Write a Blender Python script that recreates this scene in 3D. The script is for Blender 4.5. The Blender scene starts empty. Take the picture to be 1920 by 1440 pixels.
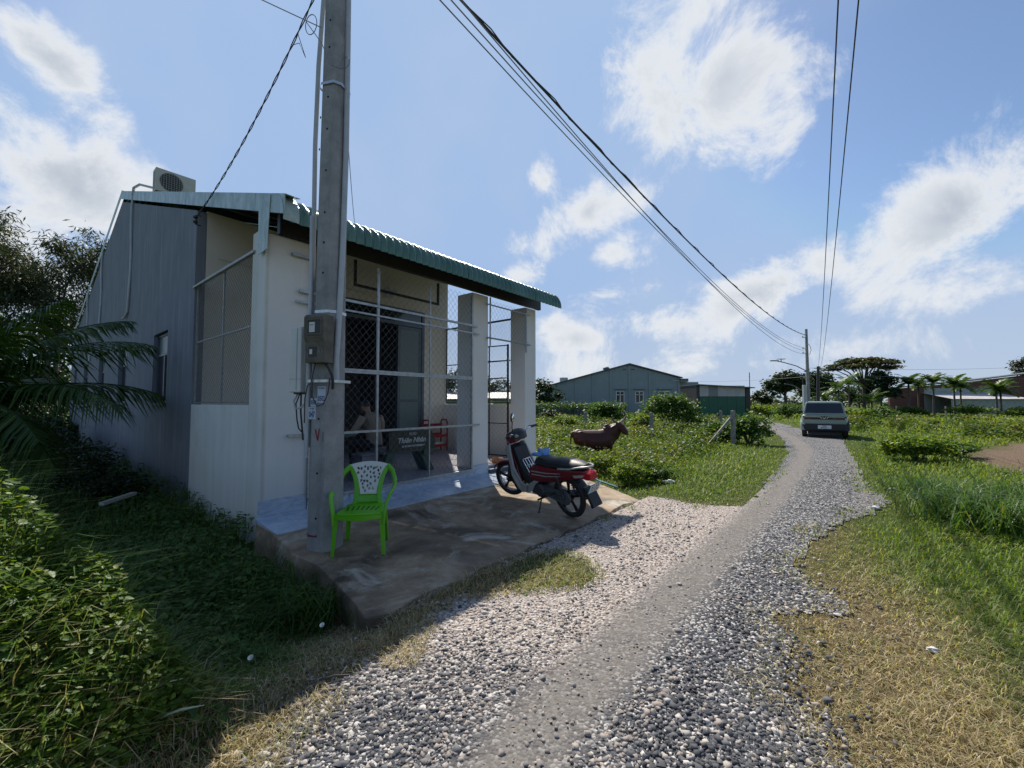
import bpy, bmesh, math, random
import numpy as np
from mathutils import Vector, Matrix, Euler

random.seed(7); RNG = np.random.default_rng(7)
R = math.radians
SC = bpy.context.scene
COL = SC.collection

# ------------------------------------------------------------------ camera
FPX, CAMH, PITCH = 780.0, 1.5, R(2.5)
cam_d = bpy.data.cameras.new("camera")
cam = bpy.data.objects.new("camera", cam_d); COL.objects.link(cam)
cam.location = (0, 0, CAMH); cam.rotation_euler = (R(90) + PITCH, 0, 0)
cam_d.sensor_width = 36; cam_d.lens = FPX / 1920 * 36
cam_d.clip_start = 0.05; cam_d.clip_end = 3000
SC.camera = cam

# ------------------------------------------------------------------ exposure, sky, sun
SC.view_settings.view_transform = 'Standard'; SC.view_settings.look = 'None'
SC.view_settings.gamma = 1.0; SC.view_settings.exposure = 0.6
SUN_EL, SUN_AZ = R(47), R(-11)          # azimuth measured from +Y towards +X
sund = Vector((math.sin(SUN_AZ)*math.cos(SUN_EL), math.cos(SUN_AZ)*math.cos(SUN_EL), math.sin(SUN_EL)))
sl = bpy.data.lights.new("sun", 'SUN'); sl.energy = 4.6; sl.angle = R(0.6); sl.color = (1.0, 0.93, 0.82)
sun = bpy.data.objects.new("sun", sl); COL.objects.link(sun)
sun.rotation_euler = (-sund).to_track_quat('-Z', 'Y').to_euler(); sun.location = (0, 0, 60)

W = bpy.data.worlds.new("World"); SC.world = W; W.use_nodes = True
def build_sky():
    nt = W.node_tree; N = nt.nodes; L = nt.links; N.clear()
    out = N.new('ShaderNodeOutputWorld'); bg = N.new('ShaderNodeBackground')
    sky = N.new('ShaderNodeTexSky'); sky.sky_type = 'NISHITA'; sky.sun_disc = False
    sky.sun_elevation = SUN_EL; sky.sun_rotation = SUN_AZ
    sky.air_density = 1.0; sky.dust_density = 0.9; sky.ozone_density = 1.6
    tc = N.new('ShaderNodeTexCoord')
    def vm(op, a, b=None, out=0):
        n = N.new('ShaderNodeVectorMath'); n.operation = op
        for i, s in enumerate((a, b)):
            if s is None: continue
            if hasattr(s, 'is_linked'): L.new(s, n.inputs[i])
            else: n.inputs[i].default_value = s
        return n.outputs[out]
    def mt(op, a, b=None, c=None, clamp=False):
        n = N.new('ShaderNodeMath'); n.operation = op; n.use_clamp = clamp
        for i, s in enumerate((a, b, c)):
            if s is None: continue
            if hasattr(s, 'is_linked'): L.new(s, n.inputs[i])
            else: n.inputs[i].default_value = s
        return n.outputs[0]
    def sm(x, lo, hi):
        n = N.new('ShaderNodeMapRange'); n.interpolation_type = 'SMOOTHSTEP'
        L.new(x, n.inputs[0]); n.inputs[1].default_value = lo; n.inputs[2].default_value = hi
        return n.outputs[0]
    d = tc.outputs['Generated']
    sep = N.new('ShaderNodeSeparateXYZ'); L.new(d, sep.inputs[0]); dz = sep.outputs[2]
    def noise(vec, scale, detail=8, rough=0.58, dist=0.0):
        n = N.new('ShaderNodeTexNoise'); n.inputs['Scale'].default_value = scale
        n.inputs['Detail'].default_value = detail; n.inputs['Roughness'].default_value = rough
        n.inputs['Distortion'].default_value = dist
        L.new(vec, n.inputs['Vector']); return n.outputs[0]
    # cumulus seen in the photograph given by direction (azimuth, elevation) and angular size, in degrees
    CL = [(28.3, 35.5, 13, 8.5, -8, 1.0), (19.5, 38.5, 6, 6.5, 10, .75), (34.0, 29.0, 6, 5, 0, .8), (25.8, 41.5, 7, 4.5, 25, .8),
          (10.5, 24.5, 7.5, 4.6, 25, .95), (4.8, 28.5, 3.4, 3.2, 20, .7), (3.0, 21.5, 6, 3.2, 0, .7), (14.0, 19.5, 6.5, 3.5, 0, .75),
          (16.5, 25.5, 5, 3.2, 25, .65), (1.5, 17.0, 4.4, 2.8, 0, .9), (14.5, 14.5, 9, 3.0, 0, .7), (20, 10.0, 14, 3.4, 0, .85),
          (32.5, 13.5, 9.5, 4.0, 12, .95), (28, 11, 8, 3, 0, .8), (46.8, 18.0, 9, 5.5, 38, 1.0), (44, 11, 12, 5, 0, .75), (40, 6, 16, 5, 0, .6),
          (9, 8.5, 10, 3.5, 0, .85), (5.5, 10.5, 4, 3.5, 0, .9), (13, 5, 16, 4, 0, .7),
          (-46.8, 19.5, 8.5, 5.5, -25, 1.0), (-49, 29, 6.5, 3.2, -38, .8), (-50, 12, 12, 7, 0, .75), (-41.0, 20.5, 5, 4, 0, .8), (-52, 24, 6, 3, -35, .6),
          (-35, 21, 4, 3, 0, .5), (-44, 13, 10, 5, 0, .7)]
    best = None
    for az, el, w, h, tilt, st in CL:
        a, e = R(az), R(el)
        c = Vector((math.sin(a)*math.cos(e), math.cos(a)*math.cos(e), math.sin(e)))
        r0 = Vector((math.cos(a), -math.sin(a), 0)); u0 = r0.cross(c); t = R(tilt)
        rr = r0*math.cos(t) + u0*math.sin(t); uu = u0*math.cos(t) - r0*math.sin(t)
        mp = N.new('ShaderNodeMapping'); mp.vector_type = 'TEXTURE'; L.new(d, mp.inputs[0])
        mp.inputs['Location'].default_value = c; mp.inputs['Rotation'].default_value = Matrix((rr, uu, rr.cross(uu))).transposed().to_euler()
        mp.inputs['Scale'].default_value = (math.sin(R(w))/.72, math.sin(R(h))/.72, .5)
        m = mt('MULTIPLY_ADD', vm('LENGTH', mp.outputs[0], None, 1), -st, st)
        best = m if best is None else mt('SMOOTH_MAX', best, m, 0.22)
    best = mt('MAXIMUM', best, 0.0)
    n1 = noise(d, 5.5, 7, 0.68, 0.35); n2 = noise(d, 2.3, 3, 0.6)
    # elsewhere in the sky the same kind of cloud goes on by noise alone
    field = mt('MULTIPLY', sm(n2, 0.52, 0.78), 0.45)
    front = sm(sep.outputs[1], 0.05, 0.5)
    field = mt('MULTIPLY', field, mt('SUBTRACT', 1.0, mt('MULTIPLY', front, 0.75)))
    dens = mt('ADD', mt('MULTIPLY', mt('ADD', best, field), 1.0), mt('MULTIPLY', mt('SUBTRACT', n1, 0.5), 2.1))
    alpha = mt('MULTIPLY', sm(dens, 0.34, 0.78), sm(mt('ADD', best, field), 0.03, 0.35))
    # thin veil
    veil = mt('MULTIPLY', sm(n2, 0.4, 0.75), 0.26)
    # shading of the clouds: dense cores slightly greyer than the rims that face the sun
    core = sm(dens, 0.62, 1.25)
    nsh = noise(vm('ADD', d, tuple(sund*0.035)), 5.5, 3, 0.6, 0.3)
    lit = mt('ADD', 0.5, mt('MULTIPLY', mt('SUBTRACT', n1, nsh), 3.0))
    cc = N.new('ShaderNodeMixRGB'); cc.inputs[1].default_value = (5.5, 5.65, 5.85, 1); cc.inputs[2].default_value = (2.9, 3.25, 3.75, 1)
    L.new(mt('MULTIPLY', core, mt('SUBTRACT', 1.25, lit), clamp=True), cc.inputs[0])
    hz = sm(dz, 0.30, 0.0)
    # a pale humid band towards the horizon
    cap = N.new('ShaderNodeMixRGB'); cap.blend_type = 'DARKEN'; cap.inputs[0].default_value = 1; tint = N.new('ShaderNodeMixRGB'); tint.blend_type = 'MULTIPLY'; tint.inputs[0].default_value = 1; L.new(sky.outputs[0], tint.inputs[1]); tint.inputs[2].default_value = (.80, .87, .93, 1)
    L.new(tint.outputs[0], cap.inputs[1]); cap.inputs[2].default_value = (2.4, 3.4, 5.2, 1)
    base = N.new('ShaderNodeMixRGB'); L.new(mt('MULTIPLY', hz, 0.62), base.inputs[0]); L.new(cap.outputs[0], base.inputs[1]); base.inputs[2].default_value = (3.6, 4.1, 4.7, 1)
    b2 = N.new('ShaderNodeMixRGB'); L.new(veil, b2.inputs[0]); L.new(base.outputs[0], b2.inputs[1]); b2.inputs[2].default_value = (3.6, 4.2, 5.0, 1)
    mx = N.new('ShaderNodeMixRGB'); L.new(mt('MULTIPLY', alpha, 0.93), mx.inputs[0]); L.new(b2.outputs[0], mx.inputs[1]); L.new(cc.outputs[0], mx.inputs[2])
    L.new(mx.outputs[0], bg.inputs[0]); bg.inputs[1].default_value = 0.10
    L.new(bg.outputs[0], out.inputs[0])
build_sky()

SC.cycles.max_bounces = 6; SC.cycles.diffuse_bounces = 3; SC.cycles.glossy_bounces = 2; SC.cycles.transmission_bounces = 3; SC.cycles.caustics_reflective = False; SC.cycles.caustics_refractive = False; SC.cycles.sample_clamp_indirect = 6
# ------------------------------------------------------------------ helpers
def ray(px, py):
    a = ((px-960)/FPX, 1.0, (720-py)/FPX)
    c, s = math.cos(PITCH), math.sin(PITCH)
    return (a[0], c*a[1]-s*a[2], s*a[1]+c*a[2])
def gp(px, py, z=0.0):                      # where a sight line of the survey photo meets height z
    d = ray(px, py); t = (z-CAMH)/d[2]
    return Vector((d[0]*t, d[1]*t, z))
def at(px, py, Y):
    d = ray(px, py); t = Y/d[1]
    return Vector((d[0]*t, Y, CAMH+d[2]*t))
A0 = Vector((-3.07, 5.10, 0)); HANG = R(50.8)
UD = Vector((math.cos(HANG), math.sin(HANG), 0)); VD = Vector((-math.sin(HANG), math.cos(HANG), 0))
def H(u, v, z=0.0): return A0 + UD*u + VD*v + Vector((0, 0, z))
def to_uv(x, y):
    dx, dy = x-A0.x, y-A0.y
    return dx*UD.x+dy*UD.y, dx*VD.x+dy*VD.y

def tag(o, label=None, cat=None, group=None, kind=None):
    if label: o['label'] = label
    if cat: o['category'] = cat
    if group: o['group'] = group
    if kind: o['kind'] = kind
    return o
def empty(name, loc=(0, 0, 0), rz=0.0, label=None, cat=None, group=None):
    o = bpy.data.objects.new(name, None); COL.objects.link(o)
    o.location = loc; o.rotation_euler = (0, 0, rz); o.empty_display_size = 0.1
    return tag(o, label, cat, group)
def link(name, me, parent=None):
    o = bpy.data.objects.new(name, me); COL.objects.link(o)
    if parent is not None: o.parent = parent
    return o

class MB:
    def __init__(s): s.v = []; s.f = []
    def add(s, vs, fs):
        b = len(s.v); s.v += [tuple(p) for p in vs]; s.f += [tuple(i+b for i in f) for f in fs]; return s
    def box(s, x0, x1, y0, y1, z0, z1, M=None):
        vs = [(x0,y0,z0),(x1,y0,z0),(x1,y1,z0),(x0,y1,z0),(x0,y0,z1),(x1,y0,z1),(x1,y1,z1),(x0,y1,z1)]
        if M is not None: vs = [M @ Vector(p) for p in vs]
        return s.add(vs, [(3,2,1,0),(4,5,6,7),(0,1,5,4),(1,2,6,5),(2,3,7,6),(3,0,4,7)])
    def cbox(s, c, sz, M=None):
        return s.box(c[0]-sz[0]/2, c[0]+sz[0]/2, c[1]-sz[1]/2, c[1]+sz[1]/2, c[2]-sz[2]/2, c[2]+sz[2]/2, M)
    def tube(s, pts, r, n=8, cap=True, sq=False, twist=None):
        pts = [Vector(p) for p in pts]; rs = r if hasattr(r, '__len__') else [r]*len(pts)
        rings = []; prev = None
        for i, p in enumerate(pts):
            t = (pts[min(i+1, len(pts)-1)] - pts[max(i-1, 0)])
            if t.length < 1e-9: t = Vector((0, 0, 1))
            t.normalize()
            if prev is None:
                a = Vector((0, 0, 1)) if abs(t.z) < 0.9 else Vector((1, 0, 0))
                nrm = t.cross(a).normalized()
            else:
                nrm = (prev - t*prev.dot(t))
                nrm = nrm.normalized() if nrm.length > 1e-6 else t.orthogonal().normalized()
            prev = nrm; bn = t.cross(nrm)
            off = math.pi/4 if sq else 0
            k = rs[i]
            kx, ky = (k if hasattr(k, '__len__') else (k, k))
            rings.append([p + nrm*math.cos(off+2*math.pi*j/n)*kx + bn*math.sin(off+2*math.pi*j/n)*ky for j in range(n)])
        return s.loft(rings, cap)
    def loft(s, rings, cap=True, closed=True):
        n = len(rings[0]); b = len(s.v)
        for rg in rings: s.v += [tuple(p) for p in rg]
        for i in range(len(rings)-1):
            for j in range(n if closed else n-1):
                k = (j+1) % n
                s.f.append((b+i*n+j, b+i*n+k, b+(i+1)*n+k, b+(i+1)*n+j))
        if cap and closed:
            s.f.append(tuple(b+j for j in reversed(range(n)))); s.f.append(tuple(b+(len(rings)-1)*n+j for j in range(n)))
        return s
    def prism(s, poly, a0, a1, plane='xz'):
        """closed 2D outline extruded along the third axis"""
        def P(p, a):
            return {'xz': (p[0], a, p[1]), 'xy': (p[0], p[1], a), 'yz': (a, p[0], p[1])}[plane]
        n = len(poly); b = len(s.v)
        s.v += [P(p, a0) for p in poly] + [P(p, a1) for p in poly]
        s.f.append(tuple(b+i for i in range(n))); s.f.append(tuple(b+n+i for i in reversed(range(n))))
        for i in range(n):
            k = (i+1) % n; s.f.append((b+k, b+i, b+n+i, b+n+k))
        return s
    def lathe(s, prof, n=24, M=None, cap=False):
        b = len(s.v); m = len(prof)
        for j in range(n):
            a = 2*math.pi*j/n
            for r, z in prof:
                p = Vector((r*math.cos(a), r*math.sin(a), z)); s.v.append(tuple(M @ p if M is not None else p))
        for j in range(n):
            k = (j+1) % n
            for i in range(m-1): s.f.append((b+j*m+i, b+k*m+i, b+k*m+i+1, b+j*m+i+1))
        return s
    def ell(s, c, r, M=None, n=12, m=8):
        b = len(s.v)
        for i in range(m+1):
            th = math.pi*i/m
            for j in range(n):
                ph = 2*math.pi*j/n
                p = Vector((c[0]+r[0]*math.sin(th)*math.cos(ph), c[1]+r[1]*math.sin(th)*math.sin(ph), c[2]+r[2]*math.cos(th)))
                s.v.append(tuple(M @ p if M is not None else p))
        for i in range(m):
            for j in range(n):
                k = (j+1) % n; s.f.append((b+i*n+j, b+(i+1)*n+j, b+(i+1)*n+k, b+i*n+k))
        return s
    def xf(s, M, start=0):
        for i in range(start, len(s.v)): s.v[i] = tuple(M @ Vector(s.v[i]))
        return s
    def mesh(s, name, mat, smooth=False, fix=True):
        me = bpy.data.meshes.new(name); me.from_pydata(s.v, [], s.f); me.update()
        if fix:
            bm = bmesh.new(); bm.from_mesh(me)
            bmesh.ops.remove_doubles(bm, verts=bm.verts, dist=1e-5) if smooth else None
            bmesh.ops.recalc_face_normals(bm, faces=bm.faces); bm.to_mesh(me); bm.free()
        if mat is not None: me.materials.append(mat)
        if smooth: me.polygons.foreach_set('use_smooth', [True]*len(me.polygons))
        return me
    def build(s, name, mat, parent=None, smooth=False, bevel=0, seg=2, sub=0, loc=None, rot=None):
        o = link(name, s.mesh(name, mat, smooth), parent)
        if loc is not None: o.location = loc
        if rot is not None: o.rotation_euler = rot
        if sub:
            m = o.modifiers.new('sub', 'SUBSURF'); m.levels = sub; m.render_levels = sub
        if bevel:
            m = o.modifiers.new('bev', 'BEVEL'); m.width = bevel; m.segments = seg; m.limit_method = 'ANGLE'; m.angle_limit = R(40)
        if smooth and not sub:
            try: o.data.set_sharp_from_angle(angle=R(38))
            except Exception: pass
        return o

def copy_tree(o, parent=None):
    c = o.copy(); COL.objects.link(c); c.parent = parent
    for ch in [x for x in COL.objects if x.parent == o]: copy_tree(ch, c)
    return c

def npmesh(name, V, F, mat, parent=None, attrs=None, smooth=False):
    """V (n,3) float, F (m,k) int of constant k; attrs {name: per-vertex float array}"""
    me = bpy.data.meshes.new(name); V = np.ascontiguousarray(V, dtype=np.float32); F = np.ascontiguousarray(F, dtype=np.int32)
    m, k = F.shape
    me.vertices.add(len(V)); me.vertices.foreach_set('co', V.ravel())
    me.loops.add(m*k); me.loops.foreach_set('vertex_index', F.ravel())
    me.polygons.add(m); me.polygons.foreach_set('loop_start', np.arange(0, m*k, k, dtype=np.int32))
    if smooth: me.polygons.foreach_set('use_smooth', np.ones(m, dtype=bool))
    for a, arr in (attrs or {}).items():
        at_ = me.attributes.new(a, 'FLOAT', 'POINT'); at_.data.foreach_set('value', np.ascontiguousarray(arr, dtype=np.float32))
    me.update(calc_edges=True); me.validate()
    if mat is not None: me.materials.append(mat)
    return link(name, me, parent)

# ------------------------------------------------------------------ materials
MATS = {}
def NT(name):
    m = bpy.data.materials.new(name); m.use_nodes = True; MATS[name] = m
    nt = m.node_tree; return m, nt, nt.nodes, nt.links, nt.nodes['Principled BSDF']
def lin(c):
    return tuple(((x/255)/12.92 if x/255 <= .04045 else ((x/255+.055)/1.055)**2.4) for x in c)
def nnoise(N, L, vec, scale, detail=5, rough=.55, dist=0):
    n = N.new('ShaderNodeTexNoise'); n.inputs['Scale'].default_value = scale; n.inputs['Detail'].default_value = detail
    n.inputs['Roughness'].default_value = rough; n.inputs['Distortion'].default_value = dist
    if vec is not None: L.new(vec, n.inputs['Vector'])
    return n.outputs[0]
def nramp(N, L, fac, stops):
    r = N.new('ShaderNodeValToRGB'); L.new(fac, r.inputs[0]); el = r.color_ramp.elements
    while len(el) < len(stops): el.new(.5)
    for e, (p, c) in zip(el, stops): e.position = p; e.color = (*c, 1) if len(c) == 3 else c
    return r.outputs[0]
def nmix(N, L, fac, a, b, mode='MIX'):
    n = N.new('ShaderNodeMixRGB'); n.blend_type = mode
    for i, s in enumerate((fac, a, b)):
        if hasattr(s, 'is_linked'): L.new(s, n.inputs[i])
        elif i == 0: n.inputs[0].default_value = s
        else: n.inputs[i].default_value = (*s, 1)
    return n.outputs[0]
def nmath(N, L, op, a, b=None, clamp=False):
    n = N.new('ShaderNodeMath'); n.operation = op; n.use_clamp = clamp
    for i, s in enumerate((a, b)):
        if s is None: continue
        if hasattr(s, 'is_linked'): L.new(s, n.inputs[i])
        else: n.inputs[i].default_value = s
    return n.outputs[0]
def nbump(N, L, h, strength, dist, bs):
    b = N.new('ShaderNodeBump'); b.inputs['Strength'].default_value = strength; b.inputs['Distance'].default_value = dist
    L.new(h, b.inputs['Height']); L.new(b.outputs[0], bs.inputs['Normal'])
def mat(name, c1, c2=None, rough=.6, metal=0, scale=8, bump=0, bscale=40, bdist=.01, spec=.5, coat=0, obj=True, stops=None, stretch=None):
    """plain surface with soft mottling between c1 and c2, optional fine relief"""
    m, nt, N, L, bs = NT(name)
    bs.inputs['Roughness'].default_value = rough; bs.inputs['Metallic'].default_value = metal
    bs.inputs['Specular IOR Level'].default_value = spec; bs.inputs['Coat Weight'].default_value = coat
    if c2 is None: c2 = tuple(x*.82 for x in c1)
    tc = N.new('ShaderNodeTexCoord'); vec = tc.outputs['Object']
    if stretch:
        mp = N.new('ShaderNodeMapping'); mp.inputs['Scale'].default_value = stretch; L.new(vec, mp.inputs[0]); vec = mp.outputs[0]
    n = nnoise(N, L, vec, scale, 6, .6)
    L.new(nramp(N, L, n, stops or [(.3, c2), (.7, c1)]), bs.inputs['Base Color'])
    rr = N.new('ShaderNodeMapRange'); L.new(n, rr.inputs[0]); rr.inputs[3].default_value = min(1, rough+.08); rr.inputs[4].default_value = max(.03, rough-.06)
    L.new(rr.outputs[0], bs.inputs['Roughness'])
    if bump: nbump(N, L, nnoise(N, L, vec, bscale, 4, .6), bump, bdist, bs)
    return m
def leafmat(name, stops, trans=.45, rough=.5, dry=None, attr='rnd', spec=.3):
    """foliage: colour picked per leaf, light passes through"""
    m, nt, N, L, bs = NT(name)
    at_ = N.new('ShaderNodeAttribute'); at_.attribute_name = attr
    c = nramp(N, L, at_.outputs['Fac'], stops)
    if dry:
        ad = N.new('ShaderNodeAttribute'); ad.attribute_name = 'dry'
        c = nmix(N, L, ad.outputs['Fac'], c, nramp(N, L, at_.outputs['Fac'], dry))
    L.new(c, bs.inputs['Base Color']); bs.inputs['Roughness'].default_value = rough; bs.inputs['Specular IOR Level'].default_value = spec
    tr = N.new('ShaderNodeBsdfTranslucent'); tcol = nmix(N, L, 1.0, c, (1.35, 1.25, .55), 'MULTIPLY'); L.new(tcol, tr.inputs[0])
    mx = N.new('ShaderNodeMixShader'); mx.inputs[0].default_value = trans
    L.new(bs.outputs[0], mx.inputs[1]); L.new(tr.outputs[0], mx.inputs[2])
    L.new(mx.outputs[0], N['Material Output'].inputs[0]); return m
def text(name, s, size, mat_, parent, loc, rot, ext=.001, align='CENTER', shear=0, bold=0):
    if s[0] == '~':          # characters too blurred to read: short strokes of the same size
        rg = random.Random(s); n = int(s[1:]); b = MB(); st = size*.55
        for i in range(n):
            x = (i-n/2)*st; h = size*rg.uniform(.55, .7)
            b.box(x, x+st*.22, -h/2, h/2, 0, ext); b.box(x+st*.25, x+st*.75, h*rg.uniform(-.5, .3), h*.42, 0, ext)
        o = b.build(name, mat_, parent); o.location = loc; o.rotation_euler = rot; return o
    cu = bpy.data.curves.new(name, 'FONT'); cu.body = s; cu.size = size; cu.extrude = ext; cu.align_x = align; cu.align_y = 'CENTER'; cu.shear = shear; cu.offset = bold
    cu.resolution_u = 2
    tmp = bpy.data.objects.new(name, cu); me = bpy.data.meshes.new_from_object(tmp)
    bpy.data.objects.remove(tmp); bpy.data.curves.remove(cu)
    me.materials.clear(); me.materials.append(mat_)
    o = link(name, me, parent); o.location = loc; o.rotation_euler = rot; return o
# ================================================================== ground, road, forecourt
def sstep(x, a, b):
    t = np.clip((x-a)/(b-a), 0, 1); return t*t*(3-2*t)
_ph = np.random.default_rng(3).uniform(0, 6.28, (8, 2)); _dr = np.random.default_rng(4).normal(size=(8, 2))
def wob(x, y, f=1.0):
    s = 0
    for i in range(8):
        k = f*(0.5+0.45*i); s = s + np.sin((x*_dr[i, 0]+y*_dr[i, 1])*k+_ph[i, 0])*np.cos((y*_dr[i, 0]-x*_dr[i, 1])*k*.7+_ph[i, 1])/(1+i*.5)
    return s/2.2
def uvn(x, y):
    dx, dy = x-A0.x, y-A0.y
    return dx*UD.x+dy*UD.y, dx*VD.x+dy*VD.y
def hz(x, y):
    x = np.asarray(x, float); y = np.asarray(y, float)
    u, v = uvn(x, y)
    z = -0.08 + 0*x
    left = sstep(u, 0.25, -0.35)*sstep(v, -3.3, -1.9)
    z = z - 0.34*left
    z = z - 0.10*sstep(u, 5.6, 7.5)*sstep(v, -2.4, -0.5)
    # bank of spoil along the near left
    z = z + 0.22*np.exp(-(((x+2.75)/.95)**2+((y-1.95)/.75)**2)) + 0.30*np.exp(-(((x+4.3)/1.2)**2+((y-2.6)/1.1)**2))
    r = np.sqrt(x*x+y*y)
    z = z + wob(x, y, .8)*np.clip(.012+.0012*r, 0, .05)
    z = z + 0.35*sstep(r, 60, 220)*wob(x*.02, y*.02, 1.0)
    under = (u > -.25) & (u < 6.2) & (v > -2.9) & (v < 23)
    return np.where(under, np.minimum(z, -.16), z)
def poly(pts): return np.array([tuple(p)[:2] for p in pts])
def inside(P, x, y):
    x = np.asarray(x); y = np.asarray(y); c = np.zeros(x.shape, bool); n = len(P)
    for i in range(n):
        x0, y0 = P[i]; x1, y1 = P[(i+1) % n]
        cond = ((y0 > y) != (y1 > y))
        with np.errstate(divide='ignore', invalid='ignore'):
            xi = (x1-x0)*(y-y0)/((y1-y0) if y1 != y0 else 1e-9)+x0
        c ^= cond & (x < xi)
    return c
def pdist(P, x, y, closed=True):
    d = np.full(np.shape(x), 1e9); n = len(P)
    for i in range(n if closed else n-1):
        a = P[i]; b = P[(i+1) % n]; ab = b-a; L2 = max(ab @ ab, 1e-9)
        t = np.clip(((x-a[0])*ab[0]+(y-a[1])*ab[1])/L2, 0, 1)
        d = np.minimum(d, np.hypot(x-a[0]-t*ab[0], y-a[1]-t*ab[1]))
    return d
def sdf(P, x, y):
    d = pdist(P, x, y); return np.where(inside(P, x, y), -d, d)
GZ = -0.07
ROAD = poly([(-2.2, -3), (-1.45, .6)] + [gp(a, b, GZ) for a, b in
  [(470,1440),(590,1290),(690,1235),(735,1150),(700,1138),(870,1062),(1010,1000),(1200,930),(1245,935),(1290,945),(1390,950),(1430,910),(1455,880),(1478,850),
   (1472,826),(1442,805),(1418,793),(1395,786),(1350,783),(1350,779),(1402,780),(1440,787),(1500,804),(1580,821),(1595,850),(1605,870),(1622,910),(1670,940),(1640,965),(1565,985),(1535,1010),
   (1500,1035),(1490,1070),(1530,1098),(1600,1135),(1605,1152),(1500,1142),(1445,1160),(1490,1205),(1475,1262),(1440,1300),(1520,1345),(1560,1440)]] + [(1.35, .4), (1.5, -3)])
PATCH = poly([gp(a, b, GZ) for a, b in [(640,1262),(760,1205),(850,1122),(960,1118),(1080,1106),(1138,1085),(1112,1058),(1062,1034),(985,1040),(880,1075),(770,1130),(700,1150),(640,1200)]])
TRACK = poly([gp(a, b, GZ) for a, b in [(870,1560),(1000,1385),(1130,1250),(1290,1090),(1380,1000),(1450,930),(1500,870),(1512,845),(1490,824),(1440,798),(1400,784)]])
def noise_edge(x, y): return wob(x*3.1, y*3.1, 1.3)*.07 + wob(x*9, y*9, 1.7)*.035
def road_sd(x, y): return sdf(ROAD, x, y) + noise_edge(x, y)
def patch_sd(x, y): return sdf(PATCH, x, y) + noise_edge(x, y)
def track_d(x, y): return pdist(TRACK, x, y, False)
def lightz(x, y):
    """pale limestone chippings spread before the house"""
    u, v = uvn(x, y)
    # signed side of the track: nearer the house than the track
    tv = np.interp(u, *np.array(sorted([uvn(*p) for p in TRACK])).T)
    s = sstep(v-tv, .0, .35)*sstep(u, -1.5, .3)*sstep(u, 7.2, 5.8)*np.clip((np.hypot(x, y)-2.0)/.9, 0, 1)
    return s

def graded(a, b, step0, g):
    p = [0.0]; s = step0
    while p[-1] < b: p.append(p[-1]+s); s *= g
    q = [0.0]; s = step0
    while q[-1] > a: q.append(q[-1]-s); s *= g
    return np.array(sorted(set(q+p)))

def mat_ground():
    m, nt, N, L, bs = NT('soil_and_turf')
    tc = N.new('ShaderNodeNewGeometry'); p = tc.outputs['Position']
    a1 = N.new('ShaderNodeAttribute'); a1.attribute_name = 'dry'
    n1 = nnoise(N, L, p, .9, 8, .65); n2 = nnoise(N, L, p, 14, 6, .65); n3 = nnoise(N, L, p, 70, 3, .6)
    g = nramp(N, L, n2, [(.25, (.030, .045, .010)), (.5, (.060, .088, .018)), (.75, (.095, .115, .03))])
    dcol = nramp(N, L, n2, [(.25, (.07, .055, .03)), (.55, (.17, .13, .07)), (.8, (.26, .2, .11))])
    soil = nramp(N, L, n3, [(.3, (.11, .075, .05)), (.7, (.25, .18, .13))])
    c = nmix(N, L, a1.outputs['Fac'], g, dcol)
    a2 = N.new('ShaderNodeAttribute'); a2.attribute_name = 'bare'
    c = nmix(N, L, a2.outputs['Fac'], c, soil)
    L.new(c, bs.inputs['Base Color']); bs.inputs['Roughness'].default_value = 1; bs.inputs['Specular IOR Level'].default_value = .1
    nbump(N, L, nmix(N, L, .5, n2, n3), 1.0, .06, bs); return m
def mat_gravel():
    m, nt, N, L, bs = NT('crushed_gravel')
    p = N.new('ShaderNodeNewGeometry').outputs['Position']
    al = N.new('ShaderNodeAttribute'); al.attribute_name = 'light'; ad = N.new('ShaderNodeAttribute'); ad.attribute_name = 'dust'
    vo = N.new('ShaderNodeTexVoronoi'); vo.inputs['Scale'].default_value = 62; L.new(p, vo.inputs['Vector'])
    vo2 = N.new('ShaderNodeTexVoronoi'); vo2.inputs['Scale'].default_value = 34; L.new(p, vo2.inputs['Vector'])
    sp = N.new('ShaderNodeSeparateXYZ'); L.new(vo.outputs['Color'], sp.inputs[0])
    dark = nramp(N, L, sp.outputs[0], [(0, (.035, .038, .045)), (.55, (.075, .08, .092)), (.72, (.12, .12, .128)), (.80, (.34, .33, .32)), (1, (.5, .48, .46))])
    pale = nramp(N, L, sp.outputs[0], [(0, (.14, .115, .10)), (.2, (.28, .235, .21)), (.6, (.40, .345, .31)), (1, (.54, .49, .45))])
    n1 = nnoise(N, L, p, 2.2, 6, .6)
    lf = nmath(N, L, 'ADD', al.outputs['Fac'], nmath(N, L, 'MULTIPLY', nmath(N, L, 'SUBTRACT', n1, .5), .5), True)
    c = nmix(N, L, lf, dark, pale)
    dust = nramp(N, L, nnoise(N, L, p, 45, 5, .7), [(.3, (.125, .115, .105)), (.7, (.225, .205, .185))])
    df = nmath(N, L, 'MULTIPLY', ad.outputs['Fac'], nramp(N, L, nnoise(N, L, p, 9, 6, .7), [(.25, (.45,)*3), (.6, (1,)*3)]), True)
    c = nmix(N, L, df, c, dust)
    L.new(c, bs.inputs['Base Color']); bs.inputs['Roughness'].default_value = .95; bs.inputs['Specular IOR Level'].default_value = .15
    hh = nmath(N, L, 'ADD', vo.outputs['Distance'], vo2.outputs['Distance'])
    b = N.new('ShaderNodeBump'); b.inputs['Distance'].default_value = .012; L.new(hh, b.inputs['Height'])
    L.new(nmath(N, L, 'SUBTRACT', 1.0, nmath(N, L, 'MULTIPLY', df, .75)), b.inputs['Strength']); b.invert = True
    L.new(b.outputs[0], bs.inputs['Normal']); return m

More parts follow.
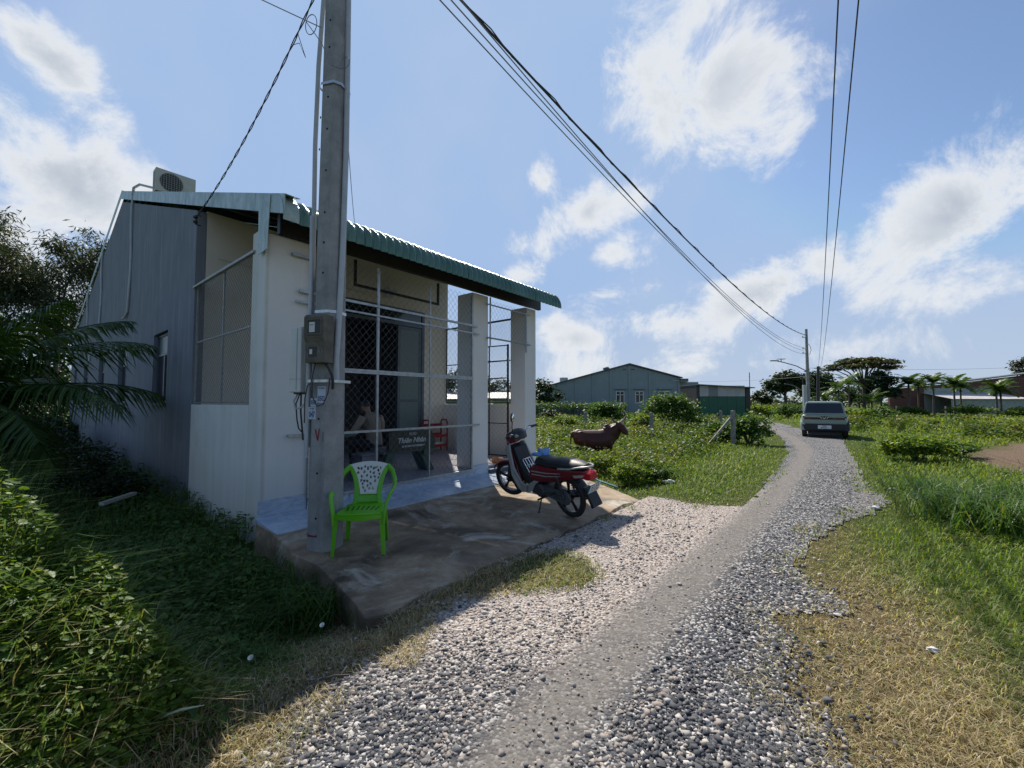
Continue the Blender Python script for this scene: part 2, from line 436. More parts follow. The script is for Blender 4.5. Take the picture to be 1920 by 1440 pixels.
def dryness(x, y):
    u, v = uvn(x, y); w = wob(x*1.3, y*1.3, 1.0)
    right = sstep(y, 6.0, 2.9)*sstep(x, .2, .9)                    # scorched verge nearest the road
    right = np.maximum(right, sstep(road_sd(x, y), .9, 0.0)*.8*(u > 2)*sstep(y, 9, 4))
    gr = sstep(x-.55*y, .9, 2.0)*sstep(y, 1.6, 2.6)                 # turf stays green away from the wheel tracks
    right = right*(1-.9*gr)
    left = .95*sstep(road_sd(x, y), 1.0, .15)*(x < 0)*(y < 5)
    pat = .65*(patch_sd(x, y) < .1)
    d = np.maximum(np.maximum(right, left), pat)
    far = .18*sstep(wob(x*.23, y*.23, 1.0), -.1, .8)
    return np.clip(np.maximum(d, far)+.16*w*(d > .05), 0, 1)
DIRT = poly([gp(a, b, GZ) for a, b in [(1815,862),(1850,838),(1930,828),(2100,850),(2100,905),(1930,892),(1860,880)]])
def bare(x, y): return sstep(sdf(DIRT, x, y)+wob(x*2, y*2)*.35, .3, -.3)

MG = mat_ground(); MGR = mat_gravel()
def build_ground():
    xs = graded(-1400, 1400, .12, 1.06); ys = graded(-60, 2400, .12, 1.06)
    X, Y = np.meshgrid(xs, ys); Z = hz(X, Y)
    nx, ny = len(xs), len(ys); V = np.stack([X, Y, Z], -1).reshape(-1, 3)
    i = np.arange(ny-1)[:, None]*nx+np.arange(nx-1)[None]; i = i.ravel()
    F = np.stack([i, i+1, i+nx+1, i+nx], -1)
    o = npmesh('ground', V, F, MG, None, {'dry': dryness(V[:, 0], V[:, 1]), 'bare': bare(V[:, 0], V[:, 1])}, True)
    tag(o, kind='structure')
build_ground()
def build_road():
    # grid aligned with the road, kept where the gravel lies
    us = np.concatenate([np.arange(-6, 9, .07), np.arange(9, 26, .2), np.arange(26, 52, .5)])
    vs = np.concatenate([np.arange(-16, -7.5, .25), np.arange(-7.5, -2.4, .07), np.arange(-2.4, 3, .2), np.arange(3, 30, .4)])
    U, Vv = np.meshgrid(us, vs); X = A0.x+UD.x*U+VD.x*Vv; Y = A0.y+UD.y*U+VD.y*Vv
    Z = hz(X, Y)+.014+.006*wob(X*5, Y*5)
    sd = road_sd(X, Y); nx, ny = len(us), len(vs)
    i = (np.arange(ny-1)[:, None]*nx+np.arange(nx-1)[None]).ravel()
    F = np.stack([i, i+1, i+nx+1, i+nx], -1)
    psd = patch_sd(X, Y)
    F = F[((sd.ravel()[F] < .02) & (psd.ravel()[F] > -.06)).sum(1) >= 3]
    used = np.unique(F); rm = np.full(nx*ny, -1); rm[used] = np.arange(len(used))
    V = np.stack([X, Y, Z], -1).reshape(-1, 3)[used]
    td = track_d(V[:, 0], V[:, 1]); rr = np.hypot(V[:, 0], V[:, 1])
    dust = sstep(td, .32, .08)*.95
    dust = np.maximum(dust, .45*sstep(np.abs(td-1.25), .35, .1)*(lightz(V[:, 0], V[:, 1]) < .3)*sstep(rr, 4.5, 7))
    o = npmesh('gravel_road', V, rm[F], MGR, None, {'light': lightz(V[:, 0], V[:, 1]), 'dust': dust}, True)
    tag(o, kind='structure')
build_road()

# concrete forecourt slab in front of the house
M_CONC = None
def mat_slab():
    m, nt, N, L, bs = NT('stained_concrete')
    tc = N.new('ShaderNodeTexCoord'); p = tc.outputs['Object']
    big = nnoise(N, L, p, .75, 6, .62, .6); mid = nnoise(N, L, p, 3.2, 8, .68, .4); fine = nnoise(N, L, p, 40, 5, .65)
    c = nramp(N, L, mid, [(.28, (.15, .105, .066)), (.48, (.27, .20, .132)), (.68, (.38, .305, .22))])
    c = nmix(N, L, nramp(N, L, big, [(.36, (1,)*3), (.52, (0,)*3)]), c, (.058, .045, .034))
    c = nmix(N, L, nramp(N, L, nnoise(N, L, p, 1.05, 6, .7, 1.2), [(.54, (0,)*3), (.66, (.85,)*3)]), c, (.46, .42, .35))
    c = nmix(N, L, nramp(N, L, fine, [(.5, (0,)*3), (.85, (.45,)*3)]), c, (.09, .075, .06))
    L.new(c, bs.inputs['Base Color'])
    rr = N.new('ShaderNodeMapRange'); L.new(big, rr.inputs[0]); rr.inputs[1].default_value = .35; rr.inputs[2].default_value = .6; rr.inputs[3].default_value = .55; rr.inputs[4].default_value = .9
    L.new(rr.outputs[0], bs.inputs['Roughness']); bs.inputs['Specular IOR Level'].default_value = .3
    nbump(N, L, nmix(N, L, .4, fine, mid), .35, .01, bs); return m
def slab_top(v): return .035 + (v+.67)*.042
def build_slab():
    out = [(-.05, -.50), (-.07, -.67), (-.10, -1.05), (-.16, -1.30), (-.10, -1.7), (-.16, -2.1), (-.22, -2.5), (-.30, -2.84)]
    for i in range(1, 24):
        u = -.30+4.75*i/24; out.append((u, -2.88-.03*math.sin(i*1.7)-.02*math.sin(i*3.1)))
    out += [(4.45, -2.98), (4.62, -2.72), (4.9, -2.25), (5.2, -1.7), (5.5, -1.1), (5.9, -.6), (6.1, -.2), (5.6, -.06), (0.3, -.06), (-.05, -.06)]
    b = MB(); n = len(out)
    top = [(u, v, slab_top(v)) for u, v in out]; low = [(u+(-.02 if u < 0 else 0), v, -.62) for u, v in out]
    b.v = top+low; b.f = [tuple(range(n))] + [((i+1) % n, i, n+i, n+(i+1) % n) for i in range(n)]
    o = b.build('concrete_forecourt', mat_slab(), bevel=.012)
    o.location = A0; o.rotation_euler = (0, 0, HANG); tag(o, kind='structure')
build_slab()
# ================================================================== the house
def mat_plaster(name, base, stain, streak=(.20, .20, .19), strk=.05, lowdirt=.6, moss=0):
    """painted cement render with rain streaks and rising dirt"""
    m, nt, N, L, bs = NT(name)
    tc = N.new('ShaderNodeTexCoord'); p = tc.outputs['Object']
    mp = N.new('ShaderNodeMapping'); mp.inputs['Scale'].default_value = (5, 5, .35); L.new(p, mp.inputs[0])
    st = nnoise(N, L, mp.outputs[0], 1.6, 7, .65, .3); cl = nnoise(N, L, p, 1.3, 7, .6, .5); fi = nnoise(N, L, p, 30, 5, .6)
    c = nmix(N, L, nramp(N, L, cl, [(.3, (.75,)*3), (.7, (0,)*3)]), base, stain)
    c = nmix(N, L, nramp(N, L, st, [(.52, (0,)*3), (.72, (strk,)*3)]), c, streak)
    sep = N.new('ShaderNodeSeparateXYZ'); L.new(p, sep.inputs[0])
    mr = N.new('ShaderNodeMapRange'); L.new(nmath(N, L, 'ADD', sep.outputs[2], nmath(N, L, 'MULTIPLY', cl, -.55)), mr.inputs[0])
    mr.inputs[1].default_value = .45; mr.inputs[2].default_value = -.25; mr.inputs[3].default_value = 0; mr.inputs[4].default_value = lowdirt
    c = nmix(N, L, mr.outputs[0], c, tuple(x*.62 for x in stain))
    if moss:      # mossy run-off line down the outer corner
        wv = nmath(N, L, 'ADD', sep.outputs[0], nmath(N, L, 'MULTIPLY', nnoise(N, L, mp.outputs[0], .9, 3), .05))
        k = nmath(N, L, 'ABSOLUTE', nmath(N, L, 'SUBTRACT', wv, .055)); mk = N.new('ShaderNodeMapRange'); L.new(k, mk.inputs[0]); mk.inputs[1].default_value = .035; mk.inputs[2].default_value = .004; mk.inputs[4].default_value = .65
        c = nmix(N, L, nmath(N, L, 'MULTIPLY', mk.outputs[0], nramp(N, L, cl, [(.25, (1,)*3), (.75, (.15,)*3)])), c, (.30, .31, .17))
    c = nmix(N, L, nmath(N, L, 'MULTIPLY', fi, .14), c, tuple(x*.5 for x in base))
    L.new(c, bs.inputs['Base Color']); bs.inputs['Roughness'].default_value = .85; bs.inputs['Specular IOR Level'].default_value = .25
    nbump(N, L, nmix(N, L, .35, fi, cl), .25, .008, bs); return m
M_WHITE = mat_plaster('white_render', (.76, .755, .73), (.66, .655, .63), moss=1)
M_CREAM = mat_plaster('cream_render', (.70, .66, .58), (.61, .575, .50))
M_GREY = mat_plaster('bare_grey_render', (.215, .235, .27), (.155, .17, .20), streak=(.36, .38, .41), strk=.7, lowdirt=.75)
def mat_tile(name, a, b, vein):
    m, nt, N, L, bs = NT(name)
    tc = N.new('ShaderNodeTexCoord'); p = tc.outputs['Object']
    oi = N.new('ShaderNodeObjectInfo')
    ad = N.new('ShaderNodeVectorMath'); L.new(p, ad.inputs[0]); L.new(oi.outputs['Location'], ad.inputs[1])
    mp = N.new('ShaderNodeMapping'); mp.inputs['Scale'].default_value = (1, 1, 3.5); mp.inputs['Rotation'].default_value = (.3, .5, .2); L.new(ad.outputs[0], mp.inputs[0])
    n = nnoise(N, L, mp.outputs[0], 4.5, 9, .68, 1.6); n2 = nnoise(N, L, mp.outputs[0], 11, 6, .6, .8)
    c = nramp(N, L, n, [(.36, vein), (.48, b), (.62, a)])
    c = nmix(N, L, nmath(N, L, 'MULTIPLY', n2, .35), c, b)
    L.new(c, bs.inputs['Base Color']); bs.inputs['Roughness'].default_value = .28; return m
M_TILE = mat_tile('blue_grey_marbled_tile', (.50, .56, .64), (.37, .44, .54), (.24, .31, .42))
M_FTILE = mat_tile('porch_floor_tile', (.42, .41, .45), (.33, .32, .36), (.26, .25, .28))
M_WTILE = mat_tile('white_step_tile', (.72, .72, .72), (.64, .64, .66), (.5, .5, .53))
M_WIRE = mat('dull_wire', (.20, .21, .22), (.13, .14, .15), rough=.6, metal=.3)
M_GALV = mat('galvanised_steel', (.44, .46, .47), (.28, .30, .31), rough=.45, metal=.7, scale=14, bump=.1)
M_DKST = mat('dark_painted_steel', (.028, .030, .034), (.05, .048, .046), rough=.5, metal=.3, scale=20)
def mat_sheet():
    m, nt, N, L, bs = NT('green_coated_sheet')
    tc = N.new('ShaderNodeTexCoord'); p = tc.outputs['Object']
    n = nnoise(N, L, p, 2.5, 7, .6); sep = N.new('ShaderNodeSeparateXYZ'); L.new(p, sep.inputs[0])
    L.new(nramp(N, L, n, [(.3, (.055, .135, .105)), (.7, (.10, .20, .165))]), bs.inputs['Base Color'])
    bs.inputs['Roughness'].default_value = .38; bs.inputs['Metallic'].default_value = .25
    w = N.new('ShaderNodeTexWave'); w.bands_direction = 'Y'; w.inputs['Scale'].default_value = 14; L.new(p, w.inputs['Vector'])
    nbump(N, L, w.outputs[0], .45, .006, bs); return m
M_SHEET = mat_sheet()
def mat_flash():
    m, nt, N, L, bs = NT('weathered_green_flashing')
    tc = N.new('ShaderNodeTexCoord'); p = tc.outputs['Object']
    mp = N.new('ShaderNodeMapping'); mp.inputs['Scale'].default_value = (3, 3, 1); L.new(p, mp.inputs[0])
    n = nnoise(N, L, mp.outputs[0], 2.4, 8, .62, .4); n2 = nnoise(N, L, p, 9, 5, .6)
    c = nramp(N, L, n, [(.32, (.22, .31, .28)), (.55, (.40, .48, .45)), (.7, (.58, .62, .60))])
    c = nmix(N, L, nramp(N, L, n2, [(.58, (0,)*3), (.7, (.5,)*3)]), c, (.15, .19, .18))
    L.new(c, bs.inputs['Base Color']); bs.inputs['Roughness'].default_value = .45; bs.inputs['Metallic'].default_value = .2; return m
M_FLASH = mat_flash()
M_GLASS = mat('dark_window_glass', (.012, .016, .02), (.02, .025, .03), rough=.08, spec=.7)
M_FRGLASS = mat('frosted_pane', (.14, .20, .20), (.08, .12, .12), rough=.3, scale=30, bump=.3)
M_ALU = mat('grey_blue_aluminium', (.10, .125, .15), (.07, .09, .11), rough=.4, metal=.4)
M_PVC = mat('grey_pvc', (.44, .47, .49), (.36, .39, .41), rough=.45)
M_WPVC = mat('off_white_plastic', (.62, .64, .60), (.54, .55, .52), rough=.45, scale=4)
M_BLK = mat('black_plastic', (.012, .012, .013), (.022, .022, .024), rough=.45)
M_ROOM = mat('room_plaster', (.30, .30, .30), rough=.9)

house = empty('house', A0, HANG, 'single-storey house with white porch, bare grey side wall and green corrugated roof', 'house')
DEPTH, RIDGE, ZR, ZE, ZB, WID = 22.6, 10.5, 7.35, 3.72, 4.20, 5.72
SL = (ZR-ZE)/(RIDGE+.5)
def roofz(v): return ZE+SL*(v+.5) if v <= RIDGE else ZR-(ZR-ZB)/(DEPTH-RIDGE)*(v-RIDGE)

# --- grey side wall with window openings (plane u = 0..0.12)
WINS = [(4.72, 5.92), (8.9, 10.1), (12.6, 13.8), (16.6, 17.8), (20.2, 21.2)]
WZ0, WZ1 = 1.48, 2.92
def side_wall():
    b = MB(); cuts = sorted(set([3.0, RIDGE, DEPTH] + [x for w in WINS for x in w]))
    for a, c in zip(cuts[:-1], cuts[1:]):
        win = any(w[0] <= a and c <= w[1] for w in WINS)
        segs = [(-.7, -.7, WZ0, WZ0), (WZ1, WZ1, roofz(a)-.09, roofz(c)-.09)] if win else [(-.7, -.7, roofz(a)-.09, roofz(c)-.09)]
        for z0a, z0c, z1a, z1c in segs:
            b.prism([(a, z0a), (c, z0c), (c, z1c), (a, z1a)], 0, .14, 'yz')
    b.build('side_wall', M_GREY, house)
side_wall()
for v0, v1 in WINS:
    f = MB()
    for y0, y1, z0, z1 in ((v0, v0+.05, WZ0, WZ1), (v1-.05, v1, WZ0, WZ1), (v0+.05, v1-.05, WZ0, WZ0+.05), (v0+.05, v1-.05, WZ1-.05, WZ1),
                           (v0+.05, v1-.05, 2.46, 2.51), ((v0+v1)/2-.025, (v0+v1)/2+.025, WZ0+.05, 2.46)):
        f.box(.075, .115, y0, y1, z0, z1)
    w = f.build('window', M_ALU, house)
    MB().box(.095, .103, v0+.04, v1-.04, 2.50, WZ1-.04).build('transom_pane', M_FRGLASS, w)
    vm = (v0+v1)/2
    MB().box(.095, .103, v0+.04, vm-.02, WZ0+.04, 2.47).build('pane', M_GLASS, w)
    MB().box(.095, .103, vm+.02, v1-.04, WZ0+.04, 2.47).build('pane', M_GLASS, w)
    MB().box(-.04, .06, v0-.03, v1+.03, WZ0-.05, WZ0-.002).build('sill', M_GREY, w)
# --- porch side: low wall, corner pillar; the same on the far side
MB().prism([(.002, -.6), (.002, 3.62), (.42, 3.66), (.42, -.6)], .0, .0).v
for u0, u1, v0, v1, zt, nm in ((0.0, .57, 0, .20, 3.62, 'porch_pillar'), (3.66, 4.10, 0, .42, 3.62, 'porch_pillar'), (5.32, WID, 0, .42, 3.62, 'porch_pillar')):
    MB().box(u0, u1, v0, v1, -.2, zt).build(nm, M_WHITE, house, bevel=.008)
MB().box(0.003, .14, .203, .42, -.62, 3.70).build('porch_pillar', M_WHITE, house, bevel=.006)
MB().box(0.001, .14, .423, 2.995, -.62, 1.46).build('low_wall', M_WHITE, house, bevel=.006)
MB().box(WID-.12, WID, .423, 2.995, -.5, 1.44).build('low_wall', M_WHITE, house)
MB().box(-.001, .13, -.0, .2, -.62, -.205).build('footing', M_WHITE, house)
# --- main front wall at v = 3 with the door opening
DU0, DU1, DZ1, FZ = 2.05, 4.90, 3.82, .245
b = MB()
b.box(.145, DU0, 3.0, 3.15, -.1, 4.82); b.box(DU1, WID, 3.0, 3.15, -.1, 4.82); b.box(DU0, DU1, 3.0, 3.15, DZ1, 4.82)
b.build('front_wall', M_CREAM, house)
# remaining walls of the room behind
b = MB(); b.prism([(3.15, -.2), (RIDGE, -.2), (DEPTH, -.2), (DEPTH, ZB-.1), (RIDGE, ZR-.1), (3.15, roofz(3.15)-.1)], WID-.14, WID, 'yz')
b.build('far_side_wall', M_GREY, house)
MB().box(.14, WID-.14, DEPTH-.14, DEPTH, -.2, ZB-.1).build('rear_wall', M_GREY, house)
MB().box(.14, WID-.14, 7.2, 7.3, -.1, 4.2).build('partition_wall', M_ROOM, house)
MB().box(.14, WID-.14, 3.15, 7.2, 4.2, 4.25).build('ceiling', M_ROOM, house)
MB().box(.14, WID-.14, 3.0, 7.2, -.1, FZ-.003).build('room_floor', M_FTILE, house)
MB().box(.012, WID-.012, .02, 2.998, -.1, FZ-.012).build('porch_slab', M_GREY, house)
for i in range(7):
    for j in range(4):
        u0 = .145+i*.80; v0 = .205+j*.70
        u1 = min(u0+.795, WID-.125); v1 = min(v0+.695, 2.995)
        MB().box(u0, u1, v0 if j else .05, v1, FZ-.012, FZ).build('floor_tile', M_FTILE, house)
# door: dark frame, transom, two tall leaves of which the right one is glazed and folded
df = MB()
for u0, u1, z0, z1 in ((DU0, DU0+.08, FZ, DZ1), (DU1-.08, DU1, FZ, DZ1), (DU0+.08, DU1-.08, DZ1-.42, DZ1-.34), (DU0+.08, DU1-.08, DZ1-.08, DZ1)):
    df.box(u0, u1, 2.97, 3.06, z0, z1)
door = df.build('door', M_ALU, house, bevel=.006)
for k in range(4):
    u0 = DU0+.09+k*.675; MB().box(u0, u0+.66, 3.0, 3.012, DZ1-.335, DZ1-.085).build('transom_pane', M_GLASS, door)
lf = MB(); D0, D1 = DU1-.80, DU1-.09
for a, c, z0, z1 in ((D0, D0+.07, FZ, DZ1-.43), (D1-.07, D1, FZ, DZ1-.43), (D0+.07, D1-.07, FZ, FZ+.3), (D0+.07, D1-.07, 1.5, 1.57), (D0+.07, D1-.07, DZ1-.5, DZ1-.43)):
    lf.box(a, c, 2.99, 3.03, z0, z1)
leaf = lf.build('door_leaf', M_ALU, door)
MB().box(D0+.07, D1-.07, 3.0, 3.01, FZ+.3, 1.5).build('pane', M_FRGLASS, leaf)
MB().box(D0+.07, D1-.07, 3.0, 3.01, 1.57, DZ1-.5).build('pane', M_FRGLASS, leaf)
# --- tiles: skirting on the plinth and the sloping apron
TZ0, TZ1 = .10, .30
def tiles(u0, u1, step, v_in, v_out, z_in, z_out):
    u = u0
    while u < u1-.02:
        e = min(u+step, u1)
        b = MB(); t = .014
        b.v = [(u, v_out, z_out), (e-.004, v_out, z_out), (e-.004, v_in, z_in), (u, v_in, z_in), (u, v_out, z_out-.05), (e-.004, v_out, z_out-.05), (e-.004, v_in, z_in-.05), (u, v_in, z_in-.05)]
        b.f = [(0, 1, 2, 3), (7, 6, 5, 4), (0, 4, 5, 1), (1, 5, 6, 2), (2, 6, 7, 3), (3, 7, 4, 0)]
        b.build('apron_tile', M_TILE, house, bevel=.003); u = e
tiles(-.045, 4.30, .60, -.016, -.66, TZ0+.004, .046)
tiles(4.304, 5.9, .55, -.016, -.42, .085, .060)
def skirt(u0, u1, step=.60, v=-.013):
    u = u0
    while u < u1-.02:
        e = min(u+step, u1); MB().box(u, e-.004, v, .0-.001, TZ0, TZ1 if u < .5 or u > 3.6 else .205).build('skirting_tile', M_TILE, house, bevel=.002); u = e
skirt(-.012, .56); skirt(.575, 3.655); skirt(3.65, 4.11)
MB().box(.575, 3.655, -.0, .05, -.1, .2).build('plinth', M_TILE, house)
# step in the gateway, dark riser and white treads
MB().box(4.105, 5.315, -.05, .30, 0.02, .17).build('step_riser', mat('dark_riser', (.06, .07, .075), rough=.6), house)
for k in range(3):
    u0 = 4.105+k*.404; MB().box(u0, u0+.40, -.06, .30, .17, .182).build('step_tile', M_WTILE, house)
    MB().box(u0, u0+.40, .30, .32, .182, FZ).build('step_tile', M_WTILE, house)

# --- roof: corrugated sheets, each sheet a part; bull-nosed front edge
PITCHW, AMP = .122, .017
def sheet(u0, u1, prof, name='roof_sheet', lift=0):
    n = int(round((u1-u0)/PITCHW*8)); us = np.linspace(u0, u1, n+1)
    prof = np.array(prof); m = len(prof)
    tan = np.gradient(prof, axis=0); nrm = np.stack([-tan[:, 1], tan[:, 0]], 1); nrm /= np.linalg.norm(nrm, axis=1)[:, None]
    if nrm[-1, 1] < 0: nrm = -nrm
    w = AMP*np.cos(2*np.pi*us/PITCHW)+lift
    V = np.zeros((m, n+1, 3)); V[:, :, 0] = us[None]
    V[:, :, 1] = prof[:, 0][:, None]+nrm[:, 0][:, None]*w[None]; V[:, :, 2] = prof[:, 1][:, None]+nrm[:, 1][:, None]*w[None]
    i = (np.arange(m-1)[:, None]*(n+1)+np.arange(n)[None]).ravel()
    o = npmesh(name, V.reshape(-1, 3), np.stack([i, i+1, i+n+2, i+n+1], -1), M_SHEET, house, None, True)
    return o
UR0, UR1 = .05, 5.93
cen = Vector((-.28, ZE-.06)); rad = .30
a1 = math.atan(SL); fp = []
for k in range(9):
    th = R(190) - (R(190)-(math.pi/2+a1))*k/8
    fp.append((cen.x+rad*math.cos(th), cen.y+rad*math.sin(th)))
s0 = fp[-1]; fp = fp+[(v, s0[1]+SL*(v-s0[0])) for v in (.5, 2, 4, 6, 8, RIDGE)]
bp = [(RIDGE, fp[-1][1]), (14, fp[-1][1]-.252*(14-RIDGE)), (18, fp[-1][1]-.252*(18-RIDGE)), (DEPTH+.5, fp[-1][1]-.252*(DEPTH+.5-RIDGE))]
nsh = 6; dw = (UR1-UR0)/nsh
for k in range(nsh):
    sheet(UR0+k*dw, UR0+(k+1)*dw+.0, fp, 'roof_sheet', .004*(k % 2))
    sheet(UR0+k*dw, UR0+(k+1)*dw+.0, bp, 'roof_sheet', .004*(k % 2))
MB().prism([(RIDGE-.3, s0[1]+SL*(RIDGE-.3-s0[0])+.03), (RIDGE, fp[-1][1]+.06), (RIDGE+.3, fp[-1][1]-.05), (RIDGE+.3, fp[-1][1]-.06), (RIDGE, fp[-1][1]+.045), (RIDGE-.3, s0[1]+SL*(RIDGE-.3-s0[0])+.02)], -.03, 5.95, 'yz').build('ridge_cap', M_SHEET, house)
# flat flashing over the verge (barge) of the left gable, in lapped lengths
def rf(v): return s0[1]+SL*(v-s0[0]) if v <= RIDGE else fp[-1][1]-.252*(v-RIDGE)
cuts = [-.62, .28, 1.9, 3.6, 5.4, 7.2, 9.0, RIDGE]
for i, (a, c) in enumerate(zip(cuts[:-1], cuts[1:])):
    t = .003*(i % 2)
    MB().prism([(a, rf(a)-.20), (c, rf(c)-.20), (c, rf(c)+.035), (a, rf(a)+.035)], -.035-t, -.028-t, 'yz').build('barge_flashing', M_FLASH, house)
    MB().prism([(a, rf(a)+.030), (c, rf(c)+.030), (c, rf(c)+.037), (a, rf(a)+.037)], -.027, .14, 'yz').build('barge_flashing', M_FLASH, house)
for a, c in ((RIDGE, 14.5), (14.5, 18.5), (18.5, DEPTH+.4)):
    MB().prism([(a, rf(a)-.16), (c, rf(c)-.16), (c, rf(c)+.035), (a, rf(a)+.035)], -.035, -.028, 'yz').build('barge_flashing', M_FLASH, house)
# bent corner plates at the front of the verge
b = MB(); b.add([(-.045, -.30, rf(-.3)+.04), (-.045, .06, rf(0)+.05), (-.045, .03, 3.34), (-.045, -.24, 3.36), (-.038, -.30, rf(-.3)+.04), (-.038, .06, rf(0)+.05), (-.038, .03, 3.34), (-.038, -.24, 3.36)],
      [(0, 1, 2, 3), (7, 6, 5, 4), (0, 4, 5, 1), (1, 5, 6, 2), (2, 6, 7, 3), (3, 7, 4, 0)]); b.xf(Matrix.Translation((0, .07, 0)))
b.build('corner_plate', M_FLASH, house)
b = MB(); rings = []
for k in range(7):
    th = R(190)-R(90)*k/6; rings.append([(x, cen.x+(rad+.03)*math.cos(th), cen.y+(rad+.03)*math.sin(th)) for x in (-.04, .14)])
b.loft(rings, False, False); b.build('corner_plate', M_FLASH, house)
# steel beam and purlins under the porch roof
MB().box(.145, 5.86, -.05, .03, 3.64, 4.0).build('eave_beam', M_DKST, house)
for v in (1.3, 2.5):
    MB().box(.145, 5.9, v, v+.05, rf(v)-.12, rf(v)-.03).build('purlin', M_DKST, house)
MB().prism([(-.35, rf(-.35)-.12), (3.0, rf(3.0)-.12), (3.0, rf(3)-.05), (-.35, rf(-.35)-.05)], 5.40, 5.46, 'yz').build('rafter', M_DKST, house)
MB().prism([(-.35, rf(-.35)-.12), (3.0, rf(3.0)-.12), (3.0, rf(3)-.05), (-.35, rf(-.35)-.05)], 3.80, 3.86, 'yz').build('rafter', M_DKST, house)
MB().prism([(-.35, rf(-.35)-.12), (3.0, rf(3.0)-.12), (3.0, rf(3)-.05), (-.35, rf(-.35)-.05)], .26, .32, 'yz').build('rafter', M_DKST, house)

# --- chain-link grilles
def chainlink(P, w, h, cw, ch, r, name, parent, material, clip=None):
    """diamond mesh of zigzag wires in the plane P(s, t, off)"""
    V = []; F = []; k = 0; nz = int(h/(ch/2)); x = 0.0; flip = 0
    nw = int(w/(cw/2))
    for i in range(nw+1):
        x = i*cw/2; base = len(V)
        for j in range(nz+1):
            t = min(j*ch/2, h); side = (j+i) % 2
            s = min(max(x+(cw/2 if side else 0)*1.0-(cw/4), 0), w)
            off = .0025 if (j+i) % 2 else -.0025
            for ds, do in ((r, 0), (0, r), (-r, 0), (0, -r)):
                V.append(P(s+ds, t, off+do))
        for j in range(nz):
            for q in range(4):
                a = base+j*4+q; c = base+j*4+(q+1) % 4; F.append((a, c, c+4, a+4))
    o = npmesh(name, np.array(V), np.array(F), material, parent); o['kind'] = 'stuff'; return o
grille = MB
def bar(p0, p1, r, name='grille_bar', par=None, m=None): return MB().tube([p0, p1], r, 4, True, True).build(name, m or M_GALV, par)
gr = MB().box(.36, 3.80, -.060, -.035, 2.80, 2.825).build('front_grille', M_GALV, house)
rr = .019
for z, a, c in ((2.955, .40, 3.74), (1.965, .57, 3.62), (1.935, .57, 3.62), (1.07, .30, 3.80), (.232, .57, 3.62), (3.42, .30, .60)):
    bar((a, -.048, z), (c, -.048, z), rr*1.25 if z < 2.9 else rr*1.3, par=gr)
for u, z0, z1 in ((.575, .22, 3.55), (1.585, .24, 3.55), (2.60, .24, 3.5), (3.615, .22, 3.55)):
    bar((u, -.030, z0), (u, -.030, z1), rr*1.2 if u != 2.60 else rr*.7, par=gr)
chainlink(lambda s, t, o: (.58+s, -.022+o, .235+t), 3.03, 3.36, .112, .125, .0026, 'chain_link', gr, M_WIRE)
# side grille above the low wall (left) and on the far side
def side_grille(u, nm, mm):
    g = MB().box(u-.02, u+.02, .43, 2.98, 3.47, 3.51).build(nm, mm, house)
    for a in (.45, 1.62, 2.96): bar((u, a, 1.47), (u, a, 3.47), .016, par=g, m=mm)
    for z in (1.49, 2.50): bar((u, .45, z), (u, 2.96, z), .016, par=g, m=mm)
    chainlink(lambda s, t, o: (u-.012+o, .46+s, 1.49+t), 2.49, 1.98, .085, .078, .0024, 'chain_link', g, M_WIRE)
side_grille(.04, 'side_grille', M_GALV); side_grille(WID-.06, 'side_grille', M_DKST)
MB().tube([(-.005, .33, 3.45), (-.005, 3.02, 3.45)], .022, 8).build('side_rail', M_GALV, house)
# gateway: fixed mesh above, open leaf swung inwards
g = MB().tube([(4.02, -.045, 2.78), (5.44, -.045, 2.78)], .017, 6).build('gate_transom', M_GALV, house)
bar((4.12, -.04, 2.6), (4.12, -.04, 3.6), .016, par=g); bar((5.31, -.04, 2.6), (5.31, -.04, 3.6), .016, par=g); bar((4.0, -.045, 3.45), (5.44, -.045, 3.45), .016, par=g)
chainlink(lambda s, t, o: (4.13+s, -.03+o, 2.79+t), 1.17, .78, .112, .125, .0026, 'chain_link', g, M_WIRE)
GL = Matrix.Translation((5.25, .44, 0)) @ Matrix.Rotation(R(97), 4, 'Z')
def gb(x0, z0, x1, z1, r=.018, par=None): return MB().tube([GL @ Vector((x0, 0, z0)), GL @ Vector((x1, 0, z1))], r, 4, True, True).build('gate_bar', M_DKST, par)
gate = MB().tube([GL @ Vector((0, 0, .27)), GL @ Vector((0, 0, 2.82))], .024, 4, True, True).build('gate_leaf', M_DKST, house)
gb(1.05, .27, 1.05, 2.82, .022, gate); gb(.52, .27, .52, 2.82, .016, gate)
for z in (.29, 1.02, 1.58, 2.05, 2.45, 2.80): gb(0, z, 1.05, z, .016, gate)
chainlink(lambda s, t, o: tuple(GL @ Vector((.01+s, o, .29+t))), 1.03, 2.5, .112, .125, .0024, 'chain_link', gate, M_WIRE)
for z in (.6, 1.5, 2.4): MB().tube([GL @ Vector((-.035, .03, z)), GL @ Vector((-.035, .03, z+.12))], .016, 8).build('hinge', M_GALV, gate)

# black sign frame and rod hanging below the porch roof
hf = MB().box(2.35, 4.55, 2.0, 2.04, 3.82, 3.87).build('hanging_frame', M_BLK, house)
MB().box(4.50, 4.55, 2.0, 2.04, 3.871, 4.35).build('hanger', M_BLK, hf); MB().box(2.35, 2.40, 2.0, 2.04, 3.871, 4.35).build('hanger', M_BLK, hf)
MB().tube([(.3, 2.9, 4.0), (.9, 2.9, 3.98), (2.0, 2.9, 4.02), (3.2, 2.93, 3.98)], .008, 6).build('clothes_line', M_PVC, house)
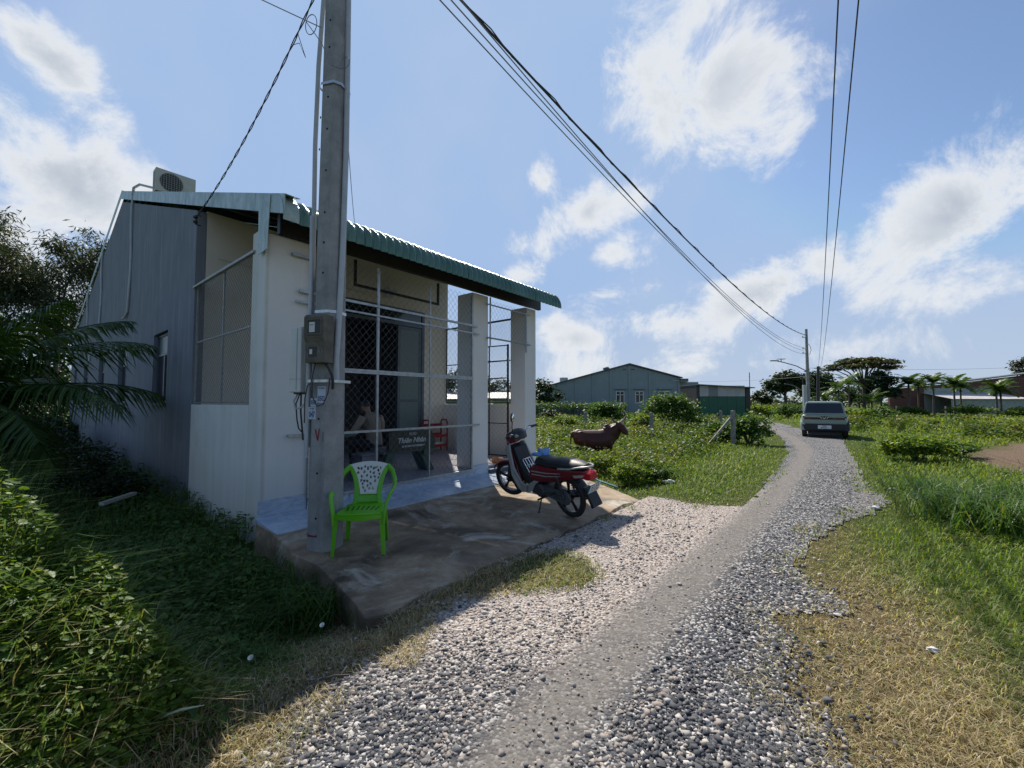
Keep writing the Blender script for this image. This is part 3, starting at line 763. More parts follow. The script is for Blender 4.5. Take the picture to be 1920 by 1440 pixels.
# conduits on the grey wall
def conduit(v, z1, z0, hook):
    pts = [(-.02, v, z1)]; n = 8
    for k in range(1, n): pts.append((-.03-.01*math.sin(k), v+.05*math.sin(k*1.1)*.5, z1+(z0-z1)*k/n))
    pts += [(-.03, v+hook*.3, z0+.08), (-.04, v+hook*.8, z0-.02), (-.07, v+hook, z0-.05)]
    MB().tube(pts, .028, 8).build('conduit', M_PVC, house, smooth=True)
conduit(8.75, rf(8.75)+.03, 3.75, .5); conduit(13.8, rf(13.8)-.1, 3.85, -.25); conduit(17.2, rf(17.2)-.1, 3.9, .35)
MB().tube([(.55, 7.15, rf(7.1)+.16), (.2, 7.5, rf(7.5)+.2), (.0, 8.1, rf(8.1)+.22), (-.04, 8.6, rf(8.6)+.12), (-.03, 8.75, rf(8.75)-.1)], .03, 8).build('conduit', M_PVC, house, smooth=True)
MB().tube([(-.02, 16.0, 3.3), (-.035, 15.99, 3.0)], .03, 8).build('conduit', M_PVC, house)
# bracket with insulators where the service drop lands
b = MB().tube([(-.04, 2.62, 4.56), (-.10, 2.62, 4.56), (-.10, 2.62, 4.40), (-.04, 2.62, 4.40)], .012, 6); b.ell((-.11, 2.62, 4.52), (.035, .035, .03)); b.ell((-.11, 2.62, 4.44), (.035, .035, .03))
b.build('service_bracket', M_DKST, house)
# ================================================================== things at the house front
M_POLE = None
def mat_pole():
    m, nt, N, L, bs = NT('cast_concrete_pole')
    tc = N.new('ShaderNodeTexCoord'); p = tc.outputs['Object']
    mp = N.new('ShaderNodeMapping'); mp.inputs['Scale'].default_value = (6, 6, .8); L.new(p, mp.inputs[0])
    st = nnoise(N, L, mp.outputs[0], 1.5, 7, .65, .2); fi = nnoise(N, L, p, 55, 6, .7); mid = nnoise(N, L, p, 5, 6, .65)
    c = nramp(N, L, mid, [(.3, (.215, .22, .22)), (.7, (.36, .365, .36))])
    c = nmix(N, L, nramp(N, L, st, [(.5, (0,)*3), (.75, (.7,)*3)]), c, (.15, .155, .16))
    c = nmix(N, L, nramp(N, L, fi, [(.55, (0,)*3), (.8, (.6,)*3)]), c, (.13, .13, .13))
    L.new(c, bs.inputs['Base Color']); bs.inputs['Roughness'].default_value = .9; bs.inputs['Specular IOR Level'].default_value = .2
    nbump(N, L, nmix(N, L, .6, mid, fi), .5, .008, bs); return m
M_POLE = mat_pole()
M_STRAP = mat('strap_steel', (.60, .62, .62), (.45, .46, .46), rough=.35, metal=.8, scale=30)
M_CABLE = mat('black_cable', (.015, .016, .018), (.03, .03, .033), rough=.55)
M_GCABLE = mat('grey_cable', (.22, .23, .25), (.16, .17, .18), rough=.5)
M_HOLE = mat('hole_dark', (.01, .01, .01), rough=1)
PB = gp(597, 1037, -.01); PB = Vector((PB.x, PB.y+.145, -.02))
pole = empty('utility_pole', PB, R(-12), 'tall square-shouldered concrete utility pole standing at the forecourt corner', 'utility pole')
pole.rotation_euler = (0, R(.25), R(-14))
def pw(z): return .150-.0078*z           # half width
PH = 7.7
def pole_ring(z, flare=0):
    w = pw(z); c = w*.42
    return [(w-c, -w, z), (w, -w+c, z), (w, w-c, z), (w-c, w, z), (-w+c, w, z), (-w, w-c, z), (-w, -w+c, z), (-w+c, -w, z)]
MB().loft([pole_ring(z) for z in np.linspace(0, PH, 12)]).build('shaft', M_POLE, pole, bevel=.006)
for z in (.35, .8, 1.35, 1.95, 2.86, 3.18, 3.5, 3.95, 4.4, 4.75, 5.3, 5.6, 6.1, 6.35, 6.6, 7.1):
    o = MB().lathe([(0, .0), (.012, 0), (.012, -.01), (0, -.01)], 10, Matrix.Translation((.0, -pw(z)-.001, z)) @ Matrix.Rotation(R(90), 4, 'X')).build('bolt_hole', M_HOLE, pole)
for z in (4.2, 4.55, 5.9):
    MB().lathe([(0, .0), (.011, 0), (.011, -.01), (0, -.01)], 10, Matrix.Translation((-pw(z)+.012, -pw(z)+.012, z)) @ Matrix.Rotation(R(45), 4, 'Z') @ Matrix.Rotation(R(-90), 4, 'Y')).build('bolt_hole', M_HOLE, pole)
def strap(z, h=.022, extra=.003, name='strap', m=None):
    def rg(zz, e):
        w = pw(zz)+e; c = w*.42
        return [(w-c, -w, zz), (w, -w+c, zz), (w, w-c, zz), (w-c, w, zz), (-w+c, w, zz), (-w, w-c, zz), (-w, -w+c, zz), (-w+c, -w, zz)]
    MB().loft([rg(z, extra), rg(z+h, extra)], False).build(name, m or M_STRAP, pole)
strap(1.72, .028, .05); strap(2.44, .03, .006); strap(4.88, .03, .02); strap(6.62, .03, .012)
# conduit pipes running up beside the shaft
MB().tube([(-.185, -.06, 1.05), (-.185, -.06, 2.2), (-.188, -.05, 2.9), (-.20, -.04, 3.6), (-.215, -.03, 4.3), (-.205, -.02, 5.2), (-.17, .0, 6.1), (-.13, .0, 6.7)], .024, 10).build('conduit', M_PVC, pole, smooth=True)
MB().tube([(-.145, -.135, .95), (-.14, -.14, 1.7), (-.14, -.14, 2.3), (-.165, -.10, 2.9), (-.20, -.07, 3.5)], .020, 10).build('conduit', M_PVC, pole, smooth=True)
MB().tube([(.155, -.08, 1.72), (.152, -.09, 1.95), (.158, -.06, 2.5), (.158, -.03, 3.2), (.150, .0, 4.2), (.130, .02, 5.2), (.115, .03, 6.0)], .030, 10).build('conduit', M_PVC, pole, smooth=True)
# red painted marks and paper notices on the shaft
M_RED = mat('red_paint', (.28, .03, .04), (.18, .02, .03), rough=.8); M_DKRED = mat('faded_red_paint', (.20, .04, .06), rough=.9)
def front_y(z): return -pw(z)-.0022
b = MB()
for a, c in (((-.035, 1.245), (-.005, 1.13)), ((-.005, 1.13), (.012, 1.25))):
    b.prism([(a[0]-.008, a[1]), (a[0]+.008, a[1]), (c[0]+.006, c[1]), (c[0]-.006, c[1])], front_y(1.2), front_y(1.2)+.001)
b.build('painted_mark', M_RED, pole)
MB().prism([(.055, 1.22), (.062, 1.22), (.062, 1.12), (.055, 1.12)], front_y(1.2), front_y(1.2)+.001).build('painted_mark', M_DKRED, pole)
b = MB(); rg = []
for x, y in ((-.152, -.03), (-.1505, -.089), (-.088, -.1515), (-.02, -.153), (.02, -.153)): rg.append([(x, y, .165), (x, y, .185+.006*math.sin(x*40))])
b.loft(rg, False, False); b.build('painted_mark', M_DKRED, pole)
M_PAPER = mat('notice_paper', (.55, .62, .68), (.45, .52, .60), rough=.8); M_INK = mat('blue_ink', (.01, .03, .17), rough=.8)
# Empty with parts is itself a part of the pole: keep it two levels by using plain meshes
def notice_flat(x0, x1, z0, z1, lines, ang=0):
    yy = front_y((z0+z1)/2)-.0008
    M = Matrix.Identity(4)
    if ang:
        w = pw((z0+z1)/2); c = w*.42
        M = Matrix.Translation((-w+c/2, -w+c/2, 0)) @ Matrix.Rotation(R(-45), 4, 'Z') @ Matrix.Translation((0, -yy-.0018, 0))
    o = MB().box(x0, x1, yy-.0006, yy, z0, z1).build('paper_notice', M_PAPER, pole); o.matrix_local = M
    for s, size, z, bo in lines:
        t = text('lettering', s, size, M_INK, o, (0, 0, 0), (0, 0, 0), .0002, bold=bo)
        t.matrix_local = Matrix.Translation(((x0+x1)/2, yy-.0012, z)) @ Matrix.Rotation(R(90), 4, 'X') @ Matrix.Diagonal((.66, 1.2, 1, 1))
notice_flat(-.02, .075, 1.515, 1.68, [('~10', .020, 1.662, 0), ('0502', .062, 1.555, .0014)])
notice_flat(-.125, -.035, 1.345, 1.47, [('~8', .018, 1.452, 0), ('047', .068, 1.392, .0014)])
notice_flat(-.10, -.025, 1.475, 1.56, [('0502', .05, 1.515, .0012)])
notice_flat(-.055, .055, 1.345, 1.46, [('~8', .016, 1.443, 0), ('~4', .058, 1.388, .0014)], 1)

def poleM(x, y, z): return pole.matrix_basis @ Vector((x, y, z))
PM = Matrix.Translation(PB) @ Euler(pole.rotation_euler).to_matrix().to_4x4()
# meter box
M_MBOX = mat('mouldy_meter_box', (.155, .145, .115), (.075, .07, .055), rough=.85, scale=9, bump=.3, bscale=30)
mb = empty('electric_meter_box', PM @ Vector((.045, -pw(2.1)-.006, 1.91)), R(-14), 'mouldy brown electric meter box strapped to the concrete pole', 'meter box')
b = MB(); b.prism([(0, 0), (-.135, 0), (-.135, .20), (-.16, .25), (-.16, .46), (-.13, .485), (0, .485)], -.115, .115, 'yz'); b.build('case', M_MBOX, mb, bevel=.008)
o = MB().box(-.055, .085, -.166, -.150, .29, .42).build('meter_window', M_BLK, mb); MB().box(-.045, .02, -.168, -.162, .30, .40).build('meter_dial', M_WPVC, o); text('digits', '~5', .018, M_INK, o, (-.012, -.1685, .372), (R(90), 0, 0), .0003)
b = MB()
for x0, x1, z0, z1 in ((-.075, .10, .42, .435), (-.075, .10, .272, .288), (-.075, -.058, .288, .42), (.086, .10, .288, .42)): b.box(x0, x1, -.172, -.155, z0, z1)
b.build('window_frame', M_MBOX, mb)
o = MB().box(-.07, .02, -.139, -.13, .06, .16).build('breaker_window', M_BLK, mb); MB().box(-.055, -.025, -.144, -.138, .085, .135).build('breaker_switch', M_WPVC, o)
MB().lathe([(0, 0), (.018, 0), (.018, -.01), (0, -.01)], 12, Matrix.Translation((.062, -.135, .115)) @ Matrix.Rotation(R(90), 4, 'X')).build('seal', M_WPVC, mb)
MB().tube([(-.06, -.05, 0), (-.075, -.07, -.09), (-.10, -.06, -.2), (-.10, -.03, -.28)], .006, 6).build('lead', M_GCABLE, mb)
MB().tube([(.07, -.07, 0), (.12, -.08, -.05), (.155, -.07, -.13), (.15, -.05, -.2), (.14, -.04, -.26)], .014, 8).build('lead', M_CABLE, mb, smooth=True)
MB().tube([(-.05, -.06, 0), (-.055, -.10, -.15), (-.04, -.11, -.33), (.02, -.11, -.43), (.09, -.11, -.41), (.125, -.09, -.3), (.115, -.05, -.15)], .006, 6).build('lead', M_CABLE, mb, smooth=True)
MB().tube([(-.10, -.06, -.2), (-.13, -.07, -.22), (-.15, -.08, -.35), (-.15, -.08, -.6)], .006, 6).build('lead', M_CABLE, mb, smooth=True)
# white telecom cabinet at the left of the pole
wb = empty('white_cable_cabinet', PM @ Vector((-.30, -.05, 1.62)), R(-14), 'long white plastic cable cabinet fixed to the left of the concrete pole', 'cabinet')
b = MB(); b.prism([(-.075, 0), (.07, 0), (.07, .69), (-.06, .675), (-.075, .60)], -.09, .05); b.build('case', M_WPVC, wb, bevel=.012)
MB().box(.015, .022, -.095, -.088, .02, .67).build('door_seam', M_PVC, wb); MB().box(-.07, .068, -.0945, -.0885, .135, .142).build('door_seam', M_PVC, wb)
MB().box(-.095, -.076, -.05, -.01, .02, .12).build('latch', M_WPVC, wb, bevel=.004); MB().box(-.03, .04, -.07, .02, -.018, 0).build('cable_gland', M_BLK, wb)
MB().tube([(-.01, -.03, -.01), (-.035, -.06, -.09), (0.0, -.07, -.17), (.09, -.09, -.155), (.14, -.09, -.10)], .010, 8).build('cable', M_PVC, wb, smooth=True)
MB().tube([(.015, -.03, -.01), (-.015, -.05, -.12), (.02, -.07, -.28), (.06, -.09, -.37), (.12, -.12, -.40)], .007, 6).build('cable', M_CABLE, wb, smooth=True)
MB().tube([(.03, -.03, -.01), (.03, -.03, -.2), (.04, -.0, -.5)], .009, 6).build('cable', M_CABLE, wb, smooth=True)

# ---------------------------------------------------------------- air conditioner on the roof
M_AC = mat('aged_cream_metal', (.50, .49, .40), (.42, .41, .33), rough=.5, scale=5)
ac = empty('air_conditioner', H(.12, 7.05, rf(7.05)+.10), HANG, 'cream outdoor air conditioner unit standing on the green roof', 'air conditioner')
MB().box(0, .78, 0, .30, .04, .60).build('case', M_AC, ac, bevel=.012)
b = MB().lathe([(.225, 0), (.225, -.006), (.0, -.006)], 32, Matrix.Translation((.30, -.002, .32)) @ Matrix.Rotation(R(90), 4, 'X') @ Matrix.Scale(-1, 4, (0, 0, 1))); fn = b.build('fan_opening', M_BLK, ac)
b = MB()
for i in range(-4, 5):
    h = math.sqrt(max(0, .23**2-(i*.05)**2)); b.tube([(.30+i*.05, -.012, .32-h), (.30+i*.05, -.012, .32+h)], .003, 4); b.tube([(.30-h, -.012, .32+i*.05), (.30+h, -.012, .32+i*.05)], .003, 4)
b.build('fan_guard', M_AC, fn)
b = MB()
for i in range(9): b.box(-.004, 0.0, .03, .27, .10+i*.05, .112+i*.05)
b.build('side_fins', M_BLK, ac); MB().box(.06, .12, .02, .28, -.06, .04).build('foot', M_GALV, ac); MB().box(.66, .72, .02, .28, -.06, .04).build('foot', M_GALV, ac)

# ---------------------------------------------------------------- green plastic armchair
M_GPL = mat('lime_green_plastic', (.13, .46, .012), (.10, .38, .01), rough=.34, scale=3); M_WPL = mat('white_plastic', (.66, .68, .64), (.58, .60, .57), rough=.38)
ch_loc = (gp(628, 1045, -.05)+gp(711, 1050, -.05)+gp(662, 1020, -.05)+gp(720, 1026, -.05))/4
CHZ = slab_top(to_uv(ch_loc.x, ch_loc.y)[1])
chair = empty('plastic_armchair', (ch_loc.x, ch_loc.y, CHZ), R(8), 'lime green plastic armchair with white pierced backrest panel beside the concrete pole', 'chair')
# local: -y is the front
def leg(x, y, x1, y1, nm, z1=.40):
    b = MB(); rings = []
    for k in range(6):
        t = k/5; w = .066-.022*(1-t); cx, cy = x+(x1-x)*t, y+(y1-y)*t; z = z1*t
        sx = 1 if x > 0 else -1; sy = 1 if y > 0 else -1
        rings.append([(cx-w*sx*.2, cy+w*sy*.5, z), (cx+w*sx*.5, cy+w*sy*.5, z), (cx+w*sx*.5, cy-w*sy*.5, z), (cx+w*sx*.5-.008*sx, cy-w*sy*.5, z), (cx+w*sx*.5-.010*sx, cy+w*sy*.5-.010*sy, z), (cx-w*sx*.2, cy+w*sy*.5-.008*sy, z)])
    b.loft(rings); return b.build(nm, M_GPL, chair, bevel=.002)
leg(-.235, -.215, -.205, -.19, 'leg'); leg(.235, -.215, .205, -.19, 'leg'); leg(-.20, .225, -.17, .18, 'leg'); leg(.20, .225, .17, .18, 'leg')
def rounded(w0, w1, d0, d1, n=6, r=.05):
    pts = [(-w0, d0+r), (-w0+r*.3, d0+r*.3), (-w0+r, d0), (-w0*.3, d0-.015), (w0*.3, d0-.015), (w0-r, d0), (w0-r*.3, d0+r*.3), (w0, d0+r), (w1, d1-r), (w1-r*.5, d1), (-w1+r*.5, d1), (-w1, d1-r)]; return pts
b = MB(); b.prism(rounded(.225, .185, -.235, .20), .385, .41, 'xy')
seat = b.build('seat', M_GPL, chair, bevel=.008)
b = MB()
for i in range(12):
    pass
ap = rounded(.232, .19, -.245, .205)
b.loft([[(x, y, .335+.02*(abs(x)/.2)) if True else 0 for x, y in ap], [(x, y, .392) for x, y in ap]], False); b.build('apron', M_GPL, seat, smooth=True)
for i in range(-3, 4):
    MB().box(i*.05-.006, i*.05+.006, -.10-.0, .06, .4095, .4112, Matrix.Rotation(R(-i*2.5), 4, 'Z')).build('seat_slot', M_HOLE, seat)
# backrest frame: curved arch from one side to the other, and arms
def bk(x, z): return .195 + (z-.41)*.26 + .05*(x/.25)**2*-1 + .02
arch = []
for k in range(21):
    t = -1+2*k/20; x = .245*math.sin(t*math.pi/2*.98); z = .60+.235*math.cos(t*math.pi/2)**.75
    arch.append((x, bk(x, z), z))
def strip(pts, wvec, th, name, par, m, w=.05):
    b = MB(); rings = []
    for (p, wv) in zip(pts, wvec):
        p = Vector(p); wv = Vector(wv); n = Vector((0, 1, 0)) if abs(wv.y) < .9*wv.length else Vector((0, 0, 1))
        t = n.normalized()*th
        rings.append([p-wv/2-t/2, p+wv/2-t/2, p+wv/2+t/2, p-wv/2+t/2])
    b.loft(rings); return b.build(name, m, par, smooth=True, bevel=.004)
# side uprights flaring out to the shoulder
for s in (-1, 1):
    pts = []; wv = []
    for k in range(9):
        t = k/8; z = .40+.40*t; x = s*(.135-.045*math.sin(t*math.pi*.55)+.115*t**2.2); pts.append((x, bk(x, z), z)); wv.append((.052, 0, .0))
    strip(pts, wv, .022, 'back_upright', chair, M_GPL)
    # arm: from shoulder sweeping forward and down to the front leg
    pts = []; wv = []
    S = [(s*.195, bk(.195, .80), .80), (s*.255, .245, .745), (s*.292, .17, .66), (s*.30, .07, .605), (s*.295, -.06, .585), (s*.282, -.15, .565), (s*.262, -.205, .50), (s*.245, -.215, .40), (s*.236, -.217, .30)]
    W_ = [(.045, 0, .02), (.048*s*s, .01, .0), (.05, .0, 0), (.052, 0, 0), (.052, 0, 0), (.052, .0, 0), (.045, .0, 0), (.045, 0, 0), (.045, 0, 0)]
    b = MB(); 
    b.tube(S, [(.017, .030)]*len(S), 10, True); b.build('armrest', M_GPL, chair, smooth=True)
# lower back panel (green) and the white pierced insert
def panel(zs, hw, m, nm, par, holes=None, th=.008, yo=0):
    b = MB(); rings = []
    for z, w in zip(zs, hw): rings.append([(x, bk(x, z)+yo, z) for x in np.linspace(-w, w, 9)])
    b.loft(rings, False, False); o = b.build(nm, m, par, smooth=True); md = o.modifiers.new('solid', 'SOLIDIFY'); md.thickness = th; md.offset = 0; return o
panel([.40, .43, .47, .50], [.165, .145, .125, .115], M_GPL, 'back_panel', chair)
# pierced insert: cell pattern cut out of a fan-shaped sheet
def pierced():
    rg = random.Random(5); bm = bmesh.new()
    nz, nx = 40, 36; zs = np.linspace(.50, .845, nz+1); grid = []
    def hw(z): t = (z-.5)/.345; return .085+.028*t+.115*max(0, t)**2.0
    seeds = [(rg.uniform(-.2, .2), rg.uniform(.52, .79)) for _ in range(400)]; pts = []
    for p in seeds:
        if abs(p[0]) < hw(p[1])-.022 and all((p[0]-q[0])**2+((p[1]-q[1])*.8)**2 > .030**2 for q in pts): pts.append(p)
    an = [rg.uniform(-.9, .9) for _ in pts]
    for z in zs:
        w = hw(z); topz = .008*0
        grid.append([bm.verts.new((x, bk(x, z)-.006, z - (max(0, (z-.80))/.045)*.040*(abs(x)/w)**2)) for x in np.linspace(-w, w, nx+1)])
    for i in range(nz):
        for j in range(nx):
            z = (zs[i]+zs[i+1])/2; w = hw(z); x = -w+2*w*(j+.5)/nx; hole = False
            for (px, pz), a in zip(pts, an):
                dx, dz = x-px, z-pz; c, s_ = math.cos(a), math.sin(a); e, f = dx*c+dz*s_, -dx*s_+dz*c
                if (e/.0105)**2+(f/(.0155*(1-.3*e/.012)))**2 < 1: hole = True; break
            if not hole: bm.faces.new((grid[i][j], grid[i][j+1], grid[i+1][j+1], grid[i+1][j]))
    bmesh.ops.delete(bm, geom=[v for v in bm.verts if not v.link_faces], context='VERTS')
    me = bpy.data.meshes.new('back_insert'); bm.to_mesh(me); bm.free(); me.materials.append(M_WPL)
    me.polygons.foreach_set('use_smooth', [True]*len(me.polygons))
    o = link('back_insert', me, chair); md = o.modifiers.new('solid', 'SOLIDIFY'); md.thickness = .012; md.offset = 0; o['label'] = 'white pierced backrest panel'
pierced()

# ---------------------------------------------------------------- things in the porch
M_STGR = mat('green_terrazzo', (.028, .085, .072), (.02, .06, .052), rough=.4, scale=30, bump=.1); M_STBK = mat('black_green_terrazzo', (.008, .018, .020), (.014, .026, .028), rough=.3, scale=60)
M_STGY = mat('grey_terrazzo', (.13, .145, .18), (.10, .115, .14), rough=.5, scale=40); M_LET = mat('white_lettering', (.62, .64, .64), rough=.7)
bench = empty('stone_bench', H(2.55, .38, FZ), HANG, 'dark terrazzo stone bench with white lettering on its backrest, behind the front grille', 'bench')
MB().prism([(-.48, .42), (.50, .42), (.50, .58), (.44, .70), (.40, .76), (-.42, .76), (-.48, .70)], -.03, .03).build('backrest', M_STBK, bench, bevel=.008)
MB().box(-.52, .52, .06, .42, .38, .43).build('seat', M_STGY, bench, bevel=.006)
for s in (-1, 1):
    MB().prism([(s*.44, 0), (s*.60, 0), (s*.40, .375), (s*.26, .375)] if s > 0 else [(-.60, 0), (-.44, 0), (-.26, .375), (-.40, .375)], .10, .38).build('leg', M_STGR, bench, bevel=.006)
    MB().prism([(s*.30, .30), (s*.48, .30), (s*.46, .56), (s*.30, .50)][::1 if s > 0 else -1], .032, .075).build('back_bracket', M_STGR, bench, bevel=.006)
text('lettering', 'VLXD', .065, M_LET, bench, (0.0, -.032, .705), (R(90), 0, 0), .001)
text('lettering', 'Thiên Nhân', .125, M_LET, bench, (-.02, -.032, .595), (R(90), 0, 0), .001, shear=.25, bold=.002)
text('lettering', '~17', .052, M_LET, bench, (0.02, -.032, .495), (R(90), 0, 0), .001, bold=.001)
tb = empty('stone_table', H(1.25, 1.0, FZ), HANG, 'green terrazzo stone table in the porch before the seated person', 'table')
MB().lathe([(0, .70), (.52, .70), (.54, .72), (.54, .745), (.52, .76), (0, .76)], 28).build('table_top', M_STGR, tb)
MB().loft([[(-.24, -.24, 0), (.24, -.24, 0), (.24, .24, 0), (-.24, .24, 0)], [(-.18, -.18, .35), (.18, -.18, .35), (.18, .18, .35), (-.18, .18, .35)], [(-.25, -.25, .70), (.25, -.25, .70), (.25, .25, .70), (-.25, .25, .70)]]).build('pedestal', M_STGR, tb)
def stool(u, v, lab):
    o = empty('stone_stool', H(u, v, FZ), HANG+R(10), lab, 'stool', 'stone stools in the porch')
    MB().loft([[(-.19*k, -.15*k, z), (.19*k, -.15*k, z), (.19*k, .15*k, z), (-.19*k, .15*k, z)] for k, z in ((1, 0), (.72, .36), (.72, .38))]).build('base', M_STGY, o, bevel=.006)
    MB().box(-.16, .16, -.13, .13, .381, .42).build('top', M_STGY, o, bevel=.008)
stool(1.78, .62, 'grey terrazzo stone stool between the green table and the bench'); stool(2.45, 1.30, 'grey terrazzo stone stool under the seated person'); stool(.72, .75, 'grey terrazzo stone stool beside the green table near the pole')
# red plastic rack by the cream wall
M_RPL = mat('red_plastic', (.36, .012, .02), (.26, .01, .015), rough=.4)
rk = empty('red_rack', H(5.05, 2.70, FZ), HANG, 'three-tier red plastic rack against the cream porch wall', 'rack')
for x in (-.30, .30):
    MB().tube([(x, -.12, 0), (x, -.12, .74), (x, -.09, .80), (x, .09, .80), (x, .12, .74), (x, .12, 0)], .022, 8).build('side_frame', M_RPL, rk, smooth=True)
for z in (.12, .36, .60):
    b = MB(); b.box(-.28, .28, -.12, .12, z, z+.015)
    b.box(-.28, .28, -.125, -.115, z+.016, z+.07); b.box(-.28, .28, .115, .125, z+.016, z+.10)
    b.build('shelf', M_RPL, rk)
tag(MB().loft([[(x*.22*k, y*.08*k, z) for x, y in ((-1, -.6), (-.5, -1), (.5, -1), (1, -.6), (1, .6), (.5, 1), (-.5, 1), (-1, .6))] for k, z in ((.8, 0), (1, .04), (.95, .075), (.6, .095))]).build('slippers_bundle', M_WPVC, None, loc=H(5.06, 2.69, FZ+.137), rot=(0, 0, HANG)), 'pale bundle lying on the bottom shelf of the red rack', 'bundle')
# wall fan
fan = empty('wall_fan', H(3.75, 2.985, 4.12), HANG, 'white wall fan mounted above the dark door', 'fan')
MB().box(-.05, .05, -.05, 0, -.12, .10).build('bracket', M_WPVC, fan, bevel=.01); MB().tube([(0, -.05, .02), (0, -.16, .0)], .03, 10).build('motor', M_BLK, fan)
b = MB()
for rr_ in (.2, .14, .08): b.tube([(rr_*math.cos(a), -.22, rr_*math.sin(a)) for a in np.linspace(0, 2*math.pi, 25)], .003, 5, False)
for k in range(16): b.tube([(.03*math.cos(k*.3927), -.235, .03*math.sin(k*.3927)), (.2*math.cos(k*.3927), -.2, .2*math.sin(k*.3927))], .002, 4)
b.build('cage', M_WPVC, fan)
b = MB()
for k in range(3):
    a = k*2.094; b.add([(0, -.19, 0), (.16*math.cos(a), -.185, .16*math.sin(a)), (.16*math.cos(a+.8), -.2, .16*math.sin(a+.8))], [(0, 1, 2)])
b.build('blades', M_PVC, fan)
# crumpled orange-brown cloth on the white step
def crumple(name, loc, r, m, label, cat, seed=0, flat=.5, grp=None):
    bm = bmesh.new(); bmesh.ops.create_icosphere(bm, subdivisions=3, radius=1); rg = np.random.default_rng(seed); ph = rg.uniform(0, 6, (6, 4))
    for v in bm.verts:
        p = v.co.copy(); k = 1+sum(.13*math.sin(p.x*ph[i, 0]*1.3+p.y*ph[i, 1]*1.3+p.z*ph[i, 2]+ph[i, 3]) for i in range(6))
        v.co = Vector((p.x*k*r[0], p.y*k*r[1], max(-.12, p.z*k*flat)*r[2]+.12*r[2]))
    me = bpy.data.meshes.new(name); bm.to_mesh(me); bm.free(); me.materials.append(m); o = link(name, me); o.location = loc
    return tag(o, label, cat, grp)
crumple('cloth', H(4.55, .12, .183), (.15, .11, .16), mat('orange_brown_cloth', (.42, .19, .09), (.28, .11, .05), rough=.95), 'crumpled orange brown cloth lying on the white tiled step', 'cloth', 3, .9)

# ---------------------------------------------------------------- wires
def catenary(p0, p1, sag, n=26): 
    p0, p1 = Vector(p0), Vector(p1); return [p0.lerp(p1, i/n)-Vector((0, 0, 4*sag*(i/n)*(1-i/n))) for i in range(n+1)]
def wire(p0, p1, sag, r, label, grp=None, m=None, n=26, name='overhead_wire'):
    return tag(MB().tube(catenary(p0, p1, sag, n), r, 6).build(name, m or M_CABLE, None, smooth=True), label, 'wire', grp)
FP = at(1516, 760, 34.0); FP.z = -.1
ptop = PM @ Vector((.05, .1, 7.45))
fpt = at(1513, 629, 34.0)
wire(ptop, fpt, 1.0, .020, 'thick black cable strung from the near pole to the top of the far pole')
tag(MB().tube([p+Vector((.035*math.sin(i*2.2), .035*math.cos(i*2.2), .02)) for i, p in enumerate(catenary(ptop, fpt, 1.0, 70))], .010, 5).build('overhead_wire', M_CABLE, None, smooth=True), 'thin cable lashed round the thick black cable between the poles', 'wire')
for k, (dz, s, yy) in enumerate(((-.05, 1.02, 658), (.0, 1.12, 652), (.05, 1.2, 664))):
    wire(ptop+Vector((.12*k, .1, -.15+dz)), at(1509, yy, 34), s, .010, ('upper thin wire', 'middle thin wire', 'lowest thin wire')[k]+' slung below the thick cable between the poles', None, M_GCABLE)
TP = at(1534, 688, 38.0)
wire(Vector((-1.0, -2.0, 7.5)), TP, 1.0, .009, 'overhead wire from the thin dark pole passing over the road, left of its pair'); wire(Vector((-.75, -2.0, 7.45)), TP+Vector((.25, 0, .05)), .95, .009, 'overhead wire from the thin dark pole passing over the road, right of its pair')
# service drop, twisted pair from pole to house
sd0 = PM @ Vector((-.13, .0, 6.35)); sd1 = H(-.11, 2.62, 4.5); cp = catenary(sd0, sd1, .22, 60)
for ph, lb in ((0, 'black strand'), (math.pi, 'second strand')):
    tag(MB().tube([p+Vector((.009*math.sin(i*.9+ph), .009*math.cos(i*.9+ph), 0)) for i, p in enumerate(cp)], .006, 5).build('service_cable', M_CABLE, None, smooth=True), lb+' of the twisted service cable from pole to house eave', 'cable')
tag(MB().tube([cp[10], cp[10]+Vector((.10, .0, -.30)), cp[10]+Vector((.02, .0, -.12)), cp[12]], .004, 4).build('cable_tail', M_CABLE), 'loose cut tail hanging from the twisted service cable', 'cable')
w0 = PM @ Vector((-.12, -.1, 5.55)); 
wire(at(-900, -760, 6.0), w0, .25, .005, 'thin wire running from the concrete pole up over the house', None, M_GCABLE)
wire(PM @ Vector((.11, -.05, 5.35)), H(3.6, 4.0, rf(4.0)+.02), .45, .005, 'thin wire sagging from the concrete pole behind the green roof', None, M_GCABLE)
b = MB()
coil = [PM @ Vector((-.16+.07*math.cos(t), -.20, 5.5+.11*math.sin(t))) for t in np.linspace(0, 9, 24)] + [PM @ Vector((-.05, -.17, 5.3)), PM @ Vector((.06, -.16, 5.05)), PM @ Vector((.17, -.14, 5.0))] + [PM @ Vector((.21+.05*math.cos(t), -.13, 5.07+.06*math.sin(t))) for t in np.linspace(-2, 4, 12)]
tag(b.tube(coil, .0045, 5).build('wire_coil', M_GCABLE, None, smooth=True), 'loose coil of thin wire tangled round the concrete pole', 'wire')
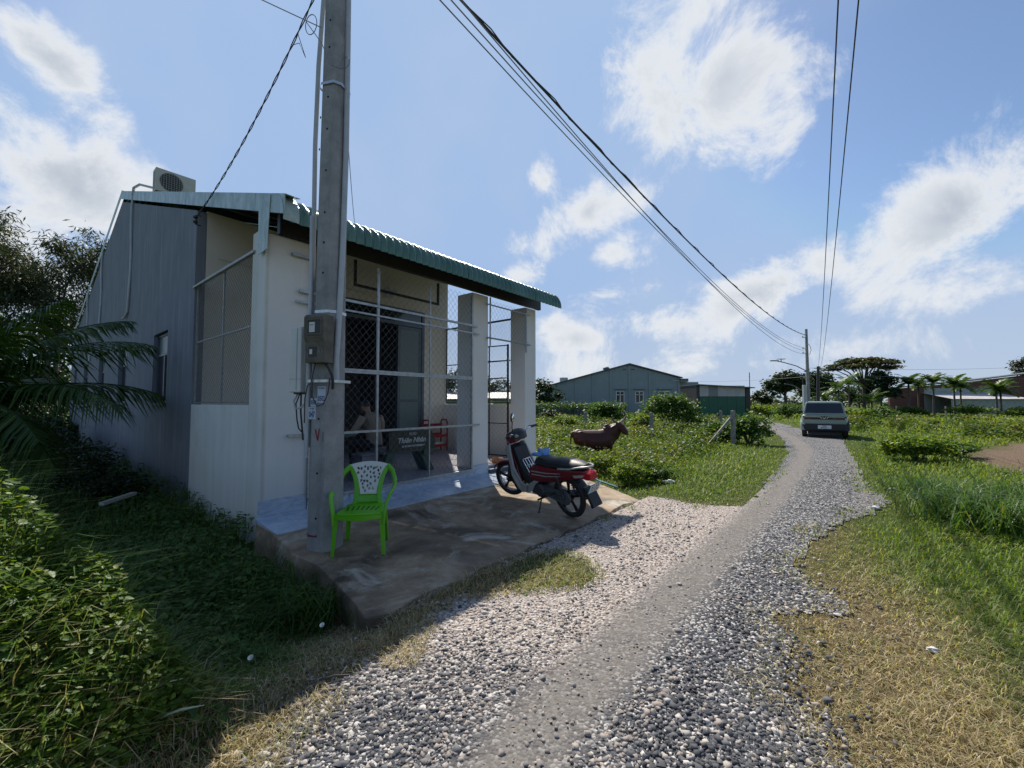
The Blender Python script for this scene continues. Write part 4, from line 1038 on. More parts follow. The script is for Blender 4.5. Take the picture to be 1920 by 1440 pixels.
# ================================================================== motorbike
M_TYRE = mat('tyre_rubber', (.014, .014, .015), (.022, .022, .023), rough=.8, bump=.3, bscale=60)
M_RIM = mat('black_alloy_rim', (.02, .02, .022), (.03, .03, .03), rough=.35, metal=.6); M_RIMG = mat('grey_rim_edge', (.20, .21, .21), (.14, .14, .14), rough=.4, metal=.7)
M_BRED = mat('dark_red_paint', (.17, .006, .014), (.14, .005, .011), rough=.25, coat=.5, scale=3); M_BSIL = mat('silver_grey_plastic', (.36, .37, .35), (.30, .31, .29), rough=.35)
M_SEAT = mat('black_vinyl', (.012, .015, .018), (.02, .023, .026), rough=.5, bump=.15, bscale=120); M_ENG = mat('engine_grey', (.10, .10, .105), (.05, .05, .05), rough=.5, metal=.5, scale=15)
M_CASE = mat('chain_case_grey', (.09, .095, .105), (.06, .065, .07), rough=.45); M_TAIL = mat('red_lens', (.40, .012, .02), (.32, .01, .015), rough=.15); M_CLEAR = mat('clear_lens', (.36, .35, .31), rough=.2)
M_MIRR = mat('mirror_glass', (.85, .87, .9), (.8, .82, .85), rough=.02, metal=1.0); M_PLATE = mat('plate_white', (.66, .70, .72), (.6, .64, .66), rough=.5); M_PLBLUE = mat('plate_blue', (.10, .30, .42), rough=.5); M_CHR = mat('chrome', (.7, .7, .7), (.6, .6, .6), rough=.15, metal=1)
rc = gp(1071, 966, -.03); rc = Vector((rc.x, rc.y, slab_top(to_uv(rc.x, rc.y)[1])))
fcx = gp(957, 919, .09); hd = Vector((fcx.x-rc.x, fcx.y-rc.y, 0)); 
BR = math.atan2(hd.y, hd.x); 
bike = empty('motorbike', rc, 0, 'dark red and black underbone motorbike leaning on its side stand by the gateway', 'motorbike')
WB = 1.23; fz = .07
bike.rotation_euler = Euler((R(-11), -math.atan2(fz-rc.z-.02, WB), BR), 'XYZ')
RX90 = Matrix.Rotation(R(90), 4, 'X')
def wheel(x, nm, steer=None):
    T = Matrix.Translation((x, 0, .285)) @ RX90
    if steer is not None: T = steer @ T
    n = 36
    tyre_p = [(.245+.04*math.cos(a), .033*math.sin(a)) for a in np.linspace(0, 2*math.pi, 13)]
    w = MB().lathe(tyre_p, n, T).build(nm, M_TYRE, bike, smooth=True)
    b = MB(); b.lathe([(.228, -.022), (.228, .022), (.205, .018), (.205, -.018), (.228, -.022)], n, T); b.build('rim', M_RIMG, w, smooth=True)
    b = MB()
    for k in range(5):
        a = k*2*math.pi/5+.3; ca, sa = math.cos(a), math.sin(a)
        st = len(b.v); b.loft([[(r, -wd, -.012), (r, wd, -.012), (r, wd, .012), (r, -wd, .012)] for r, wd in ((.03, .03), (.10, .014), (.208, .024))]); b.xf(T @ Matrix.Rotation(a, 4, 'Z'), st)
    b.lathe([(0, -.05), (.055, -.05), (.06, -.03), (.06, .03), (.055, .05), (0, .05)], 18, T); b.build('spokes', M_RIM, w, bevel=.003)
wheel(0, 'rear_wheel')
ST = Matrix.Translation((1.10, 0, 0)) @ Matrix.Rotation(R(16), 4, 'Z') @ Matrix.Translation((-1.10, 0, 0))
wheel(WB, 'front_wheel', ST)
def bp_(b, nm, m, par=None, **k): return b.build(nm, m, par or bike, **k)
b = MB()
for y in (-.085, .085): b.tube([ST @ Vector((WB, y, .285)), ST @ Vector((1.13, y, .60))], .02, 8); b.tube([ST @ Vector((1.13, y, .60)), ST @ Vector((1.03, y, .86))], .016, 8)
b.box(-.02, .02, -.09, .09, -.02, .02, ST @ Matrix.Translation((1.10, 0, .66))); bp_(b, 'fork', M_ENG, smooth=True)
# front mudguard
b = MB(); rings = []
for k in range(11):
    a = R(25)+R(118)*k/10; r = .305+(.02 if k < 2 else 0); w = .055+.022*math.sin(k/10*math.pi)
    rings.append([ST @ Vector((WB+r*math.cos(a)*q, y*w, .285+r*math.sin(a)*q)) for y, q in ((-1, .90), (-.85, .98), (0, 1.02), (.85, .98), (1, .90))])
b.loft(rings, False, False); o = bp_(b, 'front_mudguard', M_BRED, smooth=True); md = o.modifiers.new('s', 'SOLIDIFY'); md.thickness = .006
# leg shields
for s in (-1, 1):
    out = [(1.10, .86), (1.14, .78), (1.05, .60), (.97, .42), (.90, .24), (.80, .19), (.72, .22), (.70, .33), (.79, .36), (.90, .55), (.98, .76), (1.02, .87)]
    b = MB(); st = len(b.v); b.prism(out, s*.125, s*.155); 
    b.xf(Matrix.Translation((0, 0, 0)), st)
    for i in range(len(b.v)):
        x, y, z = b.v[i]; b.v[i] = (x, y+s*.05*max(0, 1-abs(z-.55)/.45)*(1 if x < 1.0 else .2), z)
    bp_(b, 'leg_shield', M_BSIL, bevel=.010)
b = MB(); b.prism([(1.12, .84), (1.09, .66), (1.0, .46), (.92, .30), (.86, .32), (.93, .52), (1.0, .74), (1.05, .86)], -.12, .12); bp_(b, 'front_cover', M_BRED, bevel=.015)
b = MB(); b.prism([(1.04, .86), (.98, .70), (.88, .48), (.78, .34), (.62, .36), (.60, .46), (.74, .48), (.86, .62), (.95, .84)], -.118, .118); bp_(b, 'inner_shield', M_BLK, bevel=.01)
# head cowl with lamp, instruments and bars
b = MB(); b.loft([[ST @ Vector((x, y*wy, z0+zz*hzz)) for y, zz in ((-1, 0), (-.8, .8), (0, 1), (.8, .8), (1, 0), (.8, -.8), (0, -1), (-.8, -.8))] for x, wy, hzz, z0 in ((1.20, .05, .04, .93), (1.17, .10, .085, .94), (1.08, .145, .11, .965), (1.0, .13, .09, .985))])
cw = bp_(b, 'head_cowl', M_BRED, smooth=True)
b = MB(); b.loft([[ST @ Vector((x, y*wy, z0+zz*hzz)) for y, zz in ((-1, -.7), (-.9, .5), (0, 1), (.9, .5), (1, -.7), (0, -1))] for x, wy, hzz, z0 in ((1.07, .13, .05, 1.03), (1.0, .15, .075, 1.02), (.93, .12, .065, 1.0), (.90, .08, .04, .98))]); bp_(b, 'instrument_cover', M_BLK, cw, smooth=True)
MB().ell((0, 0, 0), (.05, .085, .045), ST @ Matrix.Translation((.965, .06, 1.005))).build('bar_cover', M_BSIL, cw, smooth=True)
MB().ell((0, 0, 0), (.02, .07, .05), ST @ Matrix.Translation((1.175, 0, .95))).build('headlamp', M_CLEAR, cw, smooth=True)
for s in (-1, 1):
    b = MB().tube([ST @ Vector((.99, s*.10, 1.02)), ST @ Vector((.975, s*.22, 1.05)), ST @ Vector((.93, s*.30, 1.055))], .012, 8); bp_(b, 'handlebar', M_CHR)
    b = MB().tube([ST @ Vector((.945, s*.27, 1.055)), ST @ Vector((.90, s*.375, 1.055))], .019, 10); bp_(b, 'grip', M_BLK)
    b = MB().tube([ST @ Vector((.985, s*.21, 1.05)), ST @ Vector((.99, s*.30, 1.06)), ST @ Vector((.96, s*.38, 1.05))], .006, 6); bp_(b, 'brake_lever', M_BLK)
b = MB().tube([ST @ Vector((.97, .17, 1.05)), ST @ Vector((.96, .20, 1.16)), ST @ Vector((.97, .165, 1.24))], .008, 8); mr = bp_(b, 'mirror', M_BLK, smooth=True)
MM = ST @ Matrix.Translation((.965, .165, 1.295)) @ Matrix.Rotation(R(12), 4, 'Z')
MB().ell((0, 0, 0), (.022, .048, .070), MM @ Matrix.Rotation(R(14), 4, 'X')).build('mirror_shell', M_BLK, mr, smooth=True)
MB().ell((-.016, 0, 0), (.010, .040, .061), MM @ Matrix.Rotation(R(14), 4, 'X')).build('mirror_glass', M_MIRR, mr, smooth=True)
# seat
b = MB(); rings = []
for x, w, z, h in ((.60, .05, .66, .03), (.54, .085, .70, .05), (.42, .11, .725, .06), (.25, .125, .725, .055), (.10, .13, .755, .06), (-.08, .125, .765, .055), (-.24, .105, .775, .05), (-.34, .06, .775, .03)):
    rings.append([(x, y*w, z+zz*h) for y, zz in ((-1, -.8), (-1, .2), (-.75, .75), (0, 1), (.75, .75), (1, .2), (1, -.8), (0, -1))])
b.loft(rings); bp_(b, 'seat', M_SEAT, smooth=True)
# side covers
for s in (-1, 1):
    out = [(.64, .60), (.48, .66), (.2, .675), (-.12, .705), (-.40, .745), (-.43, .68), (-.30, .625), (-.1, .575), (.12, .51), (.35, .44), (.52, .40), (.66, .44)]
    b = MB(); b.prism(out, s*.06, s*.125)
    for i in range(len(b.v)):
        x, y, z = b.v[i]
        if x < 0: b.v[i] = (x, y*(1+.9*max(x, -.45)), z)
    bo = bp_(b, 'side_cover', M_BRED, bevel=.014)
    for z0 in (.0, .045):
        b = MB(); b.prism([(.60, .50+z0), (.30, .53+z0), (.02, .595+z0*.8), (.0, .605+z0*.8), (.30, .545+z0), (.60, .515+z0)], s*.1255, s*.1275); bp_(b, 'stripe', M_BSIL, bo)
    b = MB(); b.prism([(-.22, .625), (-.36, .665), (-.40, .70), (-.33, .69), (-.20, .655)], s*.095, s*.108); bp_(b, 'indicator_lens', M_CLEAR)
b = MB(); b.prism([(.88, .22), (.72, .19), (.62, .24), (.54, .36), (.46, .42), (.56, .42), (.68, .34)], .10, .13); bp_(b, 'belly_trim', M_BSIL, bevel=.006)
b = MB(); b.prism([(.62, .62), (.50, .66), (-.3, .70), (-.36, .66), (0, .52), (.4, .40), (.62, .38)], -.058, .058); bp_(b, 'frame_cover', M_BLK)
b = MB(); b.loft([[(x, y*w, z+zz*h) for y, zz in ((-1, -1), (-1, .6), (0, 1), (1, .6), (1, -1), (0, -1.2))] for x, w, z, h in ((-.34, .09, .69, .05), (-.42, .085, .69, .055), (-.455, .06, .68, .045))]); bp_(b, 'tail_lamp', M_TAIL, smooth=True)
b = MB().tube([(.05, .125, .70), (-.15, .128, .735), (-.32, .10, .785), (-.42, .05, .80), (-.44, 0, .80), (-.42, -.05, .80), (-.32, -.10, .785), (-.15, -.128, .735), (.05, -.125, .70)], .013, 8); bp_(b, 'grab_rail', M_BSIL, smooth=True)
# rear mudguard, flap and number plate
b = MB(); rings = []
for k in range(9):
    a = R(95)+R(75)*k/8; rings.append([(.315*math.cos(a)*1.05-.01, y*.075, .285+.32*math.sin(a)) for y in (-1, -.5, .5, 1)])
b.loft(rings, False, False); o = bp_(b, 'rear_mudguard', M_BLK, smooth=True); md = o.modifiers.new('s', 'SOLIDIFY'); md.thickness = .006
b = MB(); b.prism([(-.33, .52), (-.37, .52), (-.50, .30), (-.46, .27)], -.085, .085); bp_(b, 'mud_flap', M_BLK, bevel=.004)
PLM = Matrix.Translation((-.455, 0, .525)) @ Matrix.Rotation(R(-28), 4, 'Y')
pl = bp_(MB().box(-.003, .003, -.098, .098, -.073, .073, PLM), 'number_plate', M_PLBLUE); MB().box(-.0045, -.0032, -.088, .088, -.064, .064, PLM).build('plate_face', M_PLATE, pl)
PT = PLM @ Matrix.Translation((-.005, 0, 0)) @ Matrix.Rotation(R(-90), 4, 'Z') @ Matrix.Rotation(R(90), 4, 'X')
for s_, zz in (('62-AR', .031), ('0137 4'.replace(' ', ''), -.031)):
    t = text('lettering', s_, .068, M_BLK, pl, (0, 0, 0), (0, 0, 0), .0004, bold=.001); t.matrix_local = PT @ Matrix.Translation((0, zz, 0)) @ Matrix.Diagonal((.82, 1.05, 1, 1))
# engine, chain case, swing arm, shocks, stand
b = MB(); b.box(.36, .66, -.10, .10, .20, .38); b.tube([(.62, 0, .32), (.86, 0, .35)], .075, 12); b.lathe([(0, .14), (.085, .14), (.10, .10), (.10, .0)], 18, Matrix.Translation((.46, 0, .29)) @ Matrix.Rotation(R(-90), 4, 'X')); bp_(b, 'engine', M_ENG, bevel=.01)
b = MB(); rings = []
pr = [(.095*math.cos(a), .095*math.sin(a)) for a in np.linspace(math.pi/2, 3*math.pi/2, 9)] + [(.46+.06*math.cos(a), .015+.06*math.sin(a)) for a in np.linspace(-math.pi/2, math.pi/2, 7)]
b.prism([(x, z+.285) for x, z in pr], .062, .098); bp_(b, 'chain_case', M_CASE, bevel=.012)
b = MB()
for y in (-.105, .105): b.tube([(0, y, .285), (.48, y*.9, .30)], .016, 6)
bp_(b, 'swing_arm', M_ENG)
for y in (-.115, .115):
    b = MB().tube([(.0, y, .30), (.10, y, .60)], .013, 8); b.tube([(.02+.07*t*.9+.028*math.cos(t*40), y+.028*math.sin(t*40), .36+.2*t) for t in np.linspace(0, 1, 60)], .006, 5); bp_(b, 'shock_absorber', M_ENG)
b = MB().tube([(.50, -.13, .22), (.25, -.15, .22), (.10, -.16, .26), (-.25, -.165, .34)], [.025, .03, .045, .045], 10); bp_(b, 'exhaust', M_ENG, smooth=True)
b = MB().tube([(.46, .09, .20), (.40, .19, .10), (.36, .265, .035)], .011, 8); b.box(.33, .39, .25, .285, .028, .04); bp_(b, 'side_stand', M_BLK)
for s in (-1, 1): bp_(MB().tube([(.40, s*.08, .20), (.40, s*.22, .205)], .014, 8), 'foot_peg', M_BLK)
bp_(MB().tube([(.18, .10, .33), (.16, .20, .33)], .012, 8), 'foot_peg', M_BLK)
b = MB()
for y in (-.07, -.025, .025, .07): b.tube([(.84, y, .66), (.70, y, .48)], .005, 5)
for x, z in ((.84, .66), (.77, .57), (.70, .48)): b.tube([(x, -.075, z), (x, .075, z)], .006, 5)
bp_(b, 'carrier_rack', M_CHR)
tag(crumple('blue_bag', bike.matrix_basis @ Vector((0, 0, 0)), (.10, .08, .10), mat('blue_plastic_film', (.05, .19, .52), (.25, .40, .62), rough=.35, scale=18), 'crumpled blue plastic bag on the front of the motorbike seat', 'bag', 8, .8))
bpy.data.objects['blue_bag'].location = (Matrix.Translation(rc) @ bike.rotation_euler.to_matrix().to_4x4()) @ Vector((.55, -.07, .73))

# ================================================================== car
M_CPAINT = mat('sage_green_paint', (.24, .30, .26), (.22, .28, .245), rough=.25, coat=.7, scale=2); M_CCLAD = mat('black_cladding', (.012, .014, .018), (.018, .02, .024), rough=.6)
M_CGLASS = mat('tinted_car_glass', (.006, .008, .012), (.009, .011, .015), rough=.06, spec=.8)
cp_ = gp(1546, 820, -.06); CH = math.atan2(.82, .575)
car = empty('car', (cp_.x, cp_.y, -.06), CH, 'small sage green boxy car seen from behind on the gravel road', 'car')
# x forward from the rear wheels' contact, y left
def sect(x, w0, z0, w1, z1, r=.05):
    return [(x, -w0, z0), (x, -w0-.01, (z0+z1)*.5), (x, -w1, z1-r), (x, -w1+r, z1), (x, 0, z1+.005), (x, w1-r, z1), (x, w1, z1-r), (x, w0+.01, (z0+z1)*.5), (x, w0, z0)]
b = MB(); b.loft([sect(-.38, .74, .60, .70, .98), sect(-.30, .80, .58, .77, 1.02), sect(0, .82, .58, .79, 1.03), sect(1.2, .82, .56, .79, 1.02), sect(2.2, .82, .56, .78, 1.0), sect(2.62, .79, .56, .74, .96), sect(2.72, .7, .6, .66, .88)]); b.build('body', M_CPAINT, car, smooth=True, bevel=.02)
b = MB(); b.loft([[(x, -w, z), (x, w, z), (x, w*.97, .60), (x, -w*.97, .60)] for x, w, z in ((-.46, .72, .34), (-.40, .82, .27), (.0, .835, .26), (2.3, .835, .26), (2.70, .80, .3), (2.78, .70, .36))]); b.build('lower_cladding', M_CCLAD, car, bevel=.03)
b = MB(); b.loft([[(xr+(xf-xr)*t, s*w, z) for s, t in ((-1, 0), (-1, 1), (1, 1), (1, 0))] for z, xr, xf, w in ((1.00, -.30, 2.05, .76), (1.10, -.28, 1.95, .75), (1.50, -.12, 1.50, .655), (1.575, -.06, 1.40, .62), (1.60, .05, 1.25, .52))]); cab = b.build('cabin', M_CPAINT, car, bevel=.03)
def quad(pts, nm, m, par, th=.006):
    P = [Vector(p) for p in pts]; n = (P[1]-P[0]).cross(P[2]-P[0]).normalized()*th
    MB().add([*P, *[p+n for p in P]], [(0, 1, 2, 3), (7, 6, 5, 4), (0, 4, 5, 1), (1, 5, 6, 2), (2, 6, 7, 3), (3, 7, 4, 0)]).build(nm, m, par)
quad([(-.295, -.68, 1.085), (-.295, .68, 1.085), (-.135, .60, 1.515), (-.135, -.60, 1.515)][::-1], 'rear_window', M_CGLASS, cab, .012)
for s in (-1, 1):
    p = [(-.12, s*.755, 1.09), (.55, s*.758, 1.09), (.55, s*.668, 1.50), (.04, s*.668, 1.50)]; q = [(.62, s*.758, 1.09), (1.75, s*.752, 1.09), (1.40, s*.666, 1.50), (.62, s*.668, 1.50)]
    quad(p if s < 0 else p[::-1], 'side_window', M_CGLASS, cab); quad(q if s < 0 else q[::-1], 'side_window', M_CGLASS, cab)
    MB().box(1.55, 1.70, s*.80-.0 if s > 0 else -.93, .93 if s > 0 else -.80, 1.02, 1.16).build('wing_mirror', M_CCLAD, car, bevel=.03)
    for x in (0, 2.07):
        T = Matrix.Translation((x, s*.72, .33)) @ RX90
        w = MB().lathe([(.0, -.095), (.30, -.095), (.33, -.07), (.33, .07), (.30, .095), (.0, .095)], 24, T).build('wheel', M_TYRE, car, smooth=True)
        MB().lathe([(0, -s*.098), (.20, -s*.098), (.22, -s*.09), (.05, -s*.11), (0, -s*.11)], 20, T).build('rim', M_RIMG, w)
        b = MB(); rings = []
        for k in range(9):
            a = math.pi*k/8; rings.append([(x+r*math.cos(a), yy, .33+r*math.sin(a)) for r, yy in ((.37, s*.70), (.37, s*.855), (.43, s*.86), (.46, s*.83), (.46, s*.70))])
        b.loft(rings, False, False); b.build('wheel_arch', M_CPAINT if s > 0 else M_CCLAD, car, smooth=True)
M_DRL = mat('dark_red_lens', (.10, .02, .02), rough=.2)
band = MB().loft([[(-.392, -.69, .80), (-.392, .69, .80), (-.392, .70, .935), (-.392, -.70, .935)], [(-.33, -.775, .80), (-.33, .775, .80), (-.33, .775, .94), (-.33, -.775, .94)]]).build('tail_band', M_CCLAD, car)
for s in (-1, 1):
    MB().box(-.400, -.386, s*.46 if s > 0 else -.68, .68 if s > 0 else -.46, .82, .90).build('tail_lamp', M_DRL, band)
    b = MB(); b.prism([(s*.70, .905), (s*.16, .905), (s*.09, .835), (s*.07, .835), (s*.14, .922), (s*.70, .922)], -.402, -.394, 'yz'); b.build('chrome_strip', M_CHR, band)
    b = MB(); b.prism([(s*.055, .918), (s*.0, .845), (s*.0, .822), (s*.028, .845), (s*.072, .918)], -.402, -.394, 'yz'); b.build('v_emblem', M_CHR, band)
p = MB().box(-.472, -.464, -.235, .235, .40, .55).build('number_plate', M_PLATE, car)
text('lettering', '~4', .07, M_BLK, p, (-.473, 0, .515), (R(90), 0, R(-90)), .0005, bold=.001); text('lettering', '~6', .08, M_BLK, p, (-.473, 0, .442), (R(90), 0, R(-90)), .0005, bold=.001)
text('model_lettering', 'VF 3', .055, M_CHR, band, (-.395, -.36, .83), (R(90), 0, R(-90)), .0005)
MB().box(-.30, .1, -.60, .60, .16, .30).build('underbody', M_CCLAD, car)

# ================================================================== cow
def fur():
    m, nt, N, L, bs = NT('red_brown_hide')
    p = N.new('ShaderNodeTexCoord').outputs['Object']; sep = N.new('ShaderNodeSeparateXYZ'); L.new(p, sep.inputs[0])
    n = nnoise(N, L, p, 3, 6, .6); c = nramp(N, L, n, [(.3, (.028, .006, .004)), (.7, (.068, .014, .008))])
    L.new(c, bs.inputs['Base Color']); bs.inputs['Roughness'].default_value = .55; bs.inputs['Specular IOR Level'].default_value = .4; bs.inputs['Sheen Weight'].default_value = .05
    mp = N.new('ShaderNodeMapping'); mp.inputs['Scale'].default_value = (8, 40, 60); L.new(p, mp.inputs[0]); nbump(N, L, nnoise(N, L, mp.outputs[0], 2, 3), .2, .01, bs); return m
cw_ = at(1122, 800, 11.6)
cow = empty('cow', (cw_.x-.06, cw_.y, float(hz(cw_.x, cw_.y))-.02), R(6), 'red brown humped cow standing in the weeds', 'cow'); cow.scale = (.97, .97, .97)
b = MB(); rings = []
for x, zc, ry, rz in ((-.68, .80, .07, .09), (-.64, .77, .16, .18), (-.55, .735, .21, .235), (-.40, .70, .235, .265), (-.2, .645, .27, .32), (.05, .635, .275, .33), (.22, .665, .24, .33), (.38, .72, .19, .29), (.50, .75, .13, .22), (.56, .77, .07, .12)):
    rings.append([(x, ry*math.sin(a)*(1-.12*max(0, math.cos(a))), zc+rz*math.cos(a)) for a in np.linspace(0, 2*math.pi, 17)[:-1]])
b.loft(rings)
b.ell((-.50, 0, .92), (.14, .10, .07)); b.ell((-.48, .13, .88), (.09, .05, .06)); b.ell((-.48, -.13, .88), (.09, .05, .06))     # hips
b.ell((.34, 0, 1.03), (.13, .065, .105))                                                                                      # hump
b.tube([(.32, 0, .82), (.50, -.02, .94), (.62, -.04, 1.03)], [(.18, .26), (.14, .21), (.105, .15)], 12)
b.tube([(.46, 0, .62), (.60, -.02, .74), (.70, -.04, .92)], [.06, .055, .04], 8)
hy = R(-58); HM = Matrix.Translation((.66, -.05, 1.08)) @ Matrix.Scale(1.0, 4) @ Matrix.Rotation(hy, 4, 'Z')
st = len(b.v); b.tube([(-.08, 0, .02), (0, 0, .02), (.09, 0, -.05), (.19, 0, -.15), (.26, 0, -.20)], [(.10, .10), (.12, .115), (.115, .105), (.092, .085), (.072, .068)], 12)
b.ell((.02, 0, .06), (.06, .09, .04))
for s in (-1, 1): b.tube([(-.03, s*.08, .03), (-.05, s*.19, -.0), (-.05, s*.32, -.05)], [(.035, .025), (.065, .02), (.015, .01)], 8); b.ell((.085, s*.075, .0), (.025, .02, .022))
b.xf(HM, st)
for s in (-1, 1):
    b.tube([(.36, s*.12, .62), (.37, s*.125, .44), (.36, s*.12, .40), (.365, s*.12, .12), (.37, s*.12, .06), (.40, s*.12, .0)], [.085, .062, .055, .040, .045, .052], 10)
    b.tube([(-.48, s*.13, .70), (-.42, s*.15, .52), (-.56, s*.14, .38), (-.54, s*.14, .12), (-.53, s*.14, .05), (-.50, s*.14, .0)], [.14, .10, .055, .042, .045, .052], 10)
b.tube([(-.66, 0, .90), (-.715, 0, .86), (-.745, .01, .70), (-.75, .01, .42)], [.04, .035, .024, .015], 8)
o = b.build('body', fur(), cow, smooth=True)
for md in list(o.modifiers): o.modifiers.remove(md)
md = o.modifiers.new('merge', 'REMESH'); md.mode = 'VOXEL'; md.voxel_size = .016; md.use_smooth_shade = True
md = o.modifiers.new('smooth', 'SMOOTH'); md.factor = .5; md.iterations = 5
M_HORN = mat('horn', (.09, .075, .06), (.25, .21, .16), rough=.45)
for s in (-1, 1):
    MB().tube([HM @ Vector((-.02, s*.06, .08)), HM @ Vector((-.03, s*.17, .13)), HM @ Vector((-.02, s*.27, .19)), HM @ Vector((.0, s*.33, .30))], [.036, .032, .023, .007], 8).build('horn', M_HORN, cow, smooth=True)
MB().tube([(-.75, .01, .46), (-.755, .01, .36), (-.75, .01, .25)], [.02, .045, .01], 8).build('tail_tuft', M_BLK, cow, smooth=True)
MB().ell((.26, 0, -.205), (.035, .062, .052), HM).build('muzzle', M_BLK, cow, smooth=True)

# ================================================================== seated person
M_SKIN = mat('skin', (.30, .17, .11), (.24, .13, .085), rough=.6); M_SHIRT = mat('beige_shirt', (.30, .25, .20), (.23, .19, .15), rough=.95, scale=12, bump=.4, bscale=14, bdist=.02); M_TROU = mat('dark_trousers', (.02, .022, .028), rough=.95); M_HAIR = mat('black_hair', (.008, .007, .007), rough=.6)
per = empty('person', H(2.42, 1.30, FZ), HANG+R(10), 'person in a beige shirt seated with back turned behind the front grille', 'person')
def merged(b, nm, m, vs, it=4):
    o = link(nm, b.mesh(nm, m, True), per); md = o.modifiers.new('merge', 'REMESH'); md.mode = 'VOXEL'; md.voxel_size = vs; md.use_smooth_shade = True
    md = o.modifiers.new('smooth', 'SMOOTH'); md.factor = .5; md.iterations = it; return o
ARM = {s: [(s*.19, .12, .98), (s*.27, .14, .86), (s*.33, .20, .72), (s*.24, .36, .70), (s*.14, .48, .72)] for s in (-1, 1)}
b = MB()
b.tube([(0, .02, .46), (0, .04, .62), (0, .09, .82), (0, .14, .97), (0, .17, 1.04)], [(.15, .11), (.145, .10), (.17, .11), (.18, .09), (.07, .06)], 14)
b.tube([(0, .17, 1.0), (0, .22, 1.10)], .055, 10); b.ell((0, .285, 1.17), (.075, .10, .11), Matrix.Translation((0, .285, 1.17)) @ Matrix.Rotation(R(-30), 4, 'X') @ Matrix.Translation((0, -.285, -1.17)))
b.ell((0, .385, 1.13), (.014, .02, .02))
for s in (-1, 1):
    b.tube(ARM[s], [.055, .048, .042, .036, .028], 10); b.ell((s*.077, .28, 1.165), (.012, .022, .03))
    hx, hy_ = ARM[s][-1][0], ARM[s][-1][1]
    b.ell((hx, hy_+.04, .72), (.042, .05, .018))
    for k in range(4): b.tube([(hx-.03+.02*k, hy_+.07, .722), (hx-.032+.021*k, hy_+.11+.01*(k in (1, 2)), .715), (hx-.032+.021*k, hy_+.135, .70)], .0095, 6)
    b.tube([(hx-s*.035, hy_+.03, .72), (hx-s*.062, hy_+.065, .715)], .010, 6)
    b.tube([(s*.09, .04, .47), (s*.15, .30, .49), (s*.16, .44, .46), (s*.16, .42, .25), (s*.16, .41, .08)], [.085, .075, .06, .05, .038], 10); b.tube([(s*.16, .39, .04), (s*.17, .52, .03)], [.04, .032], 8)
merged(b, 'body', M_SKIN, .011)
b = MB()
b.tube([(0, .02, .45), (0, .04, .62), (0, .09, .82), (0, .135, .97), (0, .165, 1.045)], [(.175, .135), (.168, .125), (.188, .128), (.196, .105), (.085, .075)], 14)
for s in (-1, 1): b.tube(ARM[s][:3], [.075, .068, .064], 10)
merged(b, 'shirt', M_SHIRT, .014)
b = MB()
for s in (-1, 1): b.tube([(s*.08, .02, .46), (s*.15, .30, .49), (s*.16, .445, .46), (s*.16, .425, .25), (s*.16, .415, .10)], [.105, .09, .074, .066, .06], 10)
b.ell((0, .02, .45), (.18, .14, .09)); merged(b, 'trousers', M_TROU, .014)
b = MB(); b.ell((0, .265, 1.195), (.085, .10, .10), Matrix.Translation((0, .285, 1.17)) @ Matrix.Rotation(R(-30), 4, 'X') @ Matrix.Translation((0, -.285, -1.17))); merged(b, 'hair', M_HAIR, .012)
# ================================================================== plants: builders
def rotm(yaw, pitch, roll):
    cy, sy, cp, sp, cr, sr = np.cos(yaw), np.sin(yaw), np.cos(pitch), np.sin(pitch), np.cos(roll), np.sin(roll)
    M = np.empty((len(yaw), 3, 3))
    M[:, 0, 0] = cy*cp; M[:, 0, 1] = cy*sp*sr-sy*cr; M[:, 0, 2] = cy*sp*cr+sy*sr
    M[:, 1, 0] = sy*cp; M[:, 1, 1] = sy*sp*sr+cy*cr; M[:, 1, 2] = sy*sp*cr-cy*sr
    M[:, 2, 0] = -sp;   M[:, 2, 1] = cp*sr;          M[:, 2, 2] = cp*cr
    return M
# leaf outlines lie along +x from the stalk
LEAF = (np.array([(0, 0, 0), (.45, -.24, .06), (.45, .24, .06), (1, 0, -.05), (.5, 0, .0)], float), np.array([(0, 1, 4), (0, 4, 2), (4, 1, 3), (4, 3, 2)]))
SLIM = (np.array([(0, 0, 0), (.5, -.09, .03), (.5, .09, .03), (1, 0, -.08)], float), np.array([(0, 1, 2), (1, 3, 2)]))
HEART = (np.array([(0, 0, 0), (-.10, -.26, .05), (.22, -.42, .07), (.60, -.26, .05), (1, 0, -.06), (.60, .26, .05), (.22, .42, .07), (-.10, .26, .05), (.45, 0, -.02)], float),
         np.array([(0, 1, 8), (1, 2, 8), (2, 3, 8), (3, 4, 8), (4, 5, 8), (5, 6, 8), (6, 7, 8), (7, 0, 8)]))
OVAL = (np.array([(0, 0, 0), (.3, -.27, .05), (.75, -.22, .03), (1, 0, -.04), (.75, .22, .03), (.3, .27, .05), (.5, 0, -.01)], float),
        np.array([(0, 1, 6), (1, 2, 6), (2, 3, 6), (3, 4, 6), (4, 5, 6), (5, 0, 6)]))
def scat(proto, pos, yaw, pitch, roll, scale):
    PV, PF = proto; n = len(pos); k = len(PV)
    V = np.einsum('nij,kj->nki', rotm(yaw, pitch, roll), PV)*np.asarray(scale).reshape(n, 1, 1)+pos[:, None, :]
    F = PF[None]+(np.arange(n)*k)[:, None, None]
    return V.reshape(-1, 3), F.reshape(-1, PF.shape[1]), k
